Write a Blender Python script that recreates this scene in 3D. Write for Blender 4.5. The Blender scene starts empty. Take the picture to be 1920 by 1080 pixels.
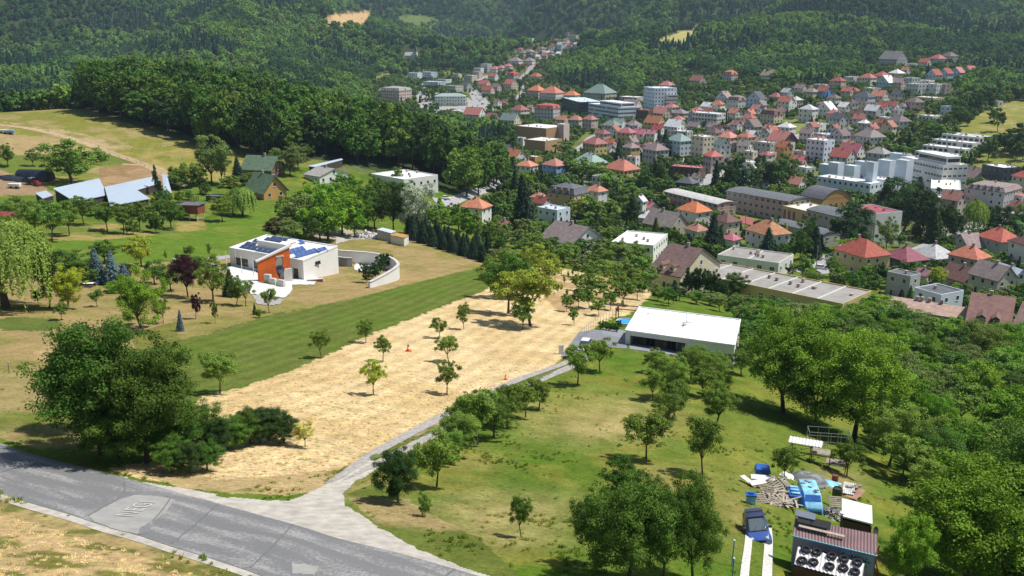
import bpy, bmesh, math, random
import numpy as np
from mathutils import Vector, Matrix
R = math.radians
random.seed(7); rng = np.random.default_rng(7)
SC = bpy.context.scene; COL = SC.collection
# ---------------------------------------------------------------- camera, sky, sun, exposure
CZ = 90.0; PITCH = R(15.5); FPX = 1750.0
cd = bpy.data.cameras.new('camera'); cam = bpy.data.objects.new('camera', cd); COL.objects.link(cam)
cam.location = (0, 0, CZ); cam.rotation_euler = (math.pi/2-PITCH, 0, 0)
cd.sensor_width = 36; cd.lens = 36*FPX/1920; cd.clip_start = 1; cd.clip_end = 20000
SC.camera = cam
SUN_EL = R(61); SUN_AZ = R(9)        # to the right of the view, slightly beyond
sd = bpy.data.lights.new('sun', 'SUN'); sun = bpy.data.objects.new('sun', sd); COL.objects.link(sun)
sd.energy = 4.7; sd.angle = R(0.55); sd.color = (1, .965, .9)
sv = Vector((math.cos(SUN_EL)*math.cos(SUN_AZ), math.cos(SUN_EL)*math.sin(SUN_AZ), math.sin(SUN_EL)))
sun.rotation_euler = sv.to_track_quat('Z', 'Y').to_euler(); sun.location = (0, 0, 400)
W = bpy.data.worlds.new('World'); SC.world = W; W.use_nodes = True
wn = W.node_tree; bg = wn.nodes['Background']; sk = wn.nodes.new('ShaderNodeTexSky')
sk.sky_type = 'NISHITA'; sk.sun_disc = False; sk.sun_elevation = SUN_EL; sk.sun_rotation = math.pi/2-SUN_AZ
wn.links.new(sk.outputs[0], bg.inputs[0]); bg.inputs[1].default_value = .085
vs = SC.view_settings; vs.view_transform = 'Standard'; vs.look = 'None'; vs.gamma = 1; vs.exposure = 0.16
SC.render.resolution_x = 1024; SC.render.resolution_y = 576
cy = SC.cycles
cy.max_bounces = 4; cy.diffuse_bounces = 2; cy.glossy_bounces = 2; cy.transmission_bounces = 2
cy.volume_bounces = 0; cy.transparent_max_bounces = 4; cy.use_denoising = True; cy.caustics_reflective = False; cy.caustics_refractive = False

# ---------------------------------------------------------------- helpers
def hsh(i, j, s):
    n = np.sin(i*127.1+j*311.7+s*74.7)*43758.5453
    return n-np.floor(n)
def vnoise(x, y, s=0):
    xi = np.floor(x); yi = np.floor(y); fx = x-xi; fy = y-yi
    fx = fx*fx*(3-2*fx); fy = fy*fy*(3-2*fy)
    a = hsh(xi, yi, s); b = hsh(xi+1, yi, s); c = hsh(xi, yi+1, s); d = hsh(xi+1, yi+1, s)
    return (a*(1-fx)+b*fx)*(1-fy)+(c*(1-fx)+d*fx)*fy
def fbm(x, y, s=0, o=4):
    t = 0; a = .5; n = 0
    for k in range(o):
        t = t+a*vnoise(x*2**k, y*2**k, s+k*3); n += a; a *= .55
    return t/n
def inpoly(px, py, poly):
    ins = np.zeros(np.shape(px), bool); n = len(poly)
    for i in range(n):
        x1, y1 = poly[i]; x2, y2 = poly[(i+1) % n]
        if y1 == y2: continue
        ins ^= ((y1 > py) != (y2 > py)) & (px < (x2-x1)*(py-y1)/(y2-y1)+x1)
    return ins
class MB:
    """collects faces; build() links them as one mesh object"""
    def __init__(s): s.v = []; s.f = []; s.m = []
    def poly(s, pts, m=0):
        i = len(s.v); s.v += [tuple(p) for p in pts]; s.f.append(tuple(range(i, i+len(pts)))); s.m.append(m)
    def box(s, x0, x1, y0, y1, z0, z1, m=0, top=None, skip=()):
        i = len(s.v); s.v += [(x, y, z) for z in (z0, z1) for y in (y0, y1) for x in (x0, x1)]
        F = [((0, 2, 3, 1), m), ((4, 5, 7, 6), m if top is None else top), ((0, 1, 5, 4), m), ((1, 3, 7, 5), m), ((3, 2, 6, 7), m), ((2, 0, 4, 6), m)]
        for f, mm in F: s.f.append(tuple(i+k for k in f)); s.m.append(mm)
    def prism(s, pts, z0, z1, m=0, top=None):
        n = len(pts)
        a = sum(pts[k][0]*pts[(k+1) % n][1]-pts[(k+1) % n][0]*pts[k][1] for k in range(n))
        if a < 0: pts = pts[::-1]
        i = len(s.v); s.v += [(p[0], p[1], z0) for p in pts]+[(p[0], p[1], z1) for p in pts]
        for k in range(n): s.f.append((i+k, i+(k+1) % n, i+n+(k+1) % n, i+n+k)); s.m.append(m)
        s.f.append(tuple(i+n+k for k in range(n))); s.m.append(m if top is None else top)
        s.f.append(tuple(i+n-1-k for k in range(n))); s.m.append(m)
    def tube(s, p0, p1, r0, r1=None, n=6, m=0, cap=True):
        r1 = r0 if r1 is None else r1
        p0 = Vector(p0); p1 = Vector(p1); d = (p1-p0).normalized()
        a = d.orthogonal().normalized(); b = d.cross(a); i = len(s.v)
        for p, r in ((p0, r0), (p1, r1)):
            for k in range(n):
                t = 2*math.pi*k/n; s.v.append(tuple(p+a*(r*math.cos(t))+b*(r*math.sin(t))))
        for k in range(n): s.f.append((i+k, i+(k+1) % n, i+n+(k+1) % n, i+n+k)); s.m.append(m)
        if cap:
            s.f.append(tuple(i+n-1-k for k in range(n))); s.m.append(m); s.f.append(tuple(i+n+k for k in range(n))); s.m.append(m)
    def obox(s, c, ux, uy, uz, m=0):
        """box by centre and three half-axis vectors"""
        c = Vector(c); ux = Vector(ux); uy = Vector(uy); uz = Vector(uz); i = len(s.v)
        for a in (-1, 1):
            for b in (-1, 1):
                for d in (-1, 1): s.v.append(tuple(c+uz*a+uy*b+ux*d))
        for f in ((0, 2, 3, 1), (4, 5, 7, 6), (0, 1, 5, 4), (1, 3, 7, 5), (3, 2, 6, 7), (2, 0, 4, 6)): s.f.append(tuple(i+k for k in f)); s.m.append(m)
    def lathe(s, prof, c=(0, 0, 0), n=16, m=0):
        i = len(s.v)
        for r, z in prof:
            for k in range(n):
                t = 2*math.pi*k/n; s.v.append((c[0]+r*math.cos(t), c[1]+r*math.sin(t), c[2]+z))
        for j in range(len(prof)-1):
            for k in range(n): s.f.append((i+j*n+k, i+j*n+(k+1) % n, i+(j+1)*n+(k+1) % n, i+(j+1)*n+k)); s.m.append(m)
    def mesh(s, name, mats, smooth=False):
        me = bpy.data.meshes.new(name); me.from_pydata(s.v, [], s.f)
        for m in (mats if isinstance(mats, (list, tuple)) else [mats]): me.materials.append(m)
        me.polygons.foreach_set('material_index', s.m)
        if smooth: me.polygons.foreach_set('use_smooth', [True]*len(s.f))
        me.update(); return me
    def build(s, name, mats, parent=None, loc=None, rz=None, smooth=False):
        return link(name, s.mesh(name, mats, smooth), parent, loc, rz)
def link(name, data, parent=None, loc=None, rz=None):
    o = bpy.data.objects.new(name, data); COL.objects.link(o)
    if parent is not None: o.parent = parent
    if loc is not None: o.location = loc
    if rz is not None: o.rotation_euler = (0, 0, rz)
    return o
def tag(o, label=None, cat=None, group=None, kind=None):
    if label: o['label'] = label
    if cat: o['category'] = cat
    if group: o['group'] = group
    if kind: o['kind'] = kind
    return o
def thing(name, label, cat, loc=(0, 0, 0), rz=0, group=None):
    return tag(link(name, None, None, loc, rz), label, cat, group)
def npmesh(name, V, F, mat=None, mats=None, midx=None, smooth=False):
    me = bpy.data.meshes.new(name); V = np.asarray(V, np.float32); F = np.asarray(F, np.int32); k = F.shape[1]
    me.vertices.add(len(V)); me.vertices.foreach_set('co', V.ravel())
    me.loops.add(F.size); me.loops.foreach_set('vertex_index', F.ravel())
    me.polygons.add(len(F)); me.polygons.foreach_set('loop_start', np.arange(0, F.size, k, dtype=np.int32))
    me.polygons.foreach_set('loop_total', np.full(len(F), k, np.int32))
    if smooth: me.polygons.foreach_set('use_smooth', np.ones(len(F), bool))
    for m in (mats or [mat]):
        if m: me.materials.append(m)
    if midx is not None: me.polygons.foreach_set('material_index', np.asarray(midx, np.int32))
    me.update(calc_edges=True); return me

# ---------------------------------------------------------------- materials
MATS = {}
def nt(name):
    m = bpy.data.materials.new(name); m.use_nodes = True
    t = m.node_tree; return m, t, t.nodes['Principled BSDF'], t.nodes.new, t.links.new
def mat(key, col, rough=.85, var=.18, scale=.6, bump=0, bscale=8, metal=0, spec=.3, streak=None, objvar=0):
    """plain surface with procedural mottling; streak=(sx,sy,sz) stretches the noise"""
    if key in MATS: return MATS[key]
    m, t, P, N, L = nt(key); MATS[key] = m
    tc = N('ShaderNodeTexCoord'); mp = N('ShaderNodeMapping'); L(tc.outputs['Object'], mp.inputs[0])
    if streak: mp.inputs['Scale'].default_value = streak
    n1 = N('ShaderNodeTexNoise'); n1.inputs['Scale'].default_value = scale; n1.inputs['Detail'].default_value = 5; L(mp.outputs[0], n1.inputs[0])
    mr = N('ShaderNodeMapRange'); mr.inputs[1].default_value = .3; mr.inputs[2].default_value = .7
    mr.inputs[3].default_value = 1-var; mr.inputs[4].default_value = 1+var; L(n1.outputs[0], mr.inputs[0])
    vm = N('ShaderNodeVectorMath'); vm.operation = 'SCALE'; vm.inputs[0].default_value = col[:3]; L(mr.outputs[0], vm.inputs[3])
    out = vm.outputs[0]
    if objvar:
        oi = N('ShaderNodeObjectInfo'); m2 = N('ShaderNodeMapRange'); m2.inputs[3].default_value = 1-objvar; m2.inputs[4].default_value = 1+objvar
        L(oi.outputs['Random'], m2.inputs[0]); v2 = N('ShaderNodeVectorMath'); v2.operation = 'SCALE'; L(out, v2.inputs[0]); L(m2.outputs[0], v2.inputs[3]); out = v2.outputs[0]
    L(out, P.inputs['Base Color']); P.inputs['Roughness'].default_value = rough; P.inputs['Metallic'].default_value = metal
    P.inputs['Specular IOR Level'].default_value = spec
    if bump:
        n2 = N('ShaderNodeTexNoise'); n2.inputs['Scale'].default_value = bscale; n2.inputs['Detail'].default_value = 4; L(mp.outputs[0], n2.inputs[0])
        b = N('ShaderNodeBump'); b.inputs['Strength'].default_value = bump; b.inputs['Distance'].default_value = .1; L(n2.outputs[0], b.inputs['Height']); L(b.outputs[0], P.inputs['Normal'])
    return m
def leafmat(key, col, hv=.03, vv=.36, trans=.25):
    if key in MATS: return MATS[key]
    m, t, P, N, L = nt(key); MATS[key] = m
    oi = N('ShaderNodeObjectInfo'); ge = N('ShaderNodeNewGeometry'); at = N('ShaderNodeAttribute'); at.attribute_name = 'lv'
    def rmap(src, a, b):
        r = N('ShaderNodeMapRange'); r.inputs[3].default_value = a; r.inputs[4].default_value = b; L(src, r.inputs[0]); return r.outputs[0]
    hs = N('ShaderNodeHueSaturation'); hs.inputs['Color'].default_value = (*col, 1)
    L(rmap(oi.outputs['Random'], .5-hv*.5, .5+hv*.5), hs.inputs['Hue'])
    mu = N('ShaderNodeMath'); mu.operation = 'MULTIPLY'; L(rmap(at.outputs['Fac'], 1-vv, 1+vv), mu.inputs[0])
    m7 = N('ShaderNodeMath'); m7.operation = 'MULTIPLY'; m7.inputs[1].default_value = 7.13; L(oi.outputs['Random'], m7.inputs[0])
    fr = N('ShaderNodeMath'); fr.operation = 'FRACT'; L(m7.outputs[0], fr.inputs[0])
    L(rmap(fr.outputs[0], .95, 1.5), mu.inputs[1]); L(mu.outputs[0], hs.inputs['Value'])
    L(hs.outputs[0], P.inputs['Base Color']); P.inputs['Roughness'].default_value = .6; P.inputs['Specular IOR Level'].default_value = .12
    tr = N('ShaderNodeBsdfTranslucent'); mx = N('ShaderNodeMixShader'); mx.inputs[0].default_value = trans
    tm = N('ShaderNodeMixRGB'); tm.blend_type = 'MULTIPLY'; tm.inputs[0].default_value = 1; tm.inputs[2].default_value = (1.25, 1.25, .6, 1); L(hs.outputs[0], tm.inputs[1]); L(tm.outputs[0], tr.inputs[0])
    o = t.nodes['Material Output']; L(P.outputs[0], mx.inputs[1]); L(tr.outputs[0], mx.inputs[2]); L(mx.outputs[0], o.inputs[0])
    return m

# ---------------------------------------------------------------- terrain height field (polar grid round the camera)
def azpx(p): return math.degrees(math.atan((p-960)/(FPX*.985)))
RR = [14, 30, 45, 60, 90, 140, 200, 260, 330, 380, 450, 520, 600, 700, 800, 950, 1100, 1300, 1500, 1800, 2200, 2600, 3500, 5200]
TAB = {  # height below (-) or above the camera, per column of the view
 -500: [-19,-22,-24,-26.5,-31,-38,-43,-45,-45,-43,-37,-37,-45,-62,-70,-72,-60,-40,-12,28,70,110,190,330],
 0:    [-19,-22.5,-25,-28,-33,-41,-46,-48.3,-48.5,-46,-38,-38,-50,-68,-76,-78,-66,-44,-15,28,75,115,200,330],
 150:  [-19,-22.8,-25.4,-28.8,-34,-42,-47.5,-50,-50,-48,-41,-36,-50,-70,-80,-80,-68,-45,-17,26,72,112,200,330],
 300:  [-19,-23,-25.8,-29.6,-35,-43,-49,-52.5,-53,-50.5,-43,-33,-40,-70,-82,-82,-70,-47,-20,24,70,110,200,330],
 450:  [-19,-23,-26,-30.3,-36,-44,-51,-55,-56.5,-54,-46,-38,-47,-72,-84,-84,-74,-52,-26,18,62,106,200,330],
 600:  [-19.5,-23.2,-26.5,-31,-37,-45,-53,-58,-59,-56,-46,-50,-66,-82,-86,-86,-78,-58,-34,8,56,100,190,330],
 850:  [-20,-23.5,-27.3,-32.3,-38.5,-47,-54.5,-62,-68,-66,-62,-74,-82,-86,-87,-86,-83,-72,-56,-22,28,76,180,330],
 960:  [-20,-23.6,-27.6,-32.8,-39,-47.5,-56,-65.5,-74,-77.5,-80.5,-83,-85,-86,-86,-85,-83,-79,-70,-46,-6,45,150,320],
 1100: [-20,-23.8,-27.9,-33,-39.5,-48,-57.5,-67.5,-76,-79,-82,-84,-85,-85,-85,-82,-78,-66,-47,-12,36,84,180,330],
 1300: [-20.4,-24,-28.2,-33.2,-40,-49,-59,-70,-77,-80,-82.5,-83,-83,-81,-80,-72,-58,-30,-4,46,90,125,210,330],
 1450: [-21,-25,-29,-33.6,-41,-51,-62,-73,-78.5,-81,-83,-83,-81,-75,-68,-58,-42,-14,12,56,98,130,215,330],
 1600: [-22,-26,-30,-35,-43,-53.5,-64,-74,-79,-82,-84,-83.5,-81,-72,-64,-55,-40,-10,18,60,100,135,220,330],
 1760: [-23,-27,-31,-36.5,-44.5,-55.5,-66,-75,-80,-82.5,-84,-82,-75,-66,-60,-54,-44,-14,12,50,95,130,215,330],
 1920: [-23.5,-28,-32,-37.5,-46,-57.5,-68,-75,-80,-82.5,-83.5,-80.5,-72,-64,-60,-57,-54,-30,0,45,92,130,215,330],
 2400: [-25,-30,-34,-41,-51,-64,-73,-77,-80,-81,-78,-70,-62,-55,-50,-46,-40,-15,15,60,105,140,220,330],
}
NA = 1250; AZ0, AZ1 = R(-50), R(50)
rows = np.concatenate([np.geomspace(14, 40, 31)[:-1], np.geomspace(40, 350, 651)[:-1], np.geomspace(350, 1300, 271)[:-1], np.geomspace(1300, 5200, 130)])
NR = len(rows); lrows = np.log(rows); azs = np.linspace(AZ0, AZ1, NA)
def build_table():
    k = sorted(TAB); ka = np.array([R(azpx(p)) for p in k]); lr = np.log(RR)
    fr = np.linspace(lr[0], lr[-1], 400)
    T = np.array([np.interp(fr, lr, TAB[p]) for p in k])          # col x r
    T = np.array([np.interp(azs, ka, T[:, j]) for j in range(400)]).T
    def sm(T, n, ax):
        w = np.hanning(n+2)[1:-1]; w /= w.sum()
        pad = [(0, 0), (0, 0)]; pad[ax] = (n//2, n//2)
        return np.apply_along_axis(lambda v: np.convolve(v, w, 'valid'), ax, np.pad(T, pad, mode='edge'))
    T = sm(T, 13, 1); T = sm(T, 121, 0)
    return np.array([np.interp(lrows, fr, T[i]) for i in range(NA)])   # NA x NR
ZT = build_table()
AZg, Rg = np.meshgrid(azs, rows, indexing='ij')
Xg = Rg*np.sin(AZg); Yg = Rg*np.cos(AZg)
amp = np.clip((Rg-1050)/900, 0, 1)
ZT = ZT+amp*(230*(1-2*np.abs(fbm(Xg/520+3.3, Yg/620+.7, 5, 2)-.5)-.8)+60*(fbm(Xg/230, Yg/230, 6, 3)-.5))+.5*(fbm(Xg/30, Yg/30, 9, 2)-.5)*np.clip((Rg-40)/60, 0, 1)+CZ
def TZ(x, y):
    r = math.hypot(x, y); a = math.atan2(x, y)
    fi = min(max((a-AZ0)/(AZ1-AZ0)*(NA-1), 0), NA-1.001); fj = float(np.interp(math.log(max(r, 14.01)), lrows, np.arange(NR)))
    fj = min(fj, NR-1.001); i = int(fi); j = int(fj); u = fi-i; v = fj-j
    return float((ZT[i, j]*(1-v)+ZT[i, j+1]*v)*(1-u)+(ZT[i+1, j]*(1-v)+ZT[i+1, j+1]*v)*u)
def TZv(x, y):
    r = np.hypot(x, y); a = np.arctan2(x, y)
    fi = np.clip((a-AZ0)/(AZ1-AZ0)*(NA-1), 0, NA-1.001); fj = np.clip(np.interp(np.log(np.maximum(r, 14.01)), lrows, np.arange(NR)), 0, NR-1.001)
    i = fi.astype(int); j = fj.astype(int); u = fi-i; v = fj-j
    return (ZT[i, j]*(1-v)+ZT[i, j+1]*v)*(1-u)+(ZT[i+1, j]*(1-v)+ZT[i+1, j+1]*v)*u
SP, CP = math.sin(PITCH), math.cos(PITCH)
def ray(px, py):
    u = (px-960)/FPX; v = (540-py)/FPX
    return np.array([u, CP+v*SP, -SP+v*CP])
_ts = np.geomspace(14, 5600, 700)
def G(px, py, h=0.):
    """ground point seen at a photo pixel (h: that much above the ground)"""
    d = ray(px, py); hd = math.hypot(d[0], d[1]); t = (_ts if h < 8 else _ts[_ts > 150])/hd
    z = CZ+t*d[2]; g = TZv(t*d[0], t*d[1])+h
    b = np.nonzero(z < g)[0]
    if len(b) == 0: t1 = t[-1]; return Vector((t1*d[0], t1*d[1], TZ(t1*d[0], t1*d[1])+h))
    k = max(b[0], 1); a0, a1 = t[k-1], t[k]
    for _ in range(25):
        m = (a0+a1)/2
        if CZ+m*d[2] < TZ(m*d[0], m*d[1])+h: a1 = m
        else: a0 = m
    return Vector((a1*d[0], a1*d[1], CZ+a1*d[2]))
def Pz(px, py, z):
    d = ray(px, py); t = (z-CZ)/d[2]; return Vector((t*d[0], t*d[1], z))
def proj(x, y, z):
    z = z-CZ; f = y*CP-z*SP; u = y*SP+z*CP
    return 960+FPX*x/f, 540-FPX*u/f
PXg, PYg = proj(Xg, Yg, ZT)
def mpp(p): return Vector((p[0], p[1], p[2]-CZ)).length/FPX
# ---------------------------------------------------------------- ground sheet
lerp = lambda a, b, t: a*(1-t[..., None])+b*t[..., None]
def sstep(x, a, b): t = np.clip((x-a)/(b-a), 0, 1); return t*t*(3-2*t)
C_ = lambda *c: np.array(c, float)
STRAW = C_(.63, .475, .255); DRY = C_(.315, .232, .1); GREENS = C_(.105, .15, .024); MEAD = C_(.115, .175, .022); ORCH = C_(.112, .165, .022)
TOWN = C_(.11, .135, .045); FOREST = C_(.045, .065, .022); YEL = C_(.24, .23, .065); TILL = C_(.30, .20, .105)
n1 = fbm(Xg/9, Yg/9, 1, 4); n2 = fbm(Xg/2.2, Yg/2.2, 2, 3); n3 = fbm(Xg/40, Yg/40, 3, 3); n4 = fbm(Xg/.7, Yg/.7, 12, 2)
jx = PXg+(fbm(Xg/1.2, Yg/1.2, 21, 3)-.5)*14; jy = PYg+(fbm(Xg/1.2, Yg/1.2, 22, 3)-.5)*9
jn = np.where(PYg > 560, 1, .35); jx = PXg+(jx-PXg)*jn; jy = PYg+(jy-PYg)*jn
GC = np.empty(Xg.shape+(3,)); GC[:] = ORCH
ROUGHA = np.zeros(Xg.shape)       # how straw-like the surface is
GC = lerp(GC, C_(.17, .185, .03), sstep(n1, .5, .68)); GC = lerp(GC, C_(.07, .14, .012), sstep(fbm(Xg/6+9, Yg/6, 8, 3), .55, .68)*.8)
for (x, y, w, h, c, k) in [(1130, 790, 130, 38, (.34, .28, .11), 1.0), (1250, 900, 90, 30, (.3, .24, .09), .6), (930, 960, 150, 40, (.33, .27, .11), .7), (870, 1010, 160, 25, (.36, .28, .12), .6), (1060, 760, 90, 30, (.25, .23, .06), .6), (880, 870, 60, 25, (.3, .25, .08), .6), (1380, 960, 60, 60, (.28, .22, .08), .5), (1560, 900, 60, 25, (.3, .24, .1), .7), (1380, 850, 80, 60, (.2, .2, .04), .6), (690, 925, 40, 25, (.34, .27, .12), .8), (1700, 750, 60, 30, (.26, .25, .06), .7)]:
    q = np.exp(-((PXg-x)/w)**2-((PYg-y)/h)**2)*1.6*(.35+1.3*n2); GC = lerp(GC, C_(*c), np.clip(q*k*.7, 0, 1))
def zone(poly, col, col2=None, s=.5, nn=None, straw=0., w=.09):
    m = inpoly(jx, jy, poly); global GC
    c = np.empty(GC.shape); c[:] = col
    if col2 is not None: c = lerp(c, C_(*col2), sstep(n1 if nn is None else nn, s-w, s+w))
    GC[m] = c[m]; ROUGHA[m] = straw
    return m
far = Rg > 390
GC[far] = TOWN
mx = lerp(np.broadcast_to(TOWN, GC.shape), C_(.17, .19, .045), sstep(fbm(Xg/18, Yg/18, 31, 3), .45, .6)); GC[far] = mx[far]
# forest floor
FORP = [[(-700, -400), (2700, -400), (2700, 240), (1900, 190), (1790, 190), (1850, 100), (1700, 108), (1640, 118), (1560, 160), (1480, 158), (1400, 150), (1290, 130), (1210, 152), (1180, 178), (1095, 172), (1040, 150), (1015, 128), (1085, 98), (1092, 66), (1040, 66), (960, 100), (935, 122), (880, 138), (790, 128), (700, 155), (690, 215), (760, 230), (860, 240), (930, 300), (935, 350), (880, 372), (800, 345), (640, 305), (520, 292), (400, 268), (300, 238), (170, 205), (-10, 199), (-700, 199)]]
m = inpoly(PXg, PYg, FORP[0]) & (Rg > 300); GC[m] = FOREST
FORM = m
# upper meadow on the left
zone([(-600, 199), (0, 199), (165, 205), (240, 232), (330, 262), (400, 285), (480, 297), (470, 345), (330, 335), (100, 350), (-600, 370)], (.20, .20, .04), (.30, .24, .1), .56)
zone([(-600, 250), (0, 250), (80, 256), (190, 285), (140, 300), (-600, 300)], (.34, .255, .12))
zone([(0, 228), (90, 245), (200, 282), (250, 275), (150, 250), (60, 232)], (.38, .29, .15), (.22, .2, .06), .52)
zone([(-600, 292), (0, 292), (190, 284), (275, 300), (180, 312), (150, 330), (-600, 330)], (.13, .17, .03))
zone([(185, 315), (285, 306), (315, 325), (350, 352), (190, 352)], (.33, .22, .12), (.26, .17, .08), .5)
zone([(210, 283), (330, 272), (440, 290), (480, 297), (470, 345), (330, 335)], (.29, .24, .075), (.2, .2, .04), .5)
zone([(-600, 318), (0, 318), (60, 340), (110, 365), (-600, 372)], (.3, .21, .12))
# bright meadow behind the solar house
zone([(-300, 420), (60, 450), (150, 445), (330, 425), (420, 405), (540, 385), (640, 430), (560, 445), (430, 480), (320, 492), (180, 500), (-300, 520)], (.105, .175, .02), (.15, .19, .03), .58)
zone([(60, 452), (200, 450), (390, 430), (380, 405), (200, 415), (60, 430)], (.3, .24, .08), (.12, .16, .03), .5)
# the park lawn of the solar house
zone([(-500, 500), (180, 498), (330, 490), (430, 478), (620, 440), (700, 425), (790, 450), (912, 482), (905, 500), (820, 520), (640, 565), (500, 592), (390, 625), (255, 660), (60, 745), (0, 770), (-500, 900)], DRY, (.235, .205, .065), .52, straw=.35)
zone([(560, 425), (660, 428), (700, 440), (690, 450), (600, 452)], (.4, .34, .25), (.28, .24, .12), .5)
zone([(240, 630), (330, 600), (340, 640), (262, 660)], (.17, .17, .04))
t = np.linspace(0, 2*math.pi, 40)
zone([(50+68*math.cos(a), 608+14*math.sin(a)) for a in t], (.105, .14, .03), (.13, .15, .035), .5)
zone([(190, 590), (60, 660), (90, 690), (250, 640), (200, 600)], (.36, .26, .12), DRY, .5, straw=.4)
# green strip
zone([(255, 660), (390, 625), (500, 592), (640, 565), (820, 520), (905, 500), (920, 520), (908, 546), (800, 586), (700, 625), (620, 663), (560, 690), (470, 722), (370, 748), (300, 760), (180, 700)], GREENS, (.115, .145, .03), .56)
zone([(-500, 800), (0, 700), (150, 690), (300, 760), (250, 850), (60, 840), (0, 820), (-500, 780)], (.14, .16, .03), (.3, .24, .1), .5, straw=.3)
# straw field
zone([(355, 765), (380, 745), (470, 722), (560, 690), (620, 663), (700, 625), (800, 586), (908, 546), (960, 500), (1060, 505), (1230, 545), (1180, 590), (1125, 603), (1095, 640), (1045, 680), (940, 728), (850, 770), (740, 835), (690, 862), (660, 885), (600, 912), (540, 928), (430, 920), (260, 898), (200, 880), (370, 850), (330, 800)], STRAW, (.58, .42, .21), .6, straw=1)
q = ((n2 > .6) & (n1 > .56) & (ROUGHA == 1)); GC[q] = GC[q]*.8+C_(.24, .2, .07)*.2
zone([(270, 892), (420, 900), (640, 880), (690, 858), (760, 822), (850, 768), (880, 752), (870, 770), (740, 842), (660, 892), (600, 918), (540, 932), (430, 922), (350, 918)], (.42, .31, .15), (.13, .15, .03), .53, straw=.7)
# verge below the road
zone([(-900, 600), (-300, 800), (0, 935), (133, 975), (257, 1015), (467, 1085), (560, 1300), (-900, 1500)], (.47, .34, .165), (.17, .16, .04), .56, nn=fbm(Xg/3.2+Yg/5, Yg/1.4, 41, 4), straw=.9)
zone([(-300, 800), (0, 932), (133, 972), (257, 1012), (467, 1080), (467, 1096), (250, 1034), (120, 998), (0, 962), (-300, 850)], (.14, .15, .035), (.36, .27, .12), .52, nn=n2, straw=.6)
# orchard corner by the junction
zone([(648, 925), (720, 905), (800, 960), (900, 1010), (990, 1100), (900, 1100), (760, 1020), (700, 978)], (.32, .25, .11), (.12, .15, .03), .5, nn=n1, straw=.5)
# right hand meadow, far clearings
zone([(1790, 262), (1800, 235), (1850, 205), (1925, 182), (2300, 150), (2300, 330), (1920, 328), (1810, 322), (1840, 300), (1870, 262)], (.22, .225, .045), (.34, .27, .11), .6)
zone([(1810, 300), (1850, 285), (1930, 282), (2300, 290), (2300, 335), (1920, 330), (1805, 322)], (.19, .22, .04), (.27, .24, .08), .55)
zone([(604, 40), (625, 28), (690, 22), (712, 32), (690, 44), (640, 50), (606, 50)], (.5, .33, .16))
zone([(1228, 78), (1262, 64), (1285, 55), (1312, 55), (1290, 78), (1262, 84)], (.4, .36, .13))
zone([(700, 145), (730, 135), (740, 150), (720, 178), (700, 178)], (.2, .23, .05))
zone([(745, 30), (800, 26), (840, 44), (760, 60)], (.12, .16, .045))
zone([(700, 160), (735, 160), (745, 195), (700, 200)], (.2, .22, .06))
zone([(820, 198), (903, 198), (905, 213), (820, 213)], (.17, .21, .05))
zone([(1470, 225), (1520, 220), (1515, 240), (1485, 252), (1465, 240)], (.22, .25, .06))
zone([(1370, 388), (1480, 405), (1450, 430), (1350, 405)], (.2, .23, .04))
zone([(1020, 495), (1220, 540), (1180, 585), (1060, 590), (1020, 560)], STRAW*.85, (.4, .27, .13), .5, straw=1)
sa = G(300, 700); sb_ = G(820, 535); sd_ = np.array([sb_.x-sa.x, sb_.y-sa.y]); sd_ /= np.linalg.norm(sd_); ds = (Xg-sa.x)*sd_[1]-(Yg-sa.y)*sd_[0]
mow = np.sin(2*math.pi*(ds/2.6+.35*fbm(Xg/7, Yg/7, 88, 2))); mw = np.where(ROUGHA == 1, .09, np.where(inpoly(PXg, PYg, [(255, 660), (500, 592), (905, 500), (908, 546), (700, 625), (470, 722), (300, 760)]), .10, .03))*(Rg < 330)
GC = GC*(1+(mow*mw)[..., None])
cg = np.clip(GC*(0.86+.28*n2[..., None]), 0, 1)
V = np.stack([Xg, Yg, ZT], -1).reshape(-1, 3)
idx = np.arange(NA*NR).reshape(NA, NR)
F = np.stack([idx[:-1, :-1], idx[1:, :-1], idx[1:, 1:], idx[:-1, 1:]], -1).reshape(-1, 4)
def flipup(F): return F[:, ::-1]
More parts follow.
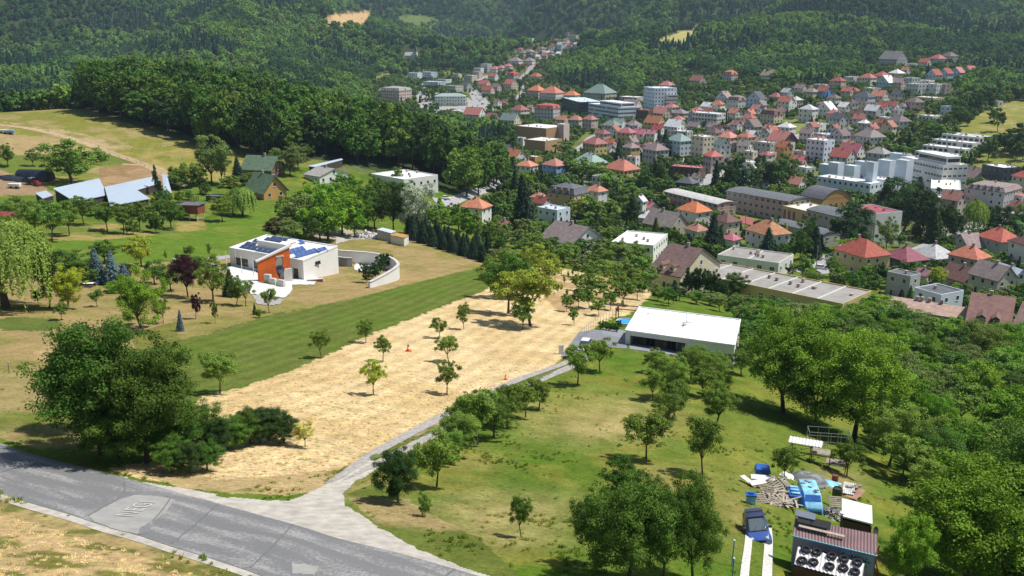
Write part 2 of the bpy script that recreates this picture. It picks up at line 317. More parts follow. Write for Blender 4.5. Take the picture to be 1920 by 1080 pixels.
def gmat():
    m, t, P, N, L = nt('grass_and_straw')
    at = N('ShaderNodeAttribute'); at.attribute_name = 'Col'; ra = N('ShaderNodeAttribute'); ra.attribute_name = 'straw'
    tc = N('ShaderNodeTexCoord')
    def noise(sc, det=4, scale=None):
        n = N('ShaderNodeTexNoise'); n.inputs['Scale'].default_value = sc; n.inputs['Detail'].default_value = det; n.inputs['Roughness'].default_value = .62
        if scale: mp = N('ShaderNodeMapping'); mp.inputs['Scale'].default_value = scale; mp.inputs['Rotation'].default_value = (0, 0, .5); L(tc.outputs['Object'], mp.inputs[0]); L(mp.outputs[0], n.inputs[0])
        else: L(tc.outputs['Object'], n.inputs[0])
        return n.outputs[0]
    def rmap(src, a, b, c, d):
        r = N('ShaderNodeMapRange'); r.inputs[1].default_value = a; r.inputs[2].default_value = b; r.inputs[3].default_value = c; r.inputs[4].default_value = d; L(src, r.inputs[0]); return r.outputs[0]
    def mul(a, b):
        n = N('ShaderNodeMath'); n.operation = 'MULTIPLY'; L(a, n.inputs[0]); L(b, n.inputs[1]); return n.outputs[0]
    f = mul(rmap(noise(2.6, 5), .3, .7, .72, 1.28), rmap(noise(.35, 4), .3, .7, .86, 1.14))
    st = rmap(noise(1.6, 5, (.5, 2.6, 1)), .36, .64, .84, 1.12)
    mx = N('ShaderNodeMix'); mx.data_type = 'FLOAT'; L(ra.outputs['Fac'], mx.inputs[0]); mx.inputs[2].default_value = 1; L(st, mx.inputs[3])
    f = mul(f, mx.outputs[0])
    vm = N('ShaderNodeVectorMath'); vm.operation = 'SCALE'; L(at.outputs['Color'], vm.inputs[0]); L(f, vm.inputs[3])
    hs = N('ShaderNodeHueSaturation'); L(vm.outputs[0], hs.inputs['Color']); L(rmap(noise(.9, 3), .3, .7, .485, .515), hs.inputs['Hue'])
    L(hs.outputs[0], P.inputs['Base Color']); P.inputs['Roughness'].default_value = 1; P.inputs['Specular IOR Level'].default_value = .05
    b = N('ShaderNodeBump'); b.inputs['Strength'].default_value = .9; b.inputs['Distance'].default_value = .16; L(noise(3.4, 6), b.inputs['Height']); L(b.outputs[0], P.inputs['Normal'])
    return m
GM = gmat()
me = npmesh('ground', V, flipup(F) if True else F, GM, smooth=True)
def colattr(me, arr, name='Col'):
    a = me.color_attributes.new(name, 'FLOAT_COLOR', 'POINT'); b = np.ones((len(arr), 4), np.float32); b[:, :3] = arr; a.data.foreach_set('color', b.ravel())
colattr(me, cg.reshape(-1, 3))
a = me.attributes.new('straw', 'FLOAT', 'POINT'); a.data.foreach_set('value', ROUGHA.reshape(-1).astype(np.float32))
tag(link('ground', me), kind='structure')

# ---------------------------------------------------------------- draped sheets: roads, paths, paving
def drape(name, poly, off, m, kind='structure', jit=0, label=None, cat=None):
    """sheet over the terrain cells inside an outline"""
    X = PXg; Y = PYg
    if jit: X = PXg+(fbm(Xg/.9, Yg/.9, 51, 3)-.5)*jit*2; Y = PYg+(fbm(Xg/.9, Yg/.9, 52, 3)-.5)*jit
    ins = inpoly(X, Y, poly)
    c = ins[:-1, :-1] & ins[1:, :-1] & ins[1:, 1:] & ins[:-1, 1:]
    f = F.reshape(NA-1, NR-1, 4)[c]
    u, inv = np.unique(f, return_inverse=True)
    v = V[u].copy(); v[:, 2] += off
    me = npmesh(name, v, inv.reshape(-1, 4)[:, ::-1], m, smooth=True)
    return tag(link(name, me), label, cat, kind=kind)
def cr(pts, n=12):
    """smooth curve through points"""
    P = [np.array(p, float) for p in pts]; P = [2*P[0]-P[1]]+P+[2*P[-1]-P[-2]]; out = []
    for i in range(1, len(P)-2):
        for k in range(n):
            t = k/n; out.append(.5*((2*P[i])+(-P[i-1]+P[i+1])*t+(2*P[i-1]-5*P[i]+4*P[i+1]-P[i+2])*t*t+(-P[i-1]+3*P[i]-3*P[i+1]+P[i+2])*t**3))
    out.append(P[-2]); return np.array(out)
def lift(a, off): 
    return np.stack([a[:, 0], a[:, 1], TZv(a[:, 0], a[:, 1])+off], 1)
def strip(name, A, B, off, m, across=8, n=12, world=False, kind='structure', **k):
    """sheet between two outline curves (photo pixels, or x/y when world)"""
    if not world:
        A = [G(*p)[:2] for p in A]; B = [G(*p)[:2] for p in B]
    A = cr(A, n); B = cr(B, n); vs = []
    for j in range(across+1):
        t = j/across; vs.append(lift(A*(1-t)+B*t, off))
    v = np.concatenate(vs); M = len(A); i = np.arange((across+1)*M).reshape(across+1, M)
    f = np.stack([i[:-1, :-1], i[:-1, 1:], i[1:, 1:], i[1:, :-1]], -1).reshape(-1, 4)
    d = np.cross(v[f[0][1]]-v[f[0][0]], v[f[0][3]]-v[f[0][0]])
    if d[2] < 0: f = f[:, ::-1]
    me = npmesh(name, v, f, m, smooth=True)
    uv = me.uv_layers.new(name='uv'); 
    U = np.stack([np.tile(np.concatenate([[0], np.cumsum(np.linalg.norm(np.diff((A+B)/2, axis=0), axis=1))]), across+1), np.repeat(np.linspace(0, 1, across+1), M)], 1)
    uv.data.foreach_set('uv', U[f.ravel()].astype(np.float32).ravel())
    return tag(link(name, me), kind=kind, **k)
def ribbon(name, pts, w, off, m, n=8, across=3, **k):
    """road of width w metres along photo pixels"""
    P = cr([G(*p)[:2] for p in pts], n); T = np.gradient(P, axis=0); T /= np.linalg.norm(T, axis=1)[:, None]+1e-9
    N_ = np.stack([-T[:, 1], T[:, 0]], 1)*w/2
    return strip(name, P+N_, P-N_, off, m, across=across, n=1, world=True, **k)
def roadmat():
    m, t, P, N, L = nt('worn_asphalt'); uv = N('ShaderNodeUVMap'); uv.uv_map = 'uv'
    sx = N('ShaderNodeSeparateXYZ'); L(uv.outputs[0], sx.inputs[0]); tc = N('ShaderNodeTexCoord')
    mp = N('ShaderNodeMapping'); mp.inputs['Scale'].default_value = (.16, 7, 1); L(uv.outputs[0], mp.inputs[0])
    n = N('ShaderNodeTexNoise'); n.inputs['Scale'].default_value = 1; n.inputs['Detail'].default_value = 5; L(mp.outputs[0], n.inputs[0])
    g = N('ShaderNodeTexNoise'); g.inputs['Scale'].default_value = 5.5; g.inputs['Detail'].default_value = 6; g.inputs['Roughness'].default_value = .7; L(tc.outputs['Object'], g.inputs[0])
    ad = N('ShaderNodeMath'); L(n.outputs[0], ad.inputs[0]); L(g.outputs[0], ad.inputs[1])
    r = N('ShaderNodeValToRGB'); L(ad.outputs[0], r.inputs[0])
    e = r.color_ramp.elements; e[0].position = .98; e[0].color = (.18, .18, .182, 1); e[1].position = 1.17; e[1].color = (.33, .32, .31, 1)
    x = e.new(1.06) if False else None
    L(r.outputs[0], P.inputs['Base Color']); P.inputs['Roughness'].default_value = .9; P.inputs['Specular IOR Level'].default_value = .2
    r.color_ramp.elements[0].position = .49; r.color_ramp.elements[1].position = .60
    ml = N('ShaderNodeMath'); ml.operation = 'MULTIPLY'; ml.inputs[1].default_value = .5; L(ad.outputs[0], ml.inputs[0]); L(ml.outputs[0], r.inputs[0])
    b = N('ShaderNodeBump'); b.inputs['Strength'].default_value = .3; b.inputs['Distance'].default_value = .05; L(g.outputs[0], b.inputs['Height']); L(b.outputs[0], P.inputs['Normal'])
    return m
ASPH = roadmat(); GRAV = mat('pale_gravel', (.46, .425, .37), var=.22, scale=1.3, bump=.5, bscale=9); GRAV2 = mat('grey_gravel', (.36, .335, .31), var=.3, scale=2.2, bump=.5, bscale=9)
TARP = mat('asphalt_patch', (.2, .2, .205), var=.12, scale=2); PATCH = mat('concrete_patch', (.32, .31, .29), var=.12, scale=1.2); SEAM = mat('tar_seam', (.165, .165, .165), var=.2, scale=3)
STRT = mat('street_asphalt', (.36, .35, .345), var=.12, scale=.2); CONC = mat('concrete', (.55, .53, .5), var=.12, scale=.8); WPAVE = mat('pale_paving', (.66, .64, .6), var=.08, scale=.8)
UP = [(-330, 715), (-150, 778), (0, 831), (80, 858), (217, 892), (350, 929), (410, 945), (550, 984), (640, 1012), (740, 1036), (853, 1068), (960, 1100), (1150, 1160), (1350, 1230)]
LO = [(-330, 795), (-150, 865), (0, 926), (133, 966), (177, 981), (257, 1004), (333, 1029), (467, 1072), (560, 1106), (660, 1140), (800, 1190), (900, 1225), (1000, 1290), (1200, 1380)]
drape('gravel_apron', [(217, 890), (247, 898), (350, 918), (430, 932), (540, 940), (600, 914), (640, 888), (668, 872), (700, 860), (716, 876), (668, 905), (645, 926), (652, 948), (700, 980), (760, 1018), (840, 1052), (930, 1084), (1010, 1120), (1160, 1175), (1100, 1190), (853, 1078), (640, 1024), (550, 996), (410, 956), (217, 900)], .022, GRAV, jit=7)
strip('lower_shoulder', [(p[0], p[1]-2) for p in LO], [(p[0]-4, p[1]+11) for p in LO], .02, GRAV, across=2)
strip('road', UP, LO, .04, ASPH, across=14)
drape('road_patch', [(165, 968), (207, 945), (250, 928), (300, 930), (330, 938), (310, 962), (285, 985), (257, 1004), (215, 995), (177, 981)], .052, PATCH, jit=2)
drape('road_stain', [(230, 925), (262, 920), (318, 925), (330, 935), (290, 932), (250, 930)], .058, TARP, jit=3)
drape('road_stain', [(262, 990), (285, 978), (280, 1000), (258, 1006)], .058, TARP, jit=2)
drape('road_stain', [(30, 872), (62, 858), (72, 868), (50, 880)], .058, TARP, jit=3)
drape('road_stain', [(545, 1056), (600, 1062), (590, 1080), (548, 1078)], .05, PATCH, jit=3)
for a_, b_ in (((410, 945), (323, 1020)), ((550, 984), (470, 1066)), ((320, 935), (285, 980)), ((228, 932), (165, 968)), ((0, 887), (60, 868)), ((853, 1068), (800, 1105)), ((232, 905), (233, 925))):
    ribbon('tar_seam', [a_, ((a_[0]+b_[0])/2+2, (a_[1]+b_[1])/2), b_], .09, .062, SEAM, across=1)
# drive: two gravel tracks with grass between
DA = [(606, 908), (690, 850), (758, 812), (830, 774), (900, 740), (960, 712), (1020, 692), (1060, 676), (1090, 660)]
DM1 = [(632, 902), (712, 852), (778, 816), (843, 782), (908, 748), (966, 720), (1026, 697), (1062, 684), (1098, 664)]
DM2 = [(640, 903), (722, 855), (790, 820), (852, 789), (914, 755), (972, 724), (1030, 699), (1063, 686), (1099, 666)]
DB = [(668, 892), (738, 860), (808, 826), (868, 796), (928, 762), (984, 732), (1040, 706), (1070, 694), (1108, 672)]
DAP = DA+DB[::-1]
strip('drive', DA, DM1, .05, GRAV2, across=3); strip('drive', DM2, DB, .05, GRAV2, across=3)
# ---------------------------------------------------------------- buildings
WC = dict(w=(.74,.73,.69), c=(.64,.57,.42), y=(.62,.49,.24), b=(.50,.57,.66), B=(.22,.42,.72), g=(.47,.46,.44), k=(.60,.47,.42), n=(.15,.085,.06), t=(.45,.41,.34), d=(.085,.09,.10), o=(.58,.33,.12), e=(.38,.55,.56), W=(.68,.75,.82))
RC = dict(r=(.46,.15,.115), o=(.56,.22,.12), n=(.19,.105,.09), d=(.13,.135,.15), l=(.72,.72,.72), G=(.27,.36,.33), s=(.28,.22,.21), k=(.47,.17,.19), t=(.42,.31,.24), c=(.76,.74,.64), g=(.32,.30,.275), F=(.13,.2,.12), b=(.5,.58,.66), m=(.33,.09,.11), w=(.74,.73,.69))
WN = dict(w='white', c='cream', y='yellow', b='pale blue', B='bright blue', g='grey', k='pink', n='dark brown', t='tan', d='charcoal', o='orange', e='turquoise', W='bluish white')
RN = dict(r='red', o='orange', n='brown', d='dark grey', l='pale', G='green', s='slate brown', k='crimson', t='tan', c='cream', g='grey', F='dark green', b='pale blue metal', m='crimson', w='white')
KN = dict(h='hipped', g='gabled', G='gabled', p='pyramid', m='mansard', f='flat', a='barrel')
def wallm(c): return mat('plaster_'+WN[c].replace(' ', '_'), WC[c], var=.07, scale=.25, objvar=.06)
def roofmat(c, flat=False):
    key = ('flat_' if flat else '')+'roof_'+RN[c].replace(' ', '_')+c
    if key in MATS: return MATS[key]
    if flat: return mat(key, RC[c], var=.16, scale=.35, rough=.9, objvar=.08)
    m, t, P, N, L = nt(key); MATS[key] = m
    tc = N('ShaderNodeTexCoord'); n1 = N('ShaderNodeTexNoise'); n1.inputs['Scale'].default_value = .9; n1.inputs['Detail'].default_value = 5; L(tc.outputs['Object'], n1.inputs[0])
    oi = N('ShaderNodeObjectInfo'); a = N('ShaderNodeMapRange'); a.inputs[1].default_value = .3; a.inputs[2].default_value = .7; a.inputs[3].default_value = .75; a.inputs[4].default_value = 1.2; L(n1.outputs[0], a.inputs[0])
    b = N('ShaderNodeMapRange'); b.inputs[3].default_value = .68; b.inputs[4].default_value = 1.15; L(oi.outputs['Random'], b.inputs[0])
    mu = N('ShaderNodeMath'); mu.operation = 'MULTIPLY'; L(a.outputs[0], mu.inputs[0]); L(b.outputs[0], mu.inputs[1])
    vm = N('ShaderNodeVectorMath'); vm.operation = 'SCALE'; vm.inputs[0].default_value = RC[c]; L(mu.outputs[0], vm.inputs[3])
    def rnd(k, lo, hi):
        q = N('ShaderNodeMath'); q.operation = 'MULTIPLY'; q.inputs[1].default_value = k; L(oi.outputs['Random'], q.inputs[0]); f = N('ShaderNodeMath'); f.operation = 'FRACT'; L(q.outputs[0], f.inputs[0]); r = N('ShaderNodeMapRange'); r.inputs[3].default_value = lo; r.inputs[4].default_value = hi; L(f.outputs[0], r.inputs[0]); return r.outputs[0]
    hs = N('ShaderNodeHueSaturation'); L(rnd(13.7, .482, .512), hs.inputs['Hue']); L(rnd(29.3, .8, 1.12), hs.inputs['Saturation']); L(vm.outputs[0], hs.inputs['Color']); L(hs.outputs[0], P.inputs['Base Color'])
    w = N('ShaderNodeTexWave'); w.bands_direction = 'Z'; w.inputs['Scale'].default_value = 1.6; L(tc.outputs['Object'], w.inputs[0])
    bp = N('ShaderNodeBump'); bp.inputs['Strength'].default_value = .25; bp.inputs['Distance'].default_value = .06; L(w.outputs[1], bp.inputs['Height']); L(bp.outputs[0], P.inputs['Normal'])
    P.inputs['Roughness'].default_value = .75; P.inputs['Specular IOR Level'].default_value = .3; return m
GLASS = mat('window_glass', (.035, .042, .05), rough=.12, var=.3, scale=.5, spec=.6); FRAME = mat('white_frame', (.72, .72, .70), var=.03); DFRAME = mat('dark_frame', (.09, .07, .06), var=.05)
BRICKC = mat('chimney_render', (.42, .33, .29), var=.15, scale=2, objvar=.2); METAL = mat('light_metal', (.55, .57, .6), rough=.4, metal=.4, var=.08); DARKM = mat('dark_metal', (.07, .07, .08), rough=.5, var=.1)
PANEL = mat('solar_cells', (.04, .06, .13), rough=.15, var=.1, scale=2, spec=.6); PANELB = mat('solar_cells_blue', (.06, .12, .30), rough=.2, var=.12, scale=2, spec=.7)
def roof_into(b, w, d, z, k, rh, o=.5, m=0, wallb=None, wm=0):
    """roof shape over x 0..w, y 0..d at height z; gable triangles go to the wall mesh"""
    if k in 'hp':
        e = z-.12; x0, x1, y0, y1 = -o, w+o, -o, d+o; q = .22
        i = (min(w, d)/2+o) if k == 'h' else None
        if k == 'p': r0 = r1 = ((x0+x1)/2, (y0+y1)/2)
        elif w >= d: r0, r1 = (x0+i*.95, d/2), (x1-i*.95, d/2)
        else: r0, r1 = (w/2, y0+i*.95), (w/2, y1-i*.95)
        T = z+rh; A, B, C, D = (x0, y0, e), (x1, y0, e), (x1, y1, e), (x0, y1, e); P0, P1 = (*r0, T), (*r1, T)
        if k == 'p' or w >= d: fs = [(A, B, P1, P0), (B, C, P1), (C, D, P0, P1), (D, A, P0)]
        else: fs = [(A, B, P0), (B, C, P1, P0), (C, D, P1), (D, A, P0, P1)]
        for f in fs: b.poly([p for n_, p in enumerate(f) if not (k == 'p' and n_ == 3)], m)
        lo = [(p[0], p[1], e-q) for p in (A, B, C, D)]
        for s_, t_ in ((0, 1), (1, 2), (2, 3), (3, 0)): hi = (A, B, C, D); b.poly([lo[s_], lo[t_], hi[t_], hi[s_]], m)
        b.poly(lo[::-1], m)
    elif k in 'gG':
        s_ = rh/((d if k == 'g' else w)/2); D = d if k == 'g' else w; L_ = w if k == 'g' else d; q = .26
        cs = [(-o, z-o*s_), (D/2, z+rh+.02), (D+o, z-o*s_), (D+o, z-o*s_-q), (D/2, z+rh+.02-q), (-o, z-o*s_-q)]
        f = (lambda a, y, z_: (a, y, z_)) if k == 'g' else (lambda a, y, z_: (y, a, z_))
        a0, a1 = -o*.8, L_+o*.8; n = 6
        for i in range(n):
            p, r = cs[i], cs[(i+1) % n]; qd = [f(a0, *p), f(a1, *p), f(a1, *r), f(a0, *r)]; b.poly(qd if k == 'g' else qd[::-1], m)
        for a, rv in ((a0, True), (a1, False)):
            for tri in ((0, 1, 4, 5), (1, 2, 3, 4)):
                pt = [f(a, *cs[i]) for i in tri]; b.poly(pt if rv else pt[::-1], m)
        if wallb is not None:
            for a in (0, L_): wallb.poly([f(a, 0, z-.05), f(a, D, z-.05), f(a, D/2, z+rh-q*.9)] if a == 0 else [f(a, 0, z-.05), f(a, D/2, z+rh-q*.9), f(a, D, z-.05)], wm)
    elif k == 'm':
        i = 1.3; h1 = min(2.7, rh*.7); x0, x1, y0, y1 = -o, w+o, -o, d+o
        r = [(x0, y0), (x1, y0), (x1, y1), (x0, y1)]; r2 = [(x0+i+o, y0+i+o), (x1-i-o, y0+i+o), (x1-i-o, y1-i-o), (x0+i+o, y1-i-o)]
        for a in range(4):
            c = (a+1) % 4; b.poly([(*r[a], z), (*r[c], z), (*r2[c], z+h1), (*r2[a], z+h1)], m); b.poly([(*r[a], z-.25), (*r[c], z-.25), (*r[c], z), (*r[a], z)], m)
        b.poly([(*p, z-.25) for p in r[::-1]], m)
        mb2 = MB(); roof_into(mb2, w-2*i, d-2*i, 0, 'h', max(rh-h1, .8), .15)
        off = len(b.v); b.v += [(p[0]+i, p[1]+i, p[2]+z+h1+.12) for p in mb2.v]; b.f += [tuple(off+k_ for k_ in f_) for f_ in mb2.f]; b.m += [m]*len(mb2.f)
    elif k == 'a':
        n = 10; pr = []
        for j in range(n+1):
            t = -1+2*j/n; pr.append((d/2+t*(d/2+o), z-.1+rh*(1-t*t)))
        pr2 = [(p[0], p[1]-.3) for p in pr[::-1]]; cs = pr+pr2; nn = len(cs)
        for i in range(nn): p, r = cs[i], cs[(i+1) % nn]; b.poly([(-o, *p), (w+o, *p), (w+o, *r), (-o, *r)], m)
        for a in (-o, w+o):
            for j in range(n):
                pt = [(a, *pr[j]), (a, *pr[j+1]), (a, pr[j+1][0], pr[j+1][1]-.3), (a, pr[j][0], pr[j][1]-.3)]; b.poly(pt if a < 0 else pt[::-1], m)
        if wallb is not None:
            for a in (0, w): pt = [(a, 0, z-.2)]+[(a, d*j/n, z-.35+rh*(1-((2*j/n-1)**2))) for j in range(n+1)]+[(a, d, z-.2)]; wallb.poly(pt if a else pt[::-1], wm)
    else:
        b.box(.22, w-.22, .22, d-.22, z-.15, z+.06, m)
        if wallb is not None:
            for x0, x1, y0, y1 in ((0, w, 0, .22), (0, w, d-.22, d), (0, .22, .22, d-.22), (w-.22, w, .22, d-.22)): wallb.box(x0, x1, y0, y1, z, z+.38, wm)
_wm = {}
def window_mesh(ww, wh, dark=False):
    k = (round(ww, 2), round(wh, 2), dark)
    if k in _wm: return _wm[k]
    b = MB(); a, h = ww/2, wh/2; f = .08
    b.box(-a, a, -.05, .1, -h, -h+f, 0); b.box(-a, a, -.05, .1, h-f, h, 0)
    b.box(-a, -a+f, -.05, .1, -h+f, h-f, 0); b.box(a-f, a, -.05, .1, -h+f, h-f, 0)
    n = max(1, round(ww/1.0))
    for i in range(1, n): x = -a+ww*i/n; b.box(x-.035, x+.035, -.045, .1, -h+f, h-f, 0)
    b.box(-a+f, a-f, -.02, .08, -h+f, h-f, 1); b.box(-a-.08, a+.08, -.12, .05, -h-.06, -h-.003, 0)
    _wm[k] = b.mesh('window', [DFRAME if dark else FRAME, GLASS]); return _wm[k]
_dm = {}
def door_mesh(c):
    if c not in _dm:
        b = MB(); b.box(-.55, .55, -.05, .1, 0, 2.2, 0); b.box(-.44, .44, -.07, -.04, .1, 2.1, 1); b.box(.3, .36, -.12, -.06, 1, 1.15, 0)
        _dm[c] = b.mesh('door', [FRAME, mat('door_'+c, dict(brown=(.14, .07, .04), green=(.08, .2, .17), grey=(.2, .2, .22))[c])])
    return _dm[c]
FACES = {0: (lambda u, w, d: (u, 0), 0), 1: (lambda u, w, d: (w, u), math.pi/2), 2: (lambda u, w, d: (w-u, d), math.pi), 3: (lambda u, w, d: (0, d-u), -math.pi/2)}
ALLH = []      # labelled later
FOOT = []      # footprints for tree placing: (cx, cy, cos, sin, w, d)
def blueprint(loc, rz, w, d, h, k, wc, rc, rh, near, st, chim=1, name=None, label=None, cat=None, grp=None, win=True, dorm=0, px=None, wmat=None, sp=2.9, ww=1.15, wh=1.35, pan=0, band=None, door=True, winf=(0, 1, 2, 3), dark=False, base=3, o=None, seams=0, pent=None):
    big = st >= 4 or w > 24
    name = name or ('apartment_block' if big else 'house')
    root = thing(name, label, cat or ('building' if big else 'house'), loc, rz, grp)
    if label is None: ALLH.append((root, px, big, wc, rc, k, st))
    c, s = math.cos(rz), math.sin(rz); FOOT.append((loc[0]+c*w/2-s*d/2, loc[1]+s*w/2+c*d/2, c, s, w, d, h+rh, px))
    wb = MB(); wb.box(0, w, 0, d, -base, h, 0); rb = MB(); sh = h/max(st, 1)
    wa = wmat or wallm(wc)
    o = (.5 if k in 'hpgG' else .3) if o is None else o
    roof_into(rb, w, d, h, k, rh, o, 0, wb, 0)
    ch = MB(); chs = []
    if chim:
        for i in range(chim):
            cx = w*(.3+.4*((i*.618+.37*w) % 1)); cyy = d*(.5 if k != 'f' else .35+.3*((w*1.7+i*.4) % 1)); t = h+(rh if k in 'hpgGm' else 0)
            if near: ch = MB()
            ch.box(cx-.35, cx+.35, cyy-.3, cyy+.3, t-1.2, t+.9, 0); ch.box(cx-.42, cx+.42, cyy-.37, cyy+.37, t+.9, t+1.0, 0)
            if near: chs.append(('chimney', ch)); ch = MB()
    if k == 'f' and w > 9:
        r_ = random.Random(int(w*100))
        for i in range(min(4, 2+int(w/12))): a, e = r_.uniform(1, w-2), r_.uniform(1, d-2); cb = MB() if near else ch; cb.box(a, a+r_.uniform(.5, 1.3), e, e+r_.uniform(.5, 1.1), h, h+r_.uniform(.5, 1.2), 0); chs.append(('roof_vent', cb))
    if pent:
        x0, x1, y0, y1, ph = w*pent[0], w*pent[1], d*pent[2], d*pent[3], pent[4]; pb_ = MB(); pb_.box(x0, x1, y0, y1, h-.1, h+ph, 0); us = pb_.build('upper_storey', wa, root); n_ = int((x1-x0)/2.2)
        gb = MB(); gb.box(x0+.5, x1-.5, y0-.04, y0+.02, h+ph*.3, h+ph*.75, 0); gb.box(x1-.02, x1+.04, y0+.5, y1-.5, h+ph*.3, h+ph*.75, 0); gb.build('window_band', GLASS, us); pb_ = MB(); pb_.box(x0-.3, x1+.3, y0-.3, y1+.3, h+ph, h+ph+.25, 0); pb_.build('upper_roof', roofmat(rc, True), us)
    wl = []
    if win:
        rr = random.Random(int(loc[0]*31+loc[1]*7))
        for f in winf:
            L_ = w if f in (0, 2) else d; n = max(1, int((L_-.8)/sp))
            for r_ in range(max(1, int(st+.1))):
                for i in range(n):
                    u = L_*(i+.5)/n
                    if rr.random() < .07: continue
                    wl.append((f, u, r_*sh+sh*.55))
            if k == 'g' and f in (1, 3) and rh > 2: wl.append((f, L_/2, h+rh*.33))
            if k == 'G' and f in (0, 2) and rh > 2: wl.append((f, L_/2, h+rh*.33))
    if near:
        W_ = wb.build('wall', wa, root); Rr = rb.build('roof', roofmat(rc, k == 'f'), root)
        for nm_, cb in chs: cb.build(nm_, BRICKC, Rr)
        for q in range(seams): sb = MB(); sx = w*(q+1)/(seams+1); sb.box(sx-.14, sx+.14, .23, d-.23, h+.061, h+.3); sb.build('party_wall_cap', FRAME, Rr)
        wm_ = window_mesh(ww, wh, dark)
        if door: f, u = (0, w*.5); dn = min(range(len(wl)), key=lambda q: abs(wl[q][1]-w*.5)+(wl[q][0] != 0)*99+wl[q][2]) if wl else None
        for q, (f, u, z) in enumerate(wl):
            if door and q == dn and z < 3: o_ = link('door', door_mesh('brown'), root, (*FACES[f][0](u, w, d), 0), FACES[f][1]); continue
            link('window', wm_, root, (*FACES[f][0](u, w, d), z), FACES[f][1])
        if dorm:
            for i in range(dorm):
                x = w*(i+1)/(dorm+1); db = MB(); y0 = .7 if k in 'gh' else .2; zz = h+.35; top = h+min(rh*.72, 1.9)
                db.box(x-.8, x+.8, y0, d/2, zz, top, 0); db.poly([(x-1, y0-.25, top), (x, y0-.25, top+.7), (x, d/2, top+.7), (x-1, d/2, top)], 1); db.poly([(x, y0-.25, top+.7), (x+1, y0-.25, top), (x+1, d/2, top), (x, d/2, top+.7)], 1)
                db.poly([(x-1, y0-.24, top), (x+1, y0-.24, top), (x, y0-.24, top+.68)], 0)
                dd = db.build('dormer', [wa, roofmat(rc)], Rr); link('window', window_mesh(1.1, 1.1), dd, (x, y0, (zz+top)/2), 0)
    else:
        a_, h_ = ww/2, wh/2
        for f, u, z in wl:
            if f == 2 and False: continue
            x, y = FACES[f][0](u, w, d); an = FACES[f][1]; ca, sa = math.cos(an), math.sin(an)
            wb.obox((x, y, z), (a_*ca, a_*sa, 0), (-sa*.05, ca*.05, 0), (0, 0, h_), 1)
        if dorm and k in 'mhg':
            for f, n in ((0, dorm), (1, max(1, dorm-1)), (2, dorm), (3, max(1, dorm-1))):
                L_ = w if f in (0, 2) else d
                for i in range(n):
                    x, y = FACES[f][0](L_*(i+.5)/n, w, d); an = FACES[f][1]; ca, sa = math.cos(an), math.sin(an)
                    rb.obox((x-sa*.9, y+ca*.9, h+1.1), (.8*ca, .8*sa, 0), (-sa*1.1, ca*1.1, 0), (0, 0, .8), 0); rb.obox((x+sa*.22, y-ca*.22, h+1.1), (.6*ca, .6*sa, 0), (-sa*.04, ca*.04, 0), (0, 0, .55), 2)
        i0 = len(rb.v); rb.v += ch.v; rb.f += [tuple(i0+q for q in f) for f in ch.f]; rb.m += [1]*len(ch.f)
        wb.build('wall', [wa, GLASS], root); rb.build('roof', [roofmat(rc, k == 'f'), BRICKC, GLASS], root)
    return root
def bld(x, yb, Wp, st, k, wc, rc, phi=None, ratio=.8, sh=3.25, rh=None, near=None, h=None, yoff=0, **kw):
    """building from photo pixels: centre x, ground line yb, apparent width Wp"""
    p = G(x, yb); m = mpp(p); Wm = Wp*m; az = math.atan2(p.x, p.y)
    phi = R(-38+10*math.sin(x*1.7+yb) if phi is None else phi)
    w = Wm/(abs(math.cos(phi))+ratio*abs(math.sin(phi))); d = w*ratio; rz = phi-az
    dist = math.hypot(p.x, p.y)
    if near is None: near = dist < 470
    h = h or st*sh+.6
    if rh is None: rh = {'h': min(w, d)*.4, 'p': min(w, d)*.4, 'g': d*.45, 'G': w*.45, 'm': 4.2, 'f': 0, 'a': d*.2}[k]
    c, s = math.cos(rz), math.sin(rz)
    # nearest corner is (w,0): put the ground line there, half-width centred on x
    cx, cy_ = w/2, d/2; fx, fy = -math.sin(-az), math.cos(-az)      # view direction on the ground
    half = (abs(-s*fx+c*fy)*d/2+abs(c*fx+s*fy)*w/2)
    C0 = Vector((p.x+fx*half*.9, p.y+fy*half*.9)); o = C0-Vector((c*cx-s*cy_, s*cx+c*cy_))
    z = min(TZ(o.x+c*a-s*e, o.y+s*a+c*e) for a, e in ((w, 0), (0, 0), (w, d)))+.05
    z = max(z, TZ(C0.x, C0.y)-2.0)
    return blueprint((o.x, o.y, z), rz, w, d, h, k, wc, rc, rh, near, st, px=(x, yb), **kw)
def bcor(A, B, C, h, st, k, wc, rc, rh=1., **kw):
    """building from the photo pixels of three eave corners: left, nearest, right; h metres high at the nearest"""
    b = G(*B, h); a = Pz(*A, b.z); c = Pz(*C, b.z); ux = (b-a); w = ux.length; ux.normalize(); uy = Vector((-ux.y, ux.x, 0)); d = (c-b).dot(uy)
    if d < 0: d = -d
    rz = math.atan2(ux.y, ux.x); near = kw.pop('near', math.hypot(b.x, b.y) < 520)
    return blueprint((a.x, a.y, b.z-h), rz, w, d, h, k, wc, rc, rh, near, st, px=B, **kw)
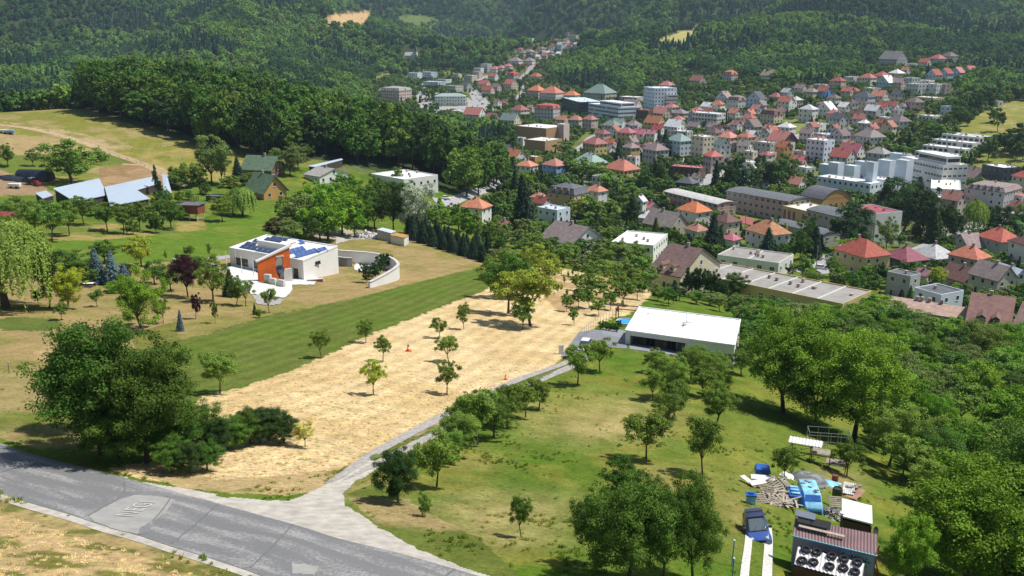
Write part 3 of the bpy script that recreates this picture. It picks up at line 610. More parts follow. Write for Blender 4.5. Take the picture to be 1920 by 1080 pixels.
# ---------------------------------------------------------------- town: x, ground line, width, storeys, roof, wall, roof colour[, angle]
T_ = '''743 193 58 4 m k g -40;883 155 22 3 f c l;875 170 18 2 g g d;912 137 19 4 f g l;898 141 18 3 f w l;896 148 16 3 f k l;857 148 15 2 f c l;778 150 24 3 f W b;805 149 26 3 f b b;815 163 42 2 f b b;852 172 30 2 f g g;833 158 24 2 f W g;
908 168 22 2 g k r;925 152 18 2 g w r;928 138 16 2 h w r;940 136 16 2 h w r;953 133 16 2 h w r;915 180 22 2 g k r;931 174 18 2 g k s;962 153 20 3 m g r;958 173 24 3 g c r;933 203 14 2 g w r;946 199 14 1 g t r;975 220 32 2 h w r;890 236 38 3 g w r;924 237 28 2 g k r;957 240 40 2 g c G;860 222 24 2 f w l;995 214 12 2 g k s;
976 101 11 2 h w r;994 106 16 2 h g s;1016 100 14 2 h w s;1036 98 14 2 g w r;1051 96 14 3 g b l;1069 94 11 2 g w r;1028 103 12 1 h k l;1080 91 9 2 g w l;1062 84 12 2 g w s;1042 80 12 1 h t n;1075 77 22 2 f g l;1103 71 10 1 h k r;1063 68 10 1 h t n;995 81 12 2 f w d;967 124 24 2 h w s;993 123 20 2 h w s;1009 114 9 2 g w l;981 108 14 2 h k s;1005 150 24 2 h w r;1022 112 11 2 g k r;1034 107 10 2 h w s;1004 108 9 2 h w r;1048 104 10 1 g w l;1056 89 10 2 h w r;1090 84 9 1 h w r;
1006 187 32 3 h k o;1072 190 28 2 h w o;1035 192 46 3 h w o -35;1125 191 62 3 h t G -35;1080 240 26 2 h g r;1106 247 26 3 h k r;1055 239 22 2 g c o;1026 231 48 4 m g r -25;1184 226 34 4 g c s;1184 194 46 2 f g l;1208 229 28 3 f n r;1240 227 34 2 g k r;1160 247 26 2 g w G;1146 260 34 3 h t G;1187 250 26 2 h g s;1227 254 36 3 g y o;1265 262 36 3 g w l;1275 227 28 2 p t s;
1174 275 32 3 h y k;1200 268 26 2 g w k;1222 268 20 2 g w k;1115 299 46 3 h y r -50;1130 277 26 3 h k r;1182 307 30 3 h y s -50;1228 312 48 3 h g s -50;1272 293 48 3 h b G -45;1316 296 42 4 f c l -48;1336 286 28 4 h t n;1280 264 32 2 f g l;1335 326 32 3 h k r -60;1352 302 28 3 g w G -60;1288 357 38 1 p d d;1307 346 20 1 g g s;1165 342 68 2 h y r -45;1105 320 72 1 h g G;
1040 333 48 2 p B r -45;988 333 37 2 p w o -35;966 304 42 1 g w o;1002 306 22 1 f o l;947 290 26 1 g g d;1137 359 56 2 f w d -40;1118 386 40 2 h w o;893 416 58 2 h w o -30;1010 383 28 1 h w o;1017 394 32 1 g w r;945 439 26 1 g t o;1038 424 62 2 f W b -40;
1200 405 20 2 G w l;1218 403 24 1 g w r;1218 426 46 1 h w l;1247 440 84 1 g t s -40;1300 428 62 2 h w o -45;1358 448 52 2 h c n -45;1305 450 38 1 h w o;1368 467 34 1 h w k;1437 473 80 2 h w o -50;
1612 516 94 2 h y r -45;1694 507 78 1 p d m -45;1748 502 76 1 p g l -45;1812 481 54 1 G g s;1868 486 68 2 h g r -45;1812 521 64 2 h t o;1800 546 68 1 g t n;1855 563 72 2 g c s;1888 546 66 1 g w b;1915 513 50 3 h w n;1690 559 54 2 f g d;1730 536 24 1 g w k;
1645 321 40 3 h g g;1787 338 28 2 f t t;1823 346 50 1 g t s;1872 353 58 3 f d l -45;1913 372 30 3 h c r;1907 396 40 2 f w r;1910 409 40 1 g t r;1912 421 36 1 f w l;1743 358 40 2 h c s;1752 399 44 2 f t l;1785 403 36 2 g t r;1826 389 46 1 f w l;
1308 161 28 2 g t r;1250 165 26 1 h t r;1368 156 24 3 m g r;1442 154 30 2 g w t;1468 151 26 1 g b l;1357 196 28 2 G b t;1381 209 32 3 m w s;1417 206 32 3 G b d;1472 213 26 3 g w o;1491 203 22 2 p k l;1514 230 30 3 p w l;1548 222 32 2 G w l;1445 239 36 3 m c n;1473 257 30 2 p w l;1410 254 30 2 G g s;1380 243 30 1 h w r;1403 237 26 2 h w r;1445 267 28 2 G k r;1465 285 56 2 g n o;1455 189 24 1 h g r;1475 187 20 2 g w l;1500 179 20 2 g c s;1520 187 24 2 h c s;1545 186 26 2 g B r;1540 167 26 1 f g l;1528 251 32 2 f w l;1514 269 28 2 g w s;1546 273 36 2 f b l;1362 286 36 3 h k o;1397 286 28 3 h c r;
1673 128 46 3 g g g;1712 127 28 1 f w l;1733 128 18 2 g w r;1757 121 24 2 h b r;1779 116 24 2 h w s;1819 101 22 1 g g d;1832 91 12 1 g w r;1853 78 12 1 f w l;1827 130 12 1 f w l;1750 154 23 2 G b r;1772 151 21 2 G b r;1794 149 21 2 G b r;1817 146 21 2 G b r;1598 159 26 2 f w l;1626 160 26 2 h w r;1652 156 26 2 p k r;1680 151 24 2 p c l;1697 144 14 2 g w o;1660 169 28 2 G e l;1683 169 22 2 g k s;1708 161 24 2 f w l;1733 159 28 1 f w l;1718 181 32 3 f w l;1749 181 28 3 f w l;1770 181 16 3 f k l;1742 193 46 1 f c c;1648 196 28 2 g w o;1682 193 20 2 g g d;1634 174 26 1 f w l;1570 166 24 2 h k r;1617 206 34 3 h b d;1655 219 26 2 g w r;1673 216 24 2 g w r;1636 225 28 2 g g l;1605 232 24 2 g c n;1583 217 22 2 g w c;1692 209 20 1 h g s;1713 209 28 2 h k s;1778 219 24 2 f b b;1745 229 40 1 f w l;1683 247 36 2 h w s;1660 231 20 1 f w l;1650 239 14 1 g o o;1572 241 30 2 g w d;1870 200 14 1 f w l;1562 200 22 2 h w s;1588 186 20 2 g k r;1600 178 18 1 h w r;1545 205 16 1 g w r;
1574 274 30 2 G w s;1596 269 20 1 g t n;1628 278 54 2 h w s;1535 306 48 4 f W c -35;1595 306 46 2 g w m;1578 317 46 2 g w r;1467 307 28 3 g o o;1436 299 32 3 f g l;1443 309 20 2 f c l;1406 306 22 2 f c l;1425 286 20 2 g t t;1396 293 26 2 g w s;1470 323 34 1 g k r;1398 327 34 2 f w l;1498 313 24 1 g k k;1425 356 26 1 p w s;1490 358 34 1 g w r;1510 328 30 1 f w l;1420 330 26 1 f w l;1335 245 22 1 g g d;1300 235 20 1 h w s'''
for row in T_.replace('\n', '').split(';'):
    v = row.split()
    if len(v) < 7: continue
    x, yb, wp, st = float(v[0]), float(v[1]), float(v[2]), int(v[3])
    big = wp*mpp(G(x, yb)) > 20
    wp *= 1.12 if wp < 40 else 1.0
    bld(x, yb, wp, st, v[4], v[5], v[6], phi=float(v[7]) if len(v) > 7 else None, dorm=(2 if v[4] == 'm' else 0), chim=2 if big else 1)
rf_ = random.Random(12); nf = 0
for _ in range(1800):
    x, y = rf_.uniform(1000, 1690), rf_.uniform(205, 345)
    if not bool(inpoly(np.array([x]), np.array([y]), [(1130, 255), (1240, 215), (1560, 175), (1690, 160), (1700, 250), (1560, 330), (1500, 330), (1420, 345), (1340, 300), (1200, 320), (1120, 320)])[0]) : continue
    if bool(inpoly(np.array([x]), np.array([y]), [(1460, 215), (1530, 215), (1520, 250), (1480, 262), (1460, 245)])[0]): continue
    p_ = G(x, y)
    if any((f[0]-p_.x)**2+(f[1]-p_.y)**2 < (max(f[4], f[5])*.6+6.3)**2 for f in FOOT): continue
    bld(x, y, rf_.uniform(20, 27), rf_.choice([1, 2, 2]), rf_.choice('hggGf'), rf_.choice('wwwwcckb'), rf_.choice('rrrosslnkr')); nf += 1
    if nf >= 66: break
print('fillers', nf)
# ---- larger landmarks, each with its own label
bld(845, 198, 58, 3, 'h', 'w', 'G', phi=-3, ratio=.45, label='white spa building with rose pillars and green hipped roof facing a lawn', cat='building', name='spa_building', chim=0, rh=3)
bcor((1053, 183), (1085, 192), (1107, 185), 15, 4, 'f', 'd', 'b', label='dark glass office block with pale metal roof and yellow end wall', cat='building', name='office_block', sp=1.9, ww=1.5, wh=1.8)
b_ = bcor((1103, 194), (1160, 202), (1169, 196), 14, 4, 'f', 'W', 'l', label='large white office block with ribbon windows in the town centre', cat='building', name='office_block', sp=2.4, ww=2.1, wh=1.3, pent=(.25, .95, .2, .8, 3.4))
bcor((1207, 163), (1228, 166), (1238, 161), 24, 7, 'f', 'W', 'l', label='tall white hotel tower rising above the houses', cat='building', name='hotel_tower')
bcor((1226, 170), (1249, 178), (1256, 173), 17, 5, 'f', 'w', 'l', label='white balcony wing right of the hotel tower', cat='building', name='hotel_wing', sp=1.6, ww=1.5, wh=1.2)
WOODW = mat('wood_cladding', (.44, .27, .14), var=.12, scale=.6, streak=(3, 3, .3))
bcor((967, 236.5), (1024, 241.5), (1043, 235), 13, 1, 'f', 't', 'l', label='large timber-clad hall with flat white roof in the town', cat='building', name='concert_hall', wmat=WOODW, win=False, chim=0)
bcor((984, 262), (1022, 265.5), (1040, 259.5), 9.5, 1, 'f', 't', 'l', label='smaller timber-clad hall with white roof below the large hall', cat='building', name='concert_hall', wmat=WOODW, win=False, chim=0)
bld(977, 277, 18, 2, 'f', 'w', 'l', phi=-30, label='white annex left of the smaller timber hall', cat='building', name='hall_annex')
bcor((1044, 233), (1057, 234), (1060, 232), 15, 1, 'f', 'k', 'l', label='windowless pale pink stage tower beside the timber hall', cat='building', name='stage_tower', win=False, chim=0)
bld(1065, 391, 78, 2, 'm', 'y', 'd', phi=-35, label='yellow villa with dark charcoal mansard storey above the gardens', cat='house', name='villa', dorm=3)
bld(1288, 338, 66, 2, 'f', 'n', 'k', phi=-22, ratio=.5, label='brown and white flat-roofed terrace house with red roof edge', cat='house', name='modern_house')
bld(1328, 235, 60, 3, 'f', 'w', 'l', phi=-35, ratio=.5, label='white flat-roofed modern villa above the hipped pink roofs', cat='building', name='modern_villa', ww=2)
bcor((1245, 358), (1346, 382.5), (1375, 377.5), 5.6, 2, 'a', 't', 'w', rh=.9, label='long tan school wing under a curved white roof', cat='school', name='school_wing', chim=0, sp=3.4, ww=1.8, wh=1.5)
bcor((1363, 357), (1480, 377.5), (1502.5, 368), 9.5, 3, 'a', 't', 'd', rh=1.1, label='long three-storey school wing with rows of white-framed windows', cat='school', name='school_wing', chim=0, sp=3, ww=1.7, wh=1.6)
bcor((1468, 387), (1512, 397), (1532, 384), 7.5, 1, 'f', 'y', 'c', label='yellow school entrance hall with tall window front and cream roof', cat='school', name='school_hall', chim=0, sp=2.2, ww=1.7, wh=4.5)
bcor((1513, 392), (1637, 421), (1673, 412), 8.5, 2, 'a', 't', 'd', rh=1.1, label='school wing with grey curved roof behind the round dark tree', cat='school', name='school_wing', chim=1, sp=3, ww=1.7, wh=1.6)
bcor((1449, 416), (1544, 439), (1556, 430), 5, 1, 'a', 'g', 'd', rh=.9, label='low school wing with grey roof nearest the gardens', cat='school', name='school_wing', chim=2, sp=3.2, ww=1.6, wh=1.5)
bcor((1502, 365), (1543, 374), (1572, 364), 6.5, 1, 'a', 'o', 'd', rh=4.2, label='sports hall with dark barrel roof and orange side wall', cat='school', name='sports_hall', chim=0)
bcor((1588, 388), (1643, 402), (1672, 393), 12.5, 1, 'f', 'w', 'm', label='white cube hall topped by a crimson flat roof', cat='school', name='gymnasium', chim=0, win=False)
bld(1568, 393, 40, 1, 'g', 'w', 'd', label='small white link building right of the barrel-roofed hall', cat='school', name='link_building')
k_ = 0
for x, yb, wp, st, rt in ((1590, 369, 112, 2, .35), (1565, 342, 27, 3, .9), (1595, 348, 27, 3, .9), (1630, 367, 19, 5, .9), (1624, 341, 42, 3, .5), (1658, 350, 30, 4, .7), (1684, 336, 36, 4, .5), (1711, 348, 27, 4, .8), (1690, 363, 29, 5, .9), (1655, 366, 66, 2, .5), (1550, 334, 30, 2, .9)):
    bld(x, yb, wp, st, 'f', 'W', 'l', phi=-34, ratio=rt, name='gallery_block', cat='building', chim=0, win=k_ == 0, label=['long bluish base block of the cubic white arts complex', 'leftmost raised cube of the white arts complex', 'second raised cube of the arts complex beside a roof court', 'tall narrow slab at the corner of the arts complex', 'wide rear cube of the arts complex behind two small cubes', 'cube in the middle of the arts complex', 'rear slab of the arts complex near the office block', 'rightmost cube of the arts complex', 'tall pale blue cube nearest the spruces', 'low front hall of the arts complex above the spruces', 'low block at the left end of the arts complex'][k_]); k_ += 1
bcor((1689, 294), (1769, 311), (1784, 303), 15, 4, 'f', 'w', 'l', label='big white office building with two dark window bands', cat='building', name='office_building', sp=2.3, ww=1.9, wh=1.2, pent=(.28, .93, .25, .8, 4))
bcor((1745, 354), (1802, 357.5), (1823, 340), 9, 2, 'f', 'w', 'c', label='white hall with narrow upright windows and cream flat roof', cat='building', name='white_hall', sp=2.2, ww=.7, wh=2.2)
bcor((1810, 352), (1884, 361), (1896, 350), 10.5, 3, 'm', 'g', 's', rh=2.6, label='hotel with dark brown top floor and slate-brown roof', cat='building', name='hotel', dorm=5)
ta = thing('terraced_flats', 'stepped white terrace flats climbing the slope to the meadow', 'building', G(1800, 300))
for i, (x, yb, wp) in enumerate(((1822, 268, 64), (1805, 279, 70), (1790, 290, 76), (1774, 301, 80), (1757, 313, 76))):
    r_ = bld(x, yb, wp, 2 if i else 1, 'f', 'w', 'l', phi=-32, ratio=.32, name='terrace_level', label='x', cat='x', chim=0, ww=2.2, wh=1.7, sp=3.2)
    del r_['label'], r_['category']; mw = Matrix.Translation(r_.location) @ Matrix.Rotation(r_.rotation_euler.z, 4, 'Z'); r_.parent = ta; r_.location = Vector(r_.location)-ta.location
# ---- church in the wood
cp = G(774, 112); ch = thing('church', 'pale church with a pointed grey spire among the hillside trees', 'church', cp, R(-20))
b = MB(); b.box(-13, 3, -4, 4, -2, 7, 0); roof_b = MB(); b.box(3.2, 8, -2.6, 2.6, -2, 13, 0)
roof_into(roof_b, 16, 8, 7, 'g', 5, .4, 0, b, 0); roof_b.v = [(p[0]-13, p[1]-4, p[2]) for p in roof_b.v]; i0 = None
b2 = MB(); b2.box(-13, 3, -4, 4, -2, 7, 0); b2.box(3.2, 8, -2.6, 2.6, -2, 13, 0); b2.poly([(-13, -4, 7), (-13, 4, 7), (-13, 0, 11.7)], 0)
b2.build('wall', wallm('c'), ch); roof_b.build('roof', roofmat('l'), ch)
s_ = MB(); ap = (5.6, 0, 23); cs = [(2.9, -2.9, 13), (8.3, -2.9, 13), (8.3, 2.9, 13), (2.9, 2.9, 13)]
for i in range(4): s_.poly([cs[i], cs[(i+1) % 4], ap])
s_.poly(cs[::-1]); s_.build('spire', roofmat('d'), ch)
# ---- tower crane
kp = G(984, 166); cr_ = thing('tower_crane', 'red tower crane with long jib over the side street', 'crane', kp)
REDM = mat('red_steel', (.45, .10, .06)); b = MB(); b.tube((0, 0, -1), (0, 0, 30), .7, .6, 4); b.build('mast', REDM, cr_)
b = MB(); b.tube((-8, 0, 29), (42, 14, 31), .6, .35, 4); b.tube((0, 0, 29), (0, 0, 33), .3, .2, 4); b.build('jib', REDM, cr_)
# ---- middle ground houses seen clearly
bcor((1014, 443), (1072, 457), (1090, 436), 4.5, 2, 'g', 'w', 's', rh=4.6, near=True, label='white gabled house with dark red tiled roof and flat white dormer', cat='house', name='gabled_house', o=.7, dorm=0)
dh = FOOT[-1]
bcor((1146, 455), (1225, 462), (1253, 440), 6, 2, 'f', 'w', 'l', label='pale flat-roofed villa with stepped terraces behind the orchard trees', cat='house', name='flat_roofed_villa', chim=2)
bcor((1345, 479), (1460, 495), (1478, 477), 4.2, 1, 'f', 'w', 'g', near=True, seams=1, label='white semi-detached bungalow with flat grey roof and chimneys', cat='house', name='bungalow', chim=4, sp=3.6, ww=1.6)
bcor((1274, 509), (1580, 572), (1596, 540), 4.2, 1, 'f', 'y', 'g', near=True, seams=6, label='long terrace with flat grey-brown bitumen roof and chimneys', cat='house', name='row_houses', chim=6, sp=3.4, ww=1.5)
bcor((1217, 505), (1276, 517), (1308, 484), 4.6, 1, 'g', 'c', 'n', rh=5.6, near=True, label='cream house with steep brown tiled roof at the terrace end', cat='house', name='gabled_house', dorm=2, chim=1, o=.5)
bcor((1665, 574), (1816, 598), (1822, 580), 4, 1, 'g', 't', 't', rh=1.6, near=True, label='long low row with worn brown and grey roof above the orchard', cat='house', name='row_houses', chim=4)
bcor((1812, 607), (1892, 618), (1905, 573), 5, 1, 'g', 'd', 'n', rh=5, near=True, label='house with dark brown tiles, skylights and gabled dormers by the orchard', cat='house', name='tiled_house', dorm=2)
bcor((1895, 622), (1960, 634), (1972, 592), 5, 1, 'g', 'g', 'n', rh=5, near=True, label='brown tiled house with grey dormers at the right edge', cat='house', name='tiled_house', dorm=2)
bcor((1715, 541), (1765, 555), (1812, 548), 6.5, 2, 'f', 'W', 'd', near=True, label='modern grey villa with solar panels on its flat roof', cat='house', name='flat_roofed_villa')
# left side houses
bld(495, 334, 76, 1, 'g', 'n', 'F', phi=-32, near=True, label='dark timber chalet with grey-green gabled roof by the wood', cat='house', name='chalet', rh=4.2, o=.9)
bld(500, 375, 72, 1, 'g', 'o', 'F', phi=-58, near=True, label='orange-brown timber chalet with steep green roof above the meadow', cat='house', name='chalet', rh=5, o=.9)
bld(613, 345, 80, 1, 'g', 'w', 'g', phi=-52, near=True, ratio=1.5, label='long white bungalow with grey gabled roof below the dark wood', cat='house', name='bungalow', rh=2.2)
bcor((695, 327), (757, 338), (778, 322), 4.6, 1, 'f', 'w', 'l', near=True, label='white flat-roofed house with red balcony below the dark wood', cat='house', name='flat_roofed_house', chim=2)
bld(10, 441, 44, 1, 'g', 't', 'm', near=True, label='small shed with crimson roof at the left edge', cat='shed', name='garden_shed', chim=0)
bld(412, 382, 46, 1, 'f', 'd', 'd', near=True, phi=-30, ratio=.6, label='flat dark lean-to roof beside the thatched-looking willow', cat='shed', name='carport', chim=0, win=False, h=2.4)
# stilted brown cabin
sp_ = G(362, 412); cab = thing('stilt_cabin', 'red-brown wooden cabin on white stilts at the meadow edge', 'cabin', sp_, R(-30)+.35)
b = MB(); b.box(-2.9, 2.9, -2.2, 2.2, 2.1, 4.6); b.build('wall', mat('red_brown_boards', (.22, .07, .045), streak=(4, 4, .4), scale=1, var=.2), cab)
b = MB(); b.box(-3.2, 3.2, -2.5, 2.5, 4.6, 4.8); b.build('roof', roofmat('d', True), cab)
for x in (-2.5, 0, 2.5):
    for y in (-1.9, 1.9): b = MB(); b.tube((x, y, -1.4), (x, y, 2.1), .14); b.build('stilt', FRAME, cab)
# metal barns, roofs given by their corners: (pixel x, pixel y, height)
BLM = mat('pale_blue_sheet_metal', (.44, .52, .60), rough=.45, metal=.15, var=.06, scale=.2, streak=(1, .1, 1)); BWAL = mat('barn_wall', (.07, .055, .045), var=.2)
def slab(name, cs, label, cat, wall=BWAL, rm=None, t=.18, posts=None, parent=None):
    P = [G(x, y, h) for x, y, h in cs]; c = sum(P, Vector())/len(P); g = TZ(c.x, c.y); th = parent or thing(name, label, cat, (c.x, c.y, g))
    if parent: c = parent.location.copy(); g = c.z
    L_ = [p-Vector((c.x, c.y, g)) for p in P]; n = len(L_)
    a = sum(L_[k].x*L_[(k+1) % n].y-L_[(k+1) % n].x*L_[k].y for k in range(n))
    if a < 0: L_ = L_[::-1]
    b = MB(); b.poly(L_); b.poly([p-Vector((0, 0, t)) for p in L_[::-1]])
    for i in range(n): p, q = L_[i], L_[(i+1) % n]; z = Vector((0, 0, t)); b.poly([p-z, q-z, q, p])
    b.build('roof', rm or BLM, th)
    m = sum(L_, Vector())/n; I = [m+(p-m)*.94 for p in L_]; b = MB()
    for i in range(n): p, q = I[i], I[(i+1) % n]; b.poly([(p.x, p.y, -2.5), (q.x, q.y, -2.5), (q.x, q.y, q.z-t*.9), (p.x, p.y, p.z-t*.9)])
    b.build('wall', wall, th); FOOT.append((c.x, c.y, 1, 0, 8, 8, 5, (cs[0][0], cs[0][1]))); return th
slab('barn', [(99, 353, 5.2), (186, 334, 5.2), (202, 365, 3), (140, 378, 3)], 'large barn with a broad pale blue sheet-metal roof', 'barn')
slab('barn', [(196, 350, 4.4), (236, 342, 4.4), (281, 372, 2.6), (206, 386, 2.6)], 'middle barn with pale blue sheet-metal roof and chimney', 'barn')
slab('barn', [(232, 342.5, 3.6), (291, 330, 3.6), (303, 342, 2.5), (257, 356, 2.5)], 'long narrow stable with pale metal roof along the paddock', 'barn')
slab('barn', [(304, 326, 5), (313, 329, 5), (322, 361, 2.4), (307, 363, 2.4)], 'steep white metal roofed stable right of the dark thuja', 'barn')
slab('barn', [(311, 331, 3.4), (328, 327, 3.4), (331, 339, 2.6), (318, 343, 2.6)], 'small pale metal roof between the stable and the hedge', 'barn')
slab('barn', [(66, 362, 3), (86, 357, 3), (100, 366, 2.3), (80, 372, 2.3)], 'small metal-roofed lean-to at the left end of the barns', 'barn')
slab('barn', [(577, 311, 3.4), (640, 297, 3.4), (643, 299, 3), (590, 313, 3)], 'thin pale roof of an open shelter under the wood edge', 'shelter')
slab('garage', [(706, 430, 3.1), (717, 426.5, 3.1), (743, 433, 2.7), (733, 437, 2.7)], 'white concrete garage with pale blue roof, left of the pair', 'garage', wall=wallm('g'), rm=roofmat('b', True))
slab('garage', [(731, 440.5, 2.6), (741, 436, 2.6), (767, 440.5, 2.6), (758, 446, 2.6)], 'white concrete garage with rusty orange roof, right of the pair', 'garage', wall=wallm('w'), rm=mat('rusty_roof', (.42, .25, .08), var=.4, scale=.8))
# ---- labels for all town buildings that have none yet
def region(x, y):
    if x < 1115 and y < 118: return 'far up the side valley'
    if x > 1640 and y < 137: return 'on the top hillside road'
    if x < 935 and y < 200: return 'beside the spa square'
    if x < 1010 and y < 205: return 'along the upper main street'
    if x < 1010 and y < 245: return 'left of the timber halls'
    if x < 1020: return 'below the timber halls'
    if x < 1210 and y < 252: return 'near the white office block'
    if x < 1300 and y < 240: return 'below the hotel tower'
    if x < 1360 and y > 300 and y < 365: return 'between the halls and the school'
    if x < 1360 and y < 305 and y >= 200: return 'right of the timber halls'
    if x < 1560 and y < 215: return 'under the forest edge'
    if x < 1560 and y < 290: return 'around the open grassy slope'
    if x < 1560 and y < 365: return 'left of the arts complex'
    if y < 172: return 'on the right hillside below the forest'
    if y < 212 : return 'on the middle hillside'
    if y < 290: return 'on the lower right hillside'
    if y < 325 and x < 1700: return 'behind the arts complex'
    if x > 1600 and y < 430: return 'beyond the willow at the right'
    if x > 1560: return 'right of the round dark tree'
    if x < 1100: return 'beyond the spruce hedge'
    return 'in front of the school'
def lab_all():
    D = {}
    for o, px, big, wc, rc, k, st in ALLH:
        s = ('tall ' if st >= 4 else '')+WN[wc]+' '+('apartment block' if big else 'house')
        D.setdefault((s, RN[rc]+' '+KN[k], region(*px), big), []).append((px, o))
    NTH = ['leftmost', 'second from left', 'third from left', 'fourth from left', 'fifth from left', 'sixth from left', 'seventh from left', 'eighth from left', 'ninth from left', 'tenth from left', 'eleventh from left', 'twelfth from left']
    for (s, r, g, big), L_ in D.items():
        L_.sort(key=lambda q: q[0][0])
        for i, (px, o) in enumerate(L_):
            o['label'] = f'{s} with {r} roof {g}' if len(L_) == 1 else f'{NTH[i]} {s} with {r} roof {g}'
            o['group'] = 'apartment blocks in the town' if big else 'houses in the town'
lab_all()
for o, px, big, wc, rc, k, st in ALLH:
    if len(o['label'].split()) > 16: o['label'] = o['label'].replace(' '+KN[k]+' roof', ' roof').replace('apartment block', 'flats')
    if len(o['label'].split()) > 16: o['label'] = o['label'].replace('of the ', 'the ').replace(' with', ' and')
# ---- streets and squares
for pts, w in (([(800, 205), (795, 185), (787, 160), (783, 145)], 17), ([(935, 225), (905, 195), (893, 175), (888, 158), (898, 148), (925, 142)], 17), ([(960, 188), (985, 165), (978, 150), (992, 132), (1000, 120)], 9), ([(1230, 205), (1300, 204), (1345, 200), (1370, 215), (1400, 214)], 7),
               ([(1320, 360), (1335, 335), (1348, 312), (1330, 300)], 9), ([(1040, 300), (1075, 285), (1100, 272), (1115, 256), (1140, 250)], 10), ([(1405, 265), (1470, 270), (1510, 248), (1560, 230)], 7), ([(1680, 208), (1720, 218), (1770, 226)], 5), ([(1720, 150), (1755, 135), (1790, 128)], 5),
               ([(820, 372), (835, 385), (862, 372), (895, 360), (925, 350), (940, 320)], 5), ([(1480, 500), (1530, 510), (1570, 480), (1640, 470), (1700, 478), (1800, 440), (1900, 425), (1980, 420)], 8), ([(1560, 490), (1600, 455), (1660, 440), (1780, 430), (1900, 395)], 6), ([(1500, 560), (1600, 580), (1700, 610), (1800, 660), (1900, 700), (1980, 730)], 4), ([(1420, 300), (1400, 340), (1480, 345)], 12), ([(1250, 300), (1300, 300), (1345, 292)], 14), ([(1660, 345), (1700, 372), (1790, 395), (1890, 440)], 8), ([(1150, 330), (1100, 345), (1070, 350)], 5)):
    ribbon('street', pts, w, .15, STRT)
drape('square', [(800, 175), (860, 172), (890, 190), (905, 215), (840, 222), (800, 210), (816, 200), (876, 198), (872, 182)], .12, STRT)
drape('school_yard', [(1860, 395), (1925, 390), (1940, 440), (1860, 440)], .1, STRT)
drape('running_track', [(1215, 373), (1275, 383), (1345, 398), (1400, 407), (1512, 443), (1510, 455), (1400, 422), (1320, 405), (1210, 382)], .25, mat('red_track', (.33, .10, .095), var=.08))
drape('car_park', [(1320, 300), (1350, 300), (1340, 285), (1300, 292)], .12, STRT)

ribbon('dirt_track', [(-60, 226), (0, 234), (60, 242), (130, 259), (200, 284), (260, 305), (310, 328), (345, 350)], 4.2, .06, mat('dirt', (.42, .31, .18), var=.2, scale=.5, bump=.4))
ribbon('dirt_track', [(345, 350), (320, 330), (290, 312), (230, 308)], 2.6, .05, MATS['dirt'])
# ---------------------------------------------------------------- trees
BARK = mat('bark', (.10, .075, .055), var=.3, scale=3, bump=.4)
LC = dict(fruit=(.14, .22, .036), dark=(.042, .085, .02), bright=(.135, .25, .02), olive=(.155, .205, .058), gold=(.36, .42, .03), purple=(.06, .02, .03), spruce=(.032, .065, .034), blue=(.13, .20, .22), willow=(.27, .37, .07), silver=(.36, .40, .30), walnut=(.28, .33, .04), mid=(.078, .15, .022), rust=(.28, .12, .05), weed=(.5, .47, .15))
for k_, c_ in LC.items(): leafmat('leaves_'+k_, c_)
leaf_ = lambda k: MATS['leaves_'+k]
def quads(P, Nn, size, r, asp=1.25):
    n = len(P); Nn = Nn/(np.linalg.norm(Nn, axis=1)[:, None]+1e-9)
    t = r.normal(size=(n, 3)); t -= (t*Nn).sum(1)[:, None]*Nn; t /= np.linalg.norm(t, axis=1)[:, None]+1e-9; b = np.cross(Nn, t)
    s = size*r.uniform(.6, 1.35, n)[:, None]; a = t*s*asp*.5; c = b*s*.5
    V = np.stack([P-a, P-c*.9+a*.1, P+a, P+c*.9+a*.1], 1).reshape(-1, 3)
    return V, np.arange(4*n).reshape(n, 4)
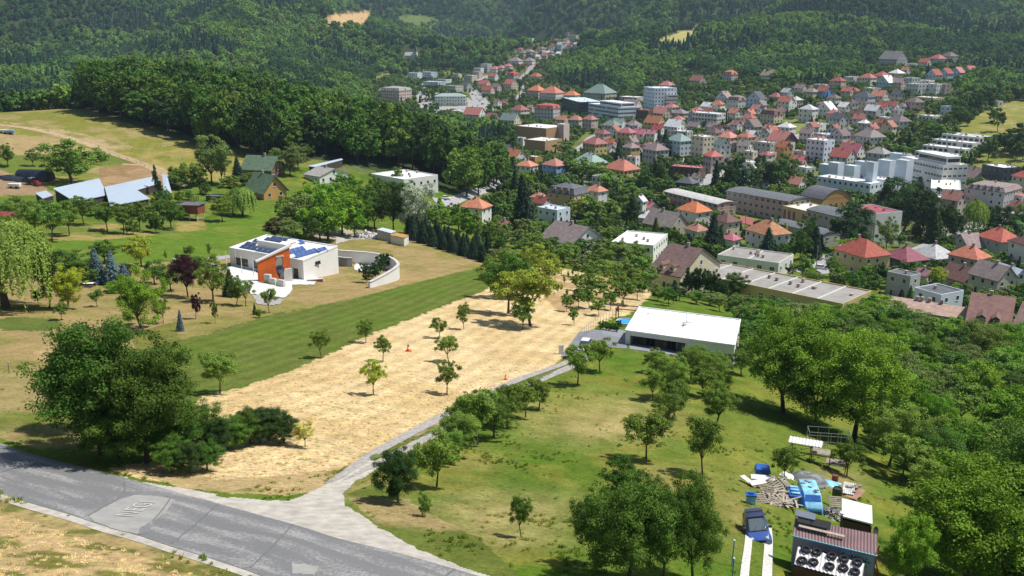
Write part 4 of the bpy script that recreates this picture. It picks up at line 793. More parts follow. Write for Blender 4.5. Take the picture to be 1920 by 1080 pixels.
def crown_pts(kind, r, nc, nl):
    """leaf positions and normals in a unit tree (height 1, crown width 1)"""
    P = []; Nn = []; lv = []; cl = []
    if kind in ('round', 'open', 'tall', 'low', 'col', 'dome', 'mass'):
        cz, rz, rx = dict(mass=(.50, .48, .45), round=(.56, .42, .43), open=(.61, .36, .42), tall=(.57, .42, .42), low=(.46, .48, .46), col=(.52, .48, .40), dome=(.50, .48, .45))[kind]
        nlob = {'mass': 24, 'low': 13, 'dome': 10, 'round': 9, 'open': 8, 'tall': 9, 'col': 9}[kind]+(2 if nc > 50 else 0)
        for j in range(nlob):
            z0 = -.75+1.7*(j+.5*r.random())/nlob; a = j*2.4+r.uniform(-.6, .6); h_ = math.sqrt(max(0, 1-min(1, z0*z0))); q = r.uniform(.5, .72)*(1 if kind != 'col' else .8)
            c0 = np.array([math.cos(a)*h_*rx*q*1.08, math.sin(a)*h_*rx*q*1.08, cz+z0*rz*.66]); rl = r.uniform(.15, .235)*(.92 if kind == 'mass' else 1)*(1.2 if kind in ('low', 'col') else 1.12 if kind == 'dome' else 1); cl.append(c0)
            ns = max(3, int(nc/nlob*1.6))
            for i in range(ns):
                d = r.normal(size=3); d /= np.linalg.norm(d); d[2] = d[2]*.85+.18; c = c0+d*rl*r.uniform(.55, 1.08)*np.array([1, 1, .85]); rc = r.uniform(.045, .095)*(1.45 if nc < 20 else 1.2 if nc < 30 else 1)
                if kind in ('col', 'low'): rc *= 1.15
                k = int(nl/(nlob*ns)*(rc/.075)**2*r.uniform(.6, 1.2))+3; u = r.normal(size=(k, 3)); u /= np.linalg.norm(u, axis=1)[:, None]; u[:, 2] = np.where((u[:, 2] < -.25) & (r.random(k) < .7), -u[:, 2], u[:, 2])
                pp = c+u*rc*np.array([1.1, 1.1, .8])*(r.uniform(.2, 1.1, k)**.6)[:, None]*(1+.18*r.normal(size=k))[:, None]; v0 = r.random()
                P.append(pp); Nn.append(u*.8+r.normal(size=(k, 3))*.5+np.array([0, 0, .5])); lv.append(.5*v0+.5*r.random(k))
        q = r.normal(size=(int(nl*.10), 3)); q /= np.linalg.norm(q, axis=1)[:, None]; q *= (.15+.6*r.random(len(q)))[:, None]
        P.append(np.array([0, 0, cz])+q*np.array([rx, rx, rz])); Nn.append(q+r.normal(size=q.shape)*.5); lv.append(r.random(len(q)))
        A = np.concatenate(P); ex = np.percentile(np.hypot(A[:, 0], A[:, 1]), 98.5)/.5; zt, zb = np.percentile(A[:, 2], 99.7), A[:, 2].min(); f = (1-.0)/zt
        for p in P: p[:, :2] /= ex; p[:, 2] *= f
        cl = [np.array([c[0]/ex, c[1]/ex, c[2]*f]) for c in cl]
    elif kind in ('spruce', 'pine'):
        nlay = 17
        for i in range(nlay):
            z = .10+.86*(i/(nlay-1))**.92; R_ = .5*(1-((z-.10)/.90))**.8+.015; nb = int(8+22*R_)
            for j in range(nb):
                a = 2*math.pi*(j+r.random())/nb; L_ = R_*r.uniform(.72, 1.08); k = max(4, int(nl/(nlay*12)*(L_/.22)+2)); t = r.uniform(.12, 1, k); v0 = r.random()
                pp = np.stack([np.cos(a)*L_*t, np.sin(a)*L_*t, z-.085*L_/.3*t**1.4+r.normal(size=k)*.008], 1)+r.normal(size=(k, 3))*np.array([.02, .02, .006])
                P.append(pp); Nn.append(np.tile([np.cos(a)*.55, np.sin(a)*.55, .9], (k, 1))+r.normal(size=(k, 3))*.3); lv.append(.5*v0+.5*r.random(k))
        cl = [np.array([0, 0, .9])]
    elif kind == 'willow':
        ns = nc*9
        for i in range(ns):
            a = r.uniform(0, 2*math.pi); q = r.uniform(.1, 1)**.6; x, y = .48*q*math.cos(a), .48*q*math.sin(a); z1 = .62+.36*math.sqrt(max(0, 1-q*q))+r.uniform(-.06, .03); z0 = max(.06, z1-r.uniform(.25, .62)*(.6+.5*q)); k = max(6, int(nl/ns*r.uniform(.7, 1.3)))
            t = r.random(k); v0 = r.random(); bow = .07*np.sin(t*2.5); pp = np.stack([x*(1+bow)+r.normal(size=k)*.012, y*(1+bow)+r.normal(size=k)*.012, z1+(z0-z1)*t], 1)
            P.append(pp); Nn.append(np.tile([math.cos(a), math.sin(a), .35], (k, 1))+r.normal(size=(k, 3))*.35); lv.append(.6*v0+.4*r.random(k))
        cl = [np.array([.2*math.cos(a), .2*math.sin(a), .75]) for a in (0, 1.3, 2.5, 3.8, 5)]
    return np.concatenate(P), np.concatenate(Nn), np.concatenate(lv), cl
def trunk_into(b, r, cl, h0, th=.03, n=6, lean=.03, m=0):
    top = Vector((r.normal()*lean, r.normal()*lean, h0)); b.tube((0, 0, -.06), tuple(top), th*1.35, th*.85, n, m)
    for c in cl[:9]:
        mid = top.lerp(Vector(c), .5)+Vector((0, 0, .03)); b.tube(tuple(top), tuple(mid), th*.6, th*.38, 4, m); b.tube(tuple(mid), tuple(c), th*.38, th*.12, 4, m)
SHAPES = {}
def shape(kind, var, lod):
    """crown and trunk meshes of one unit tree"""
    key = (kind, var, lod)
    if key in SHAPES: return SHAPES[key]
    r = np.random.default_rng(hash((kind, var, lod)) % 9999 if False else (sum(map(ord, kind))*31+var*7+lod*101))
    nc, nl, ls = {0: (60, 24000, .0165), 1: (38, 8000, .028), 2: (24, 2000, .055), 3: (14, 520, .11)}[lod]
    if kind == 'open' and lod == 0: nc, nl, ls = 42, 10000, .026
    if kind == 'spruce': ls *= 1.15
    if kind == 'mass' and lod == 0: nc, nl, ls = 120, 46000, .0145
    if kind == 'willow': nl = int(nl*1.7)
    if kind in ('low', 'dome', 'col') : nl = int(nl*1.3)
    P, Nn, lv, cl = crown_pts(kind, r, nc, nl)
    s = ls*(1.15 if kind == 'spruce' else .8 if kind == 'willow' else 1)
    V, F_ = quads(P, Nn, s, r, 1.3 if kind != 'willow' else 2.4)
    me = npmesh('crown', V, F_); a = me.attributes.new('lv', 'FLOAT', 'FACE'); a.data.foreach_set('value', lv.astype(np.float32))
    b = MB(); h0 = dict(mass=.2, open=.28, round=.22, tall=.2, low=.12, col=.12, spruce=.9, willow=.35, dome=.22, pine=.9)[kind]
    trunk_into(b, r, [] if kind in ('spruce', 'pine') else cl, h0, dict(mass=.022, open=.018, round=.022, tall=.018, low=.016, col=.02, spruce=.016, willow=.035, dome=.022, pine=.016)[kind]*(1 if lod < 3 else 1.3), 6 if lod < 2 else 4)
    SHAPES[key] = (me, b.mesh('trunk', BARK)); return SHAPES[key]
CM = {}
def crown_mesh(kind, var, lod, leaf):
    k = (kind, var, lod, leaf)
    if k not in CM: m = shape(kind, var, lod)[0].copy(); m.materials.append(leaf_(leaf)); CM[k] = m
    return CM[k]
JM = {}
def joined(kind, var, lod, leaf):
    """crown and trunk in one mesh, for trees too small to show parts"""
    k = (kind, var, lod, leaf)
    if k not in JM:
        c, t = shape(kind, var, lod); bm = bmesh.new(); bm.from_mesh(c); lay = bm.faces.layers.float.get('lv')
        n0 = len(bm.faces); bm.from_mesh(t); bm.faces.ensure_lookup_table()
        for f in bm.faces[n0:]: f.material_index = 1
        m = bpy.data.meshes.new('tree'); bm.to_mesh(m); bm.free(); m.materials.append(leaf_(leaf)); m.materials.append(BARK); JM[k] = m
    return JM[k]
TREES = []   # (px, py, object, stem of the label, zone)
NTREE = [0]
def plant_at(p, W_, H, kind, leaf, name, lod, label=None, zone=None, cat='tree', stem=None, var=None):
    NTREE[0] += 1; i = NTREE[0]; v = (i % (5 if lod <= 1 else 3)) if var is None else var; q_ = math.sin(i*12.9898)*43758.5; q_ -= math.floor(q_); e_ = math.sin(i*78.233)*12543.1; e_ -= math.floor(e_); tl = ((q_-.5)*.14, (e_-.5)*.14); wx = .9+.22*q_; wy = .9+.22*e_
    rz = (i*2.399) % 6.283
    if lod <= 1:
        r_ = link(name, None, None, p, rz); r_.scale = (W_*wx, W_*wy, H); r_.rotation_euler = (*tl, rz); link('crown', crown_mesh(kind, v, lod, leaf), r_); link('trunk', shape(kind, v, lod)[1], r_)
    else:
        r_ = link(name, joined(kind, v, lod, leaf), None, p, rz); r_.scale = (W_*wx, W_*wy, H); r_.rotation_euler = (*tl, rz)
    r_['category'] = cat
    if label: r_['label'] = label
    else: TREES.append((proj(p[0], p[1], p[2]), r_, stem or LEAFW[leaf]+' '+KINDW[kind], zone))
    return r_
LEAFW = dict(fruit='green', dark='dark green', bright='bright green', olive='olive', gold='golden yellow', purple='purple', spruce='dark', blue='blue-grey', willow='pale green', silver='silvery', walnut='yellow-green', mid='mid-green', rust='rust red', weed='pale yellow')
KINDW = dict(mass='broad tree', open='fruit tree', round='broadleaf tree', tall='upright tree', low='bush', col='column-shaped tree', spruce='spruce', willow='weeping tree', dome='spreading tree', pine='pine')
ROOFL = [(1215, 525), (1280, 542), (1400, 558), (1500, 570), (1600, 584), (1640, 560), (1665, 575), (1740, 600), (1810, 610), (1860, 618), (1925, 630)]
def tree(x, yb, hp, wp, kind='open', leaf='fruit', label=None, zone=None, name=None, lod=None, **k):
    if x > 1215 and lod != 2:
        ln = np.interp(x, *zip(*ROOFL))
        if ln+3 < yb < ln+120 and yb-hp < ln and kind not in ('col', 'spruce'):
            hp = max(20, yb-ln)
            if yb-ln < 22 and k.get('soft'): return None
    sf = k.pop('soft', None)
    p = G(x, yb); m = mpp(p)
    if sf and any(abs(f[2]*(p.x-f[0])+f[3]*(p.y-f[1])) < f[4]/2+1 and abs(-f[3]*(p.x-f[0])+f[2]*(p.y-f[1])) < f[5]/2+1 for f in FOOT): return None
    H = hp*m/.95; W_ = wp*m*1.05
    d = math.hypot(p.x, p.y)
    if lod is None: lod = 0 if hp > 70 else 1 if hp > 34 else 2
    name = name or {'open': 'fruit_tree', 'spruce': 'spruce', 'low': 'bush', 'col': 'columnar_tree', 'willow': 'weeping_willow'}.get(kind, 'broadleaf_tree')
    return plant_at(p, W_, H, kind, leaf, name, lod, label, zone, cat='bush' if kind == 'low' else 'tree', **k)
NTH2 = ['leftmost']+[q+' from left' for q in 'second third fourth fifth sixth seventh eighth ninth tenth eleventh twelfth thirteenth fourteenth fifteenth sixteenth seventeenth eighteenth nineteenth twentieth twenty-first twenty-second twenty-third twenty-fourth twenty-fifth'.split()]
# ---------------------------------------------------------------- single trees of the foreground: x, ground line, height px, width px, kind, leaf
def rows_(zone, s, **k):
    for q in s.replace('\n', '').split(';'):
        v = q.split()
        if len(v) >= 4: tree(float(v[0]), float(v[1]), float(v[2]), float(v[3]), v[4] if len(v) > 4 else 'open', v[5] if len(v) > 5 else 'fruit', zone=zone, **k)
tree(188, 852, 228, 212, 'mass', 'mid', 'huge dark-green tree with bare twigs overhanging the road', name='roadside_tree', lod=0)
tree(275, 868, 205, 190, 'mass', 'mid', 'second large tree beside the road, right of the huge one', name='roadside_tree', lod=0)
tree(145, 808, 140, 105, 'mass', 'mid', 'smaller tree at the left flank of the huge roadside tree', name='roadside_tree', lod=0)
tree(225, 864, 110, 150, 'low', 'mid', 'undergrowth bush below the huge roadside tree', lod=0)
rows_('at the roadside by the straw field', '322 886 60 66 mass mid;356 888 56 66 mass dark;388 882 52 60 mass mid;372 846 88 100 mass mid;405 858 70 64 mass dark;450 838 62 60 mass mid;488 830 60 60 mass dark;425 842 58 80 mass mid;470 832 62 76 mass dark;505 826 60 66 mass dark;532 832 50 56 mass dark;318 866 100 100 mass mid;572 838 48 46 open weed', lod=0)
rows_('on the straw field', '412 738 78 66;603 672 52 38;686 643 42 32;718 677 48 36;700 741 64 46 open walnut;823 634 36 32;842 679 50 48;838 739 62 52;870 618 50 30 tall;1077 610 34 20 tall', )
rows_('in the clump ending the straw field', '953 588 112 84 round mid;980 618 58 46 round fruit;928 560 76 62 round fruit;938 528 62 66 round olive;1003 520 60 62 open walnut;1030 540 60 54 open walnut;968 560 80 60 round fruit', lod=1)
tree(995, 612, 118, 118, 'open', 'walnut', 'tall yellow-green walnut with dark forked trunk on the straw field', name='walnut_tree', lod=0)
rows_('in the orchard rows beyond the straw field', '1123 592 34 36;1063 584 32 25;1085 578 40 38;1105 578 42 34;1170 572 46 44;1145 582 38 30;1195 562 42 40;1215 548 44 40;1130 560 40 42;1100 556 42 40;1160 552 40 42;1185 542 40 44;1110 534 42 46;1140 530 40 44;1170 526 38 42;1080 545 30 28;1205 522 42 44;1085 520 40 42 open olive;1130 508 42 50;1160 500 44 50;1060 500 44 46;1190 500 40 46;1020 492 40 44', lod=2)
for x, y in ((1052, 548), (1058, 535), (1066, 526), (1074, 520), (1062, 560), (1078, 512), (1157, 590), (1166, 580)): tree(x, y, 18, 6, 'tall', 'fruit', zone='as a sapling in the straw row', lod=2, name='sapling')
rows_('in the row along the gravel drive', '818 913 100 88;860 856 84 92 round;897 833 96 90;925 822 80 72 round;950 803 80 70;985 782 70 62;1010 768 56 56 round;880 800 64 60 round;845 870 60 60 round;965 770 50 50', lod=0)
tree(748, 942, 98, 82, 'low', 'dark', 'tall dark bush at the corner of drive and gravel apron', lod=0); tree(797, 968, 44, 28, 'low', 'fruit', 'small bush in front of the dark corner bush', lod=1)
tree(978, 1008, 76, 46, 'open', 'fruit', 'lone young fruit tree on the lawn near the road', lod=0)
rows_('at the lower edge of the orchard', '1177 1092 192 150 mass mid;1300 1088 190 104 mass mid;1242 1092 180 110 mass mid;1165 985 128 110 round mid;1120 1060 140 90 round mid', lod=0, name='plum_tree')
rows_('in the middle of the orchard lawn', '1212 861 96 88;1250 803 66 58;1318 892 108 78;1342 796 78 70 round;1265 785 70 64;1258 748 74 74 round;1295 714 64 68 round;1225 752 56 52;1318 745 60 60;1083 722 76 62;1125 698 66 52;1310 690 42 54 round;1240 720 52 46;1355 745 62 60 round;1345 704 42 50 round;1390 704 46 46 round;1230 700 45 40', lod=0)
tree(1470, 776, 178, 176, 'mass', 'bright', 'big bright green walnut tree with broad crown, the left of the pair', name='walnut_tree', lod=0)
tree(1600, 824, 192, 172, 'mass', 'bright', 'big bright green walnut tree, right of the pair near the shelter', name='walnut_tree', lod=0)
tree(1530, 790, 120, 100, 'dome', 'mid', 'dark lower tree between the two big walnut trees', name='walnut_tree', lod=0)
tree(1470, 906, 74, 50, 'open', 'fruit', 'small fruit tree beside the blue tarpaulin box', lod=0); tree(1588, 892, 66, 56, 'open', 'fruit', 'small fruit tree right of the frame shelter', lod=0)
tree(1818, 1105, 205, 225, 'mass', 'bright', 'large bright green tree right of the tyre-covered shed', name='broadleaf_tree', lod=0)
tree(1905, 1090, 260, 170, 'mass', 'mid', 'tall tree at the lower right corner', name='broadleaf_tree', lod=0)
tree(1700, 1100, 120, 90, 'low', 'bright', 'bright bush hanging over the right side of the shed', lod=0)
rows_('in the right-hand orchard', '1690 905 86 86;1640 842 50 44;1700 800 85 84 open bright;1755 772 80 84 open olive;1832 800 100 104 open bright;1885 755 86 90;1905 860 110 112 open bright;1735 868 86 80;1800 902 100 98 open bright;1862 925 110 104;1742 955 84 84;1690 740 74 70 open olive;1640 712 60 66 open fruit;1725 700 60 76;1790 712 64 78 round olive;1850 705 62 78 open bright;1910 690 60 80;1665 668 66 70 round bright;1600 655 56 66 open olive;1560 640 60 70 round bright;1910 960 120 110;1660 800 70 60;1880 640 70 66 round mid;1820 650 70 70 round mid', lod=0)
def scatter(poly, sp, fn, tries=4000, seed=1):
    r = random.Random(seed); xs = [p[0] for p in poly]; ys = [p[1] for p in poly]; got = []
    for _ in range(tries):
        x, y = r.uniform(min(xs), max(xs)), r.uniform(min(ys), max(ys))
        if not bool(inpoly(np.array([x]), np.array([y]), poly)[0]): continue
        if any(abs(x-a) < sp and abs(y-b) < sp*.45 and ((x-a)/sp)**2+((y-b)/(sp*.45))**2 < 1 for a, b in got): continue
        got.append((x, y))
    got.sort(key=lambda q: q[1])
    for x, y in got: fn(x, y, r)
def mixfn(zone, hr, wr, kinds, leaves, lod, name=None):
    def f(x, y, r): tree(x, y, r.uniform(*hr), r.uniform(*wr), r.choice(kinds), r.choice(leaves), zone=zone, lod=lod, name=name, soft=True)
    return f
scatter([(1395, 610), (1500, 575), (1640, 600), (1800, 640), (1925, 655), (1925, 700), (1700, 700), (1560, 690), (1400, 690)], 46, mixfn('in the thicket behind the big walnut trees', (42, 88), (54, 104), ['round', 'mass', 'dome'], ['olive', 'fruit', 'mid', 'bright', 'bright'], 1, 'orchard_tree'), seed=3)
scatter([(1395, 545), (1480, 560), (1600, 590), (1640, 600), (1500, 625), (1390, 625)], 32, mixfn('in the gardens before the long terrace', (32, 50), (40, 58), ['round', 'open', 'dome'], ['olive', 'mid', 'fruit', 'bright'], 1, 'garden_tree'), seed=5)
scatter([(1225, 545), (1400, 560), (1400, 640), (1385, 590), (1215, 570)], 26, mixfn('between the terrace and the white-roofed house', (26, 44), (28, 46), ['round', 'round', 'col', 'open'], ['mid', 'fruit', 'dark', 'olive'], 1, 'garden_tree'), seed=6)
rows_('in front of the terrace end', '1254 552 50 24 tall dark;1262 570 42 24 col spruce;1284 556 52 24 col dark;1296 558 54 24 col dark;1308 560 54 24 col dark;1320 563 55 24 col dark;1332 566 54 24 col dark;1344 568 52 24 col dark;1352 572 46 22 col dark;1376 600 66 50 round mid;1425 606 30 20 low rust', lod=1, name='thuja')
scatter([(918, 440), (1000, 455), (1100, 470), (1215, 470), (1215, 500), (1050, 492), (925, 478)], 24, mixfn('in the band behind the straw field', (30, 46), (34, 50), ['round', 'open', 'dome'], ['mid', 'fruit', 'olive'], 2, 'garden_tree'), seed=8)
scatter([(1690, 650), (1925, 640), (1925, 1000), (1840, 1000), (1700, 940), (1690, 900), (1650, 860), (1690, 780)], 66, mixfn('among the old orchard trees at the right', (44, 104), (56, 112), ['round', 'open', 'mass', 'dome'], ['olive', 'fruit', 'mid', 'bright', 'bright'], 0, 'orchard_tree'), seed=14)
# park round the solar house
tree(14, 578, 146, 145, 'willow', 'willow', 'large pale weeping willow at the left edge of the park', lod=0)
tree(268, 617, 100, 98, 'dome', 'bright', 'bright lime-green maple with dark foot shadow on the park lawn', name='maple_tree', lod=0)
tree(353, 558, 78, 56, 'round', 'purple', 'dark purple-leaved tree left of the terrace', name='purple_plum_tree', lod=0)
tree(128, 580, 68, 56, 'dome', 'gold', 'golden yellow tree on the park lawn', name='golden_tree', lod=0)
rows_('on the park lawn', '92 578 108 62 round dark;115 600 30 26 open;183 575 30 26 open;306 606 42 30;338 621 38 15 spruce blue;404 606 42 16 tall;367 598 46 22 round purple;505 586 44 32;460 574 46 34;400 566 78 62 round fruit;443 572 52 36 round mid;432 556 50 34 spruce dark;186 532 62 40 spruce blue;212 534 58 40 spruce blue;232 538 42 34 spruce blue;242 536 38 14 col dark;265 500 54 56 round walnut;197 492 36 52 round mid;312 489 18 7 tall;393 483 26 9 tall;356 480 18 18 low;320 545 46 50 round mid;290 532 40 48 round mid;150 520 40 60 round mid;132 505 34 50 round fruit;72 574 28 26 open;478 590 22 10 spruce dark;485 596 16 16 low bright;220 548 22 50 low bright;372 520 38 42 round fruit;535 524 14 26 low gold;160 534 30 40 low mid', lod=1)
rows_('inside the curved garden wall', '688 530 36 24 low dark;700 524 34 26 low dark;712 514 32 26 low dark;722 506 30 24 low dark;708 494 18 16 low mid;732 500 22 10 col dark', lod=1)
rows_('in the row along the bright meadow', '12 412 30 34;42 428 40 42;66 446 56 46;97 452 60 52;130 442 54 44;158 422 48 46;202 434 48 42;232 438 52 44;262 432 48 40;250 440 26 24 low mid;292 436 40 32 low mid;322 430 50 46 round mid;30 395 24 30;80 412 32 44;110 408 26 40;140 408 22 34;180 404 18 34;215 402 16 30;255 404 18 36;290 405 22 36;345 412 24 28 low;430 388 26 26;300 412 36 30;52 404 24 30', lod=1)
rows_('around the barns and chalets', '417 416 44 44 round fruit;455 406 52 50 willow willow;437 404 44 38 willow willow;137 345 72 100 dome fruit;15 312 36 34 round fruit;62 312 28 22 round olive;190 309 30 9 tall;298 366 50 13 col dark;350 352 40 56 low fruit;335 356 36 34 low fruit;375 350 34 30 low mid;397 347 84 66 round olive;420 345 60 30 tall olive;447 339 42 28 spruce spruce;465 350 24 40 low mid;432 352 22 36 low;310 375 22 14 low;318 378 14 12 low;545 330 52 50 round olive;520 305 26 30 round fruit;560 318 40 44 round olive;575 300 28 30 round mid;745 345 30 22 low;480 345 20 26 low walnut;335 380 20 20 low;355 375 18 22 low;385 365 22 26 low mid;300 392 30 26 low mid', lod=1)
rows_('beside the chalets above the park', '615 452 88 92 dome bright;570 442 72 64 open olive;642 440 78 80 dome bright;600 415 70 70 dome bright;662 420 68 60 dome bright;640 392 60 66 dome bright;700 402 70 40 round mid;585 456 46 42 round mid;515 452 40 36 round purple;545 456 40 44 open olive;530 452 42 46 open olive;582 424 40 40 low bright;545 434 62 56 mass fruit;600 450 60 64 mass mid;630 408 62 74 mass fruit;655 392 58 72 mass mid;682 414 62 64 mass fruit;702 428 64 54 mass mid;665 444 60 56 mass bright;722 402 60 62 mass mid;765 398 54 54 mass fruit;560 408 44 46 round fruit;690 430 50 36 round bright', lod=1)
tree(738, 436, 88, 66, 'round', 'dark', 'dark broad tree left of the silvery one behind the garages', lod=1); tree(775, 444, 92, 72, 'dome', 'silver', 'silver-leaved tree rising over the spruce hedge', name='silver_willow', lod=1)
for i in range(25):
    t = i/24; x = 768+150*t; y = 444+48*t+5*math.sin(i*2.1); tree(x, y, 42-6*t+6*math.sin(i*1.7), 27, 'spruce', 'spruce', zone='in the spruce hedge below the houses', lod=1, name='hedge_spruce')
scatter([(790, 410), (860, 410), (900, 440), (940, 460), (915, 470), (860, 440), (790, 425)], 24, mixfn('between the spruce hedge and the houses', (30, 46), (32, 44), ['round', 'dome', 'spruce'], ['mid', 'fruit', 'bright'], 2, 'garden_tree'), seed=9)
tree(985, 442, 112, 62, 'spruce', 'spruce', 'tallest dark spruce standing among the houses', name='spruce', lod=1)
rows_('among the near houses', '1182 432 64 40 col dark;1172 425 40 30 spruce dark;1226 470 62 32 spruce mid;1333 478 76 46 spruce spruce;1351 476 52 26 spruce spruce;1218 478 46 36 round mid;1105 424 40 34 round dark;1118 440 40 36 spruce spruce;1134 455 44 16 col dark;1150 440 34 30 round mid;1100 455 30 34 round mid;1440 489 60 40 spruce spruce;1458 440 30 14 spruce dark;1472 448 30 20 spruce walnut;1515 470 62 40 round mid;1500 488 50 36 round mid;1522 486 60 42 spruce spruce;1588 472 82 88 dome dark;1598 490 40 66 dome bright;1662 470 56 42 dome olive;1555 520 40 30 round;1520 545 36 44;1606 565 56 56 round mid;1640 572 58 44 dome walnut;1756 545 40 36 round walnut;1705 572 34 20 spruce mid;1688 440 90 90 round dark;1725 446 84 70 round dark;1655 402 64 40 spruce spruce;1720 392 54 40 spruce spruce;1675 410 50 36 spruce spruce;1700 410 50 36 round dark;1750 455 60 44 spruce dark;1772 452 60 40 round dark;1823 444 60 46 willow willow;1872 448 52 46 round dark;1905 440 46 44 round mid;1790 452 46 36 round dark;1912 472 32 16 spruce spruce;1740 420 50 36 spruce dark;1850 440 48 40 round dark;1570 392 26 34 round fruit;1800 510 30 36 round;1850 505 26 34 round fruit;1890 508 24 30 round;1765 492 28 30 round', lod=1)
rows_('in the gardens by the halls', '1340 366 62 24 spruce spruce;1365 362 58 44 dome dark;1380 358 58 44 dome dark;1395 362 44 30 dome dark;1430 352 56 40 dome dark;1455 356 54 40 dome mid;1475 352 58 44 dome mid;1415 356 46 30 round olive;1158 308 46 22 spruce spruce;1246 292 46 26 spruce spruce;1236 288 40 20 spruce spruce;850 340 60 50 round dark;1205 365 44 44 dome mid;1235 352 50 44 dome dark;1240 330 36 36 dome mid;1270 352 26 22 round;1090 335 36 50 dome fruit;1120 345 34 50 dome fruit;1070 330 36 34 dome fruit;1150 360 34 50 dome bright;1130 335 30 40 dome fruit;900 330 44 30 round mid;930 335 44 30 round mid;945 350 50 32 dome mid;960 335 40 30 spruce dark;985 360 36 34 dome bright;1000 345 26 26 round mid;965 370 50 30 spruce dark;1080 310 28 30 spruce mid;1060 296 28 44 dome fruit;1100 400 34 40 dome fruit;1082 410 36 40 dome walnut;1180 380 34 40 dome;1210 392 30 36 dome mid;960 285 36 24 round mid;940 270 40 26 round mid;920 290 36 26 round dark;1008 278 22 16 round', lod=2)
for i in range(18): tree(1216+i*4.6, 388+i*1.9+2*math.sin(i), 24-i*.25+3*math.sin(i*2), 6, 'col', 'dark', zone='in the clipped row beside the red track', lod=2, name='thuja')
# ---- dark wood beyond the upper meadow: nearest and highest trees are single objects
def instancer(name, pts, scl, rot, vi, protos, kind='stuff', label=None, cat=None):
    me = bpy.data.meshes.new(name); me.vertices.add(len(pts)); me.vertices.foreach_set('co', np.asarray(pts, np.float32).ravel())
    a = me.attributes.new('sc', 'FLOAT_VECTOR', 'POINT'); a.data.foreach_set('vector', np.asarray(scl, np.float32).ravel())
    a = me.attributes.new('rt', 'FLOAT', 'POINT'); a.data.foreach_set('value', np.asarray(rot, np.float32))
    a = me.attributes.new('vi', 'INT', 'POINT'); a.data.foreach_set('value', np.asarray(vi, np.int32))
    pc = bpy.data.collections.new(name+'_kinds')
    for i, m in enumerate(protos): pc.objects.link(bpy.data.objects.new('%02d_tree' % i, m))
    o = link(name, me); tag(o, label, cat, kind=kind)
    ng = bpy.data.node_groups.new(name, 'GeometryNodeTree'); ng.interface.new_socket('Geometry', in_out='INPUT', socket_type='NodeSocketGeometry'); ng.interface.new_socket('Geometry', in_out='OUTPUT', socket_type='NodeSocketGeometry')
    N = ng.nodes.new; L = ng.links.new; gi = N('NodeGroupInput'); go = N('NodeGroupOutput'); ip = N('GeometryNodeInstanceOnPoints'); ci = N('GeometryNodeCollectionInfo')
    ci.inputs['Collection'].default_value = pc; ci.inputs['Separate Children'].default_value = True; ci.inputs['Reset Children'].default_value = True; ip.inputs['Pick Instance'].default_value = True
    def at(n, t): x = N('GeometryNodeInputNamedAttribute'); x.data_type = t; x.inputs[0].default_value = n; return x.outputs[0]
    L(gi.outputs[0], ip.inputs['Points']); L(ci.outputs[0], ip.inputs['Instance']); L(at('vi', 'INT'), ip.inputs['Instance Index']); L(at('sc', 'FLOAT_VECTOR'), ip.inputs['Scale'])
    cx = N('ShaderNodeCombineXYZ'); L(at('rt', 'FLOAT'), cx.inputs[2]); L(cx.outputs[0], ip.inputs['Rotation']); L(ip.outputs[0], go.inputs[0])
    md = o.modifiers.new('scatter', 'NODES'); md.node_group = ng; return o
def pgrid(r0, r1, a0, a1, sp, seed=0):
    """jittered points over a sector"""
    g = np.random.default_rng(seed); out = []
    r = r0
    while r < r1:
        s = sp(r) if callable(sp) else sp; n = max(1, int(r*(a1-a0)/s)); a = a0+(np.arange(n)+g.uniform(0, 1, n)*.8)/n*(a1-a0); rr = r+g.uniform(-.75, .75, n)*s
        out.append(np.stack([rr*np.sin(a), rr*np.cos(a)], 1)); r += s*.88
    return np.concatenate(out)
P = pgrid(372, 640, R(azpx(150)), R(azpx(950)), 8.6, 4); z = TZv(P[:, 0], P[:, 1]); qx, qy = proj(P[:, 0], P[:, 1], z)
# outline of the wood on the map, from its visible front edge
FRONT = [(165, 206), (200, 222), (235, 232), (300, 244), (330, 262), (370, 272), (400, 284), (470, 297), (540, 300), (600, 296), (650, 305), (700, 318), (780, 322), (830, 345), (870, 372), (915, 372), (930, 345), (935, 318)]
fa = np.array([math.atan2(*G(*p)[:2]) for p in FRONT]); fr = np.array([math.hypot(*G(*p)[:2]) for p in FRONT]); si = np.argsort(fa); fa, fr = fa[si], fr[si]
pa = np.arctan2(P[:, 0], P[:, 1]); pr = np.hypot(P[:, 0], P[:, 1]); dep = np.interp(pa, [fa[0], fa[4], fa[10], fa[-4], fa[-1]], [150, 150, 130, 90, 25])
f0 = np.interp(pa, fa, fr); ok = (pr > f0+3) & (pr < f0+dep) & (pa > fa[0]) & (pa < fa[-1])
P = P[ok]; z = z[ok]; pr = pr[ok]; o_ = np.argsort(pr); P = P[o_]; z = z[o_]; pr = pr[o_]
sky = np.full(2000, 2000.); rest = []; nw = 0
for (x, y), zz in zip(P, z):
    H = rng.uniform(15, 23); az_ = math.degrees(math.atan2(x, y)); H *= 1 if az_ > -24 else .9; Wd = rng.uniform(12, 19); tx, ty = proj(x, y, zz+H); m = mpp((x, y, zz)); hw = Wd/m/2; a, b = int(max(tx-hw*.6, 0)), int(max(tx+hw*.6, 1))
    vis = sky[a:b+1].size and (ty < sky[a:b+1].max()-4); sky[a:b+1] = np.minimum(sky[a:b+1], ty+6)
    lf = 'mid' if rng.random() < .6 else 'fruit' if rng.random() < .3 else 'dark'; kd = ['mass', 'round', 'mass'][int(rng.integers(3))]
    if vis and nw < 235: plant_at((x, y, zz), Wd, H, kd, lf, 'forest_tree', 2, zone='in the dark wood above the upper meadow', stem='tall dark leafy tree'); nw += 1
    else: rest.append((x, y, zz, Wd, H))
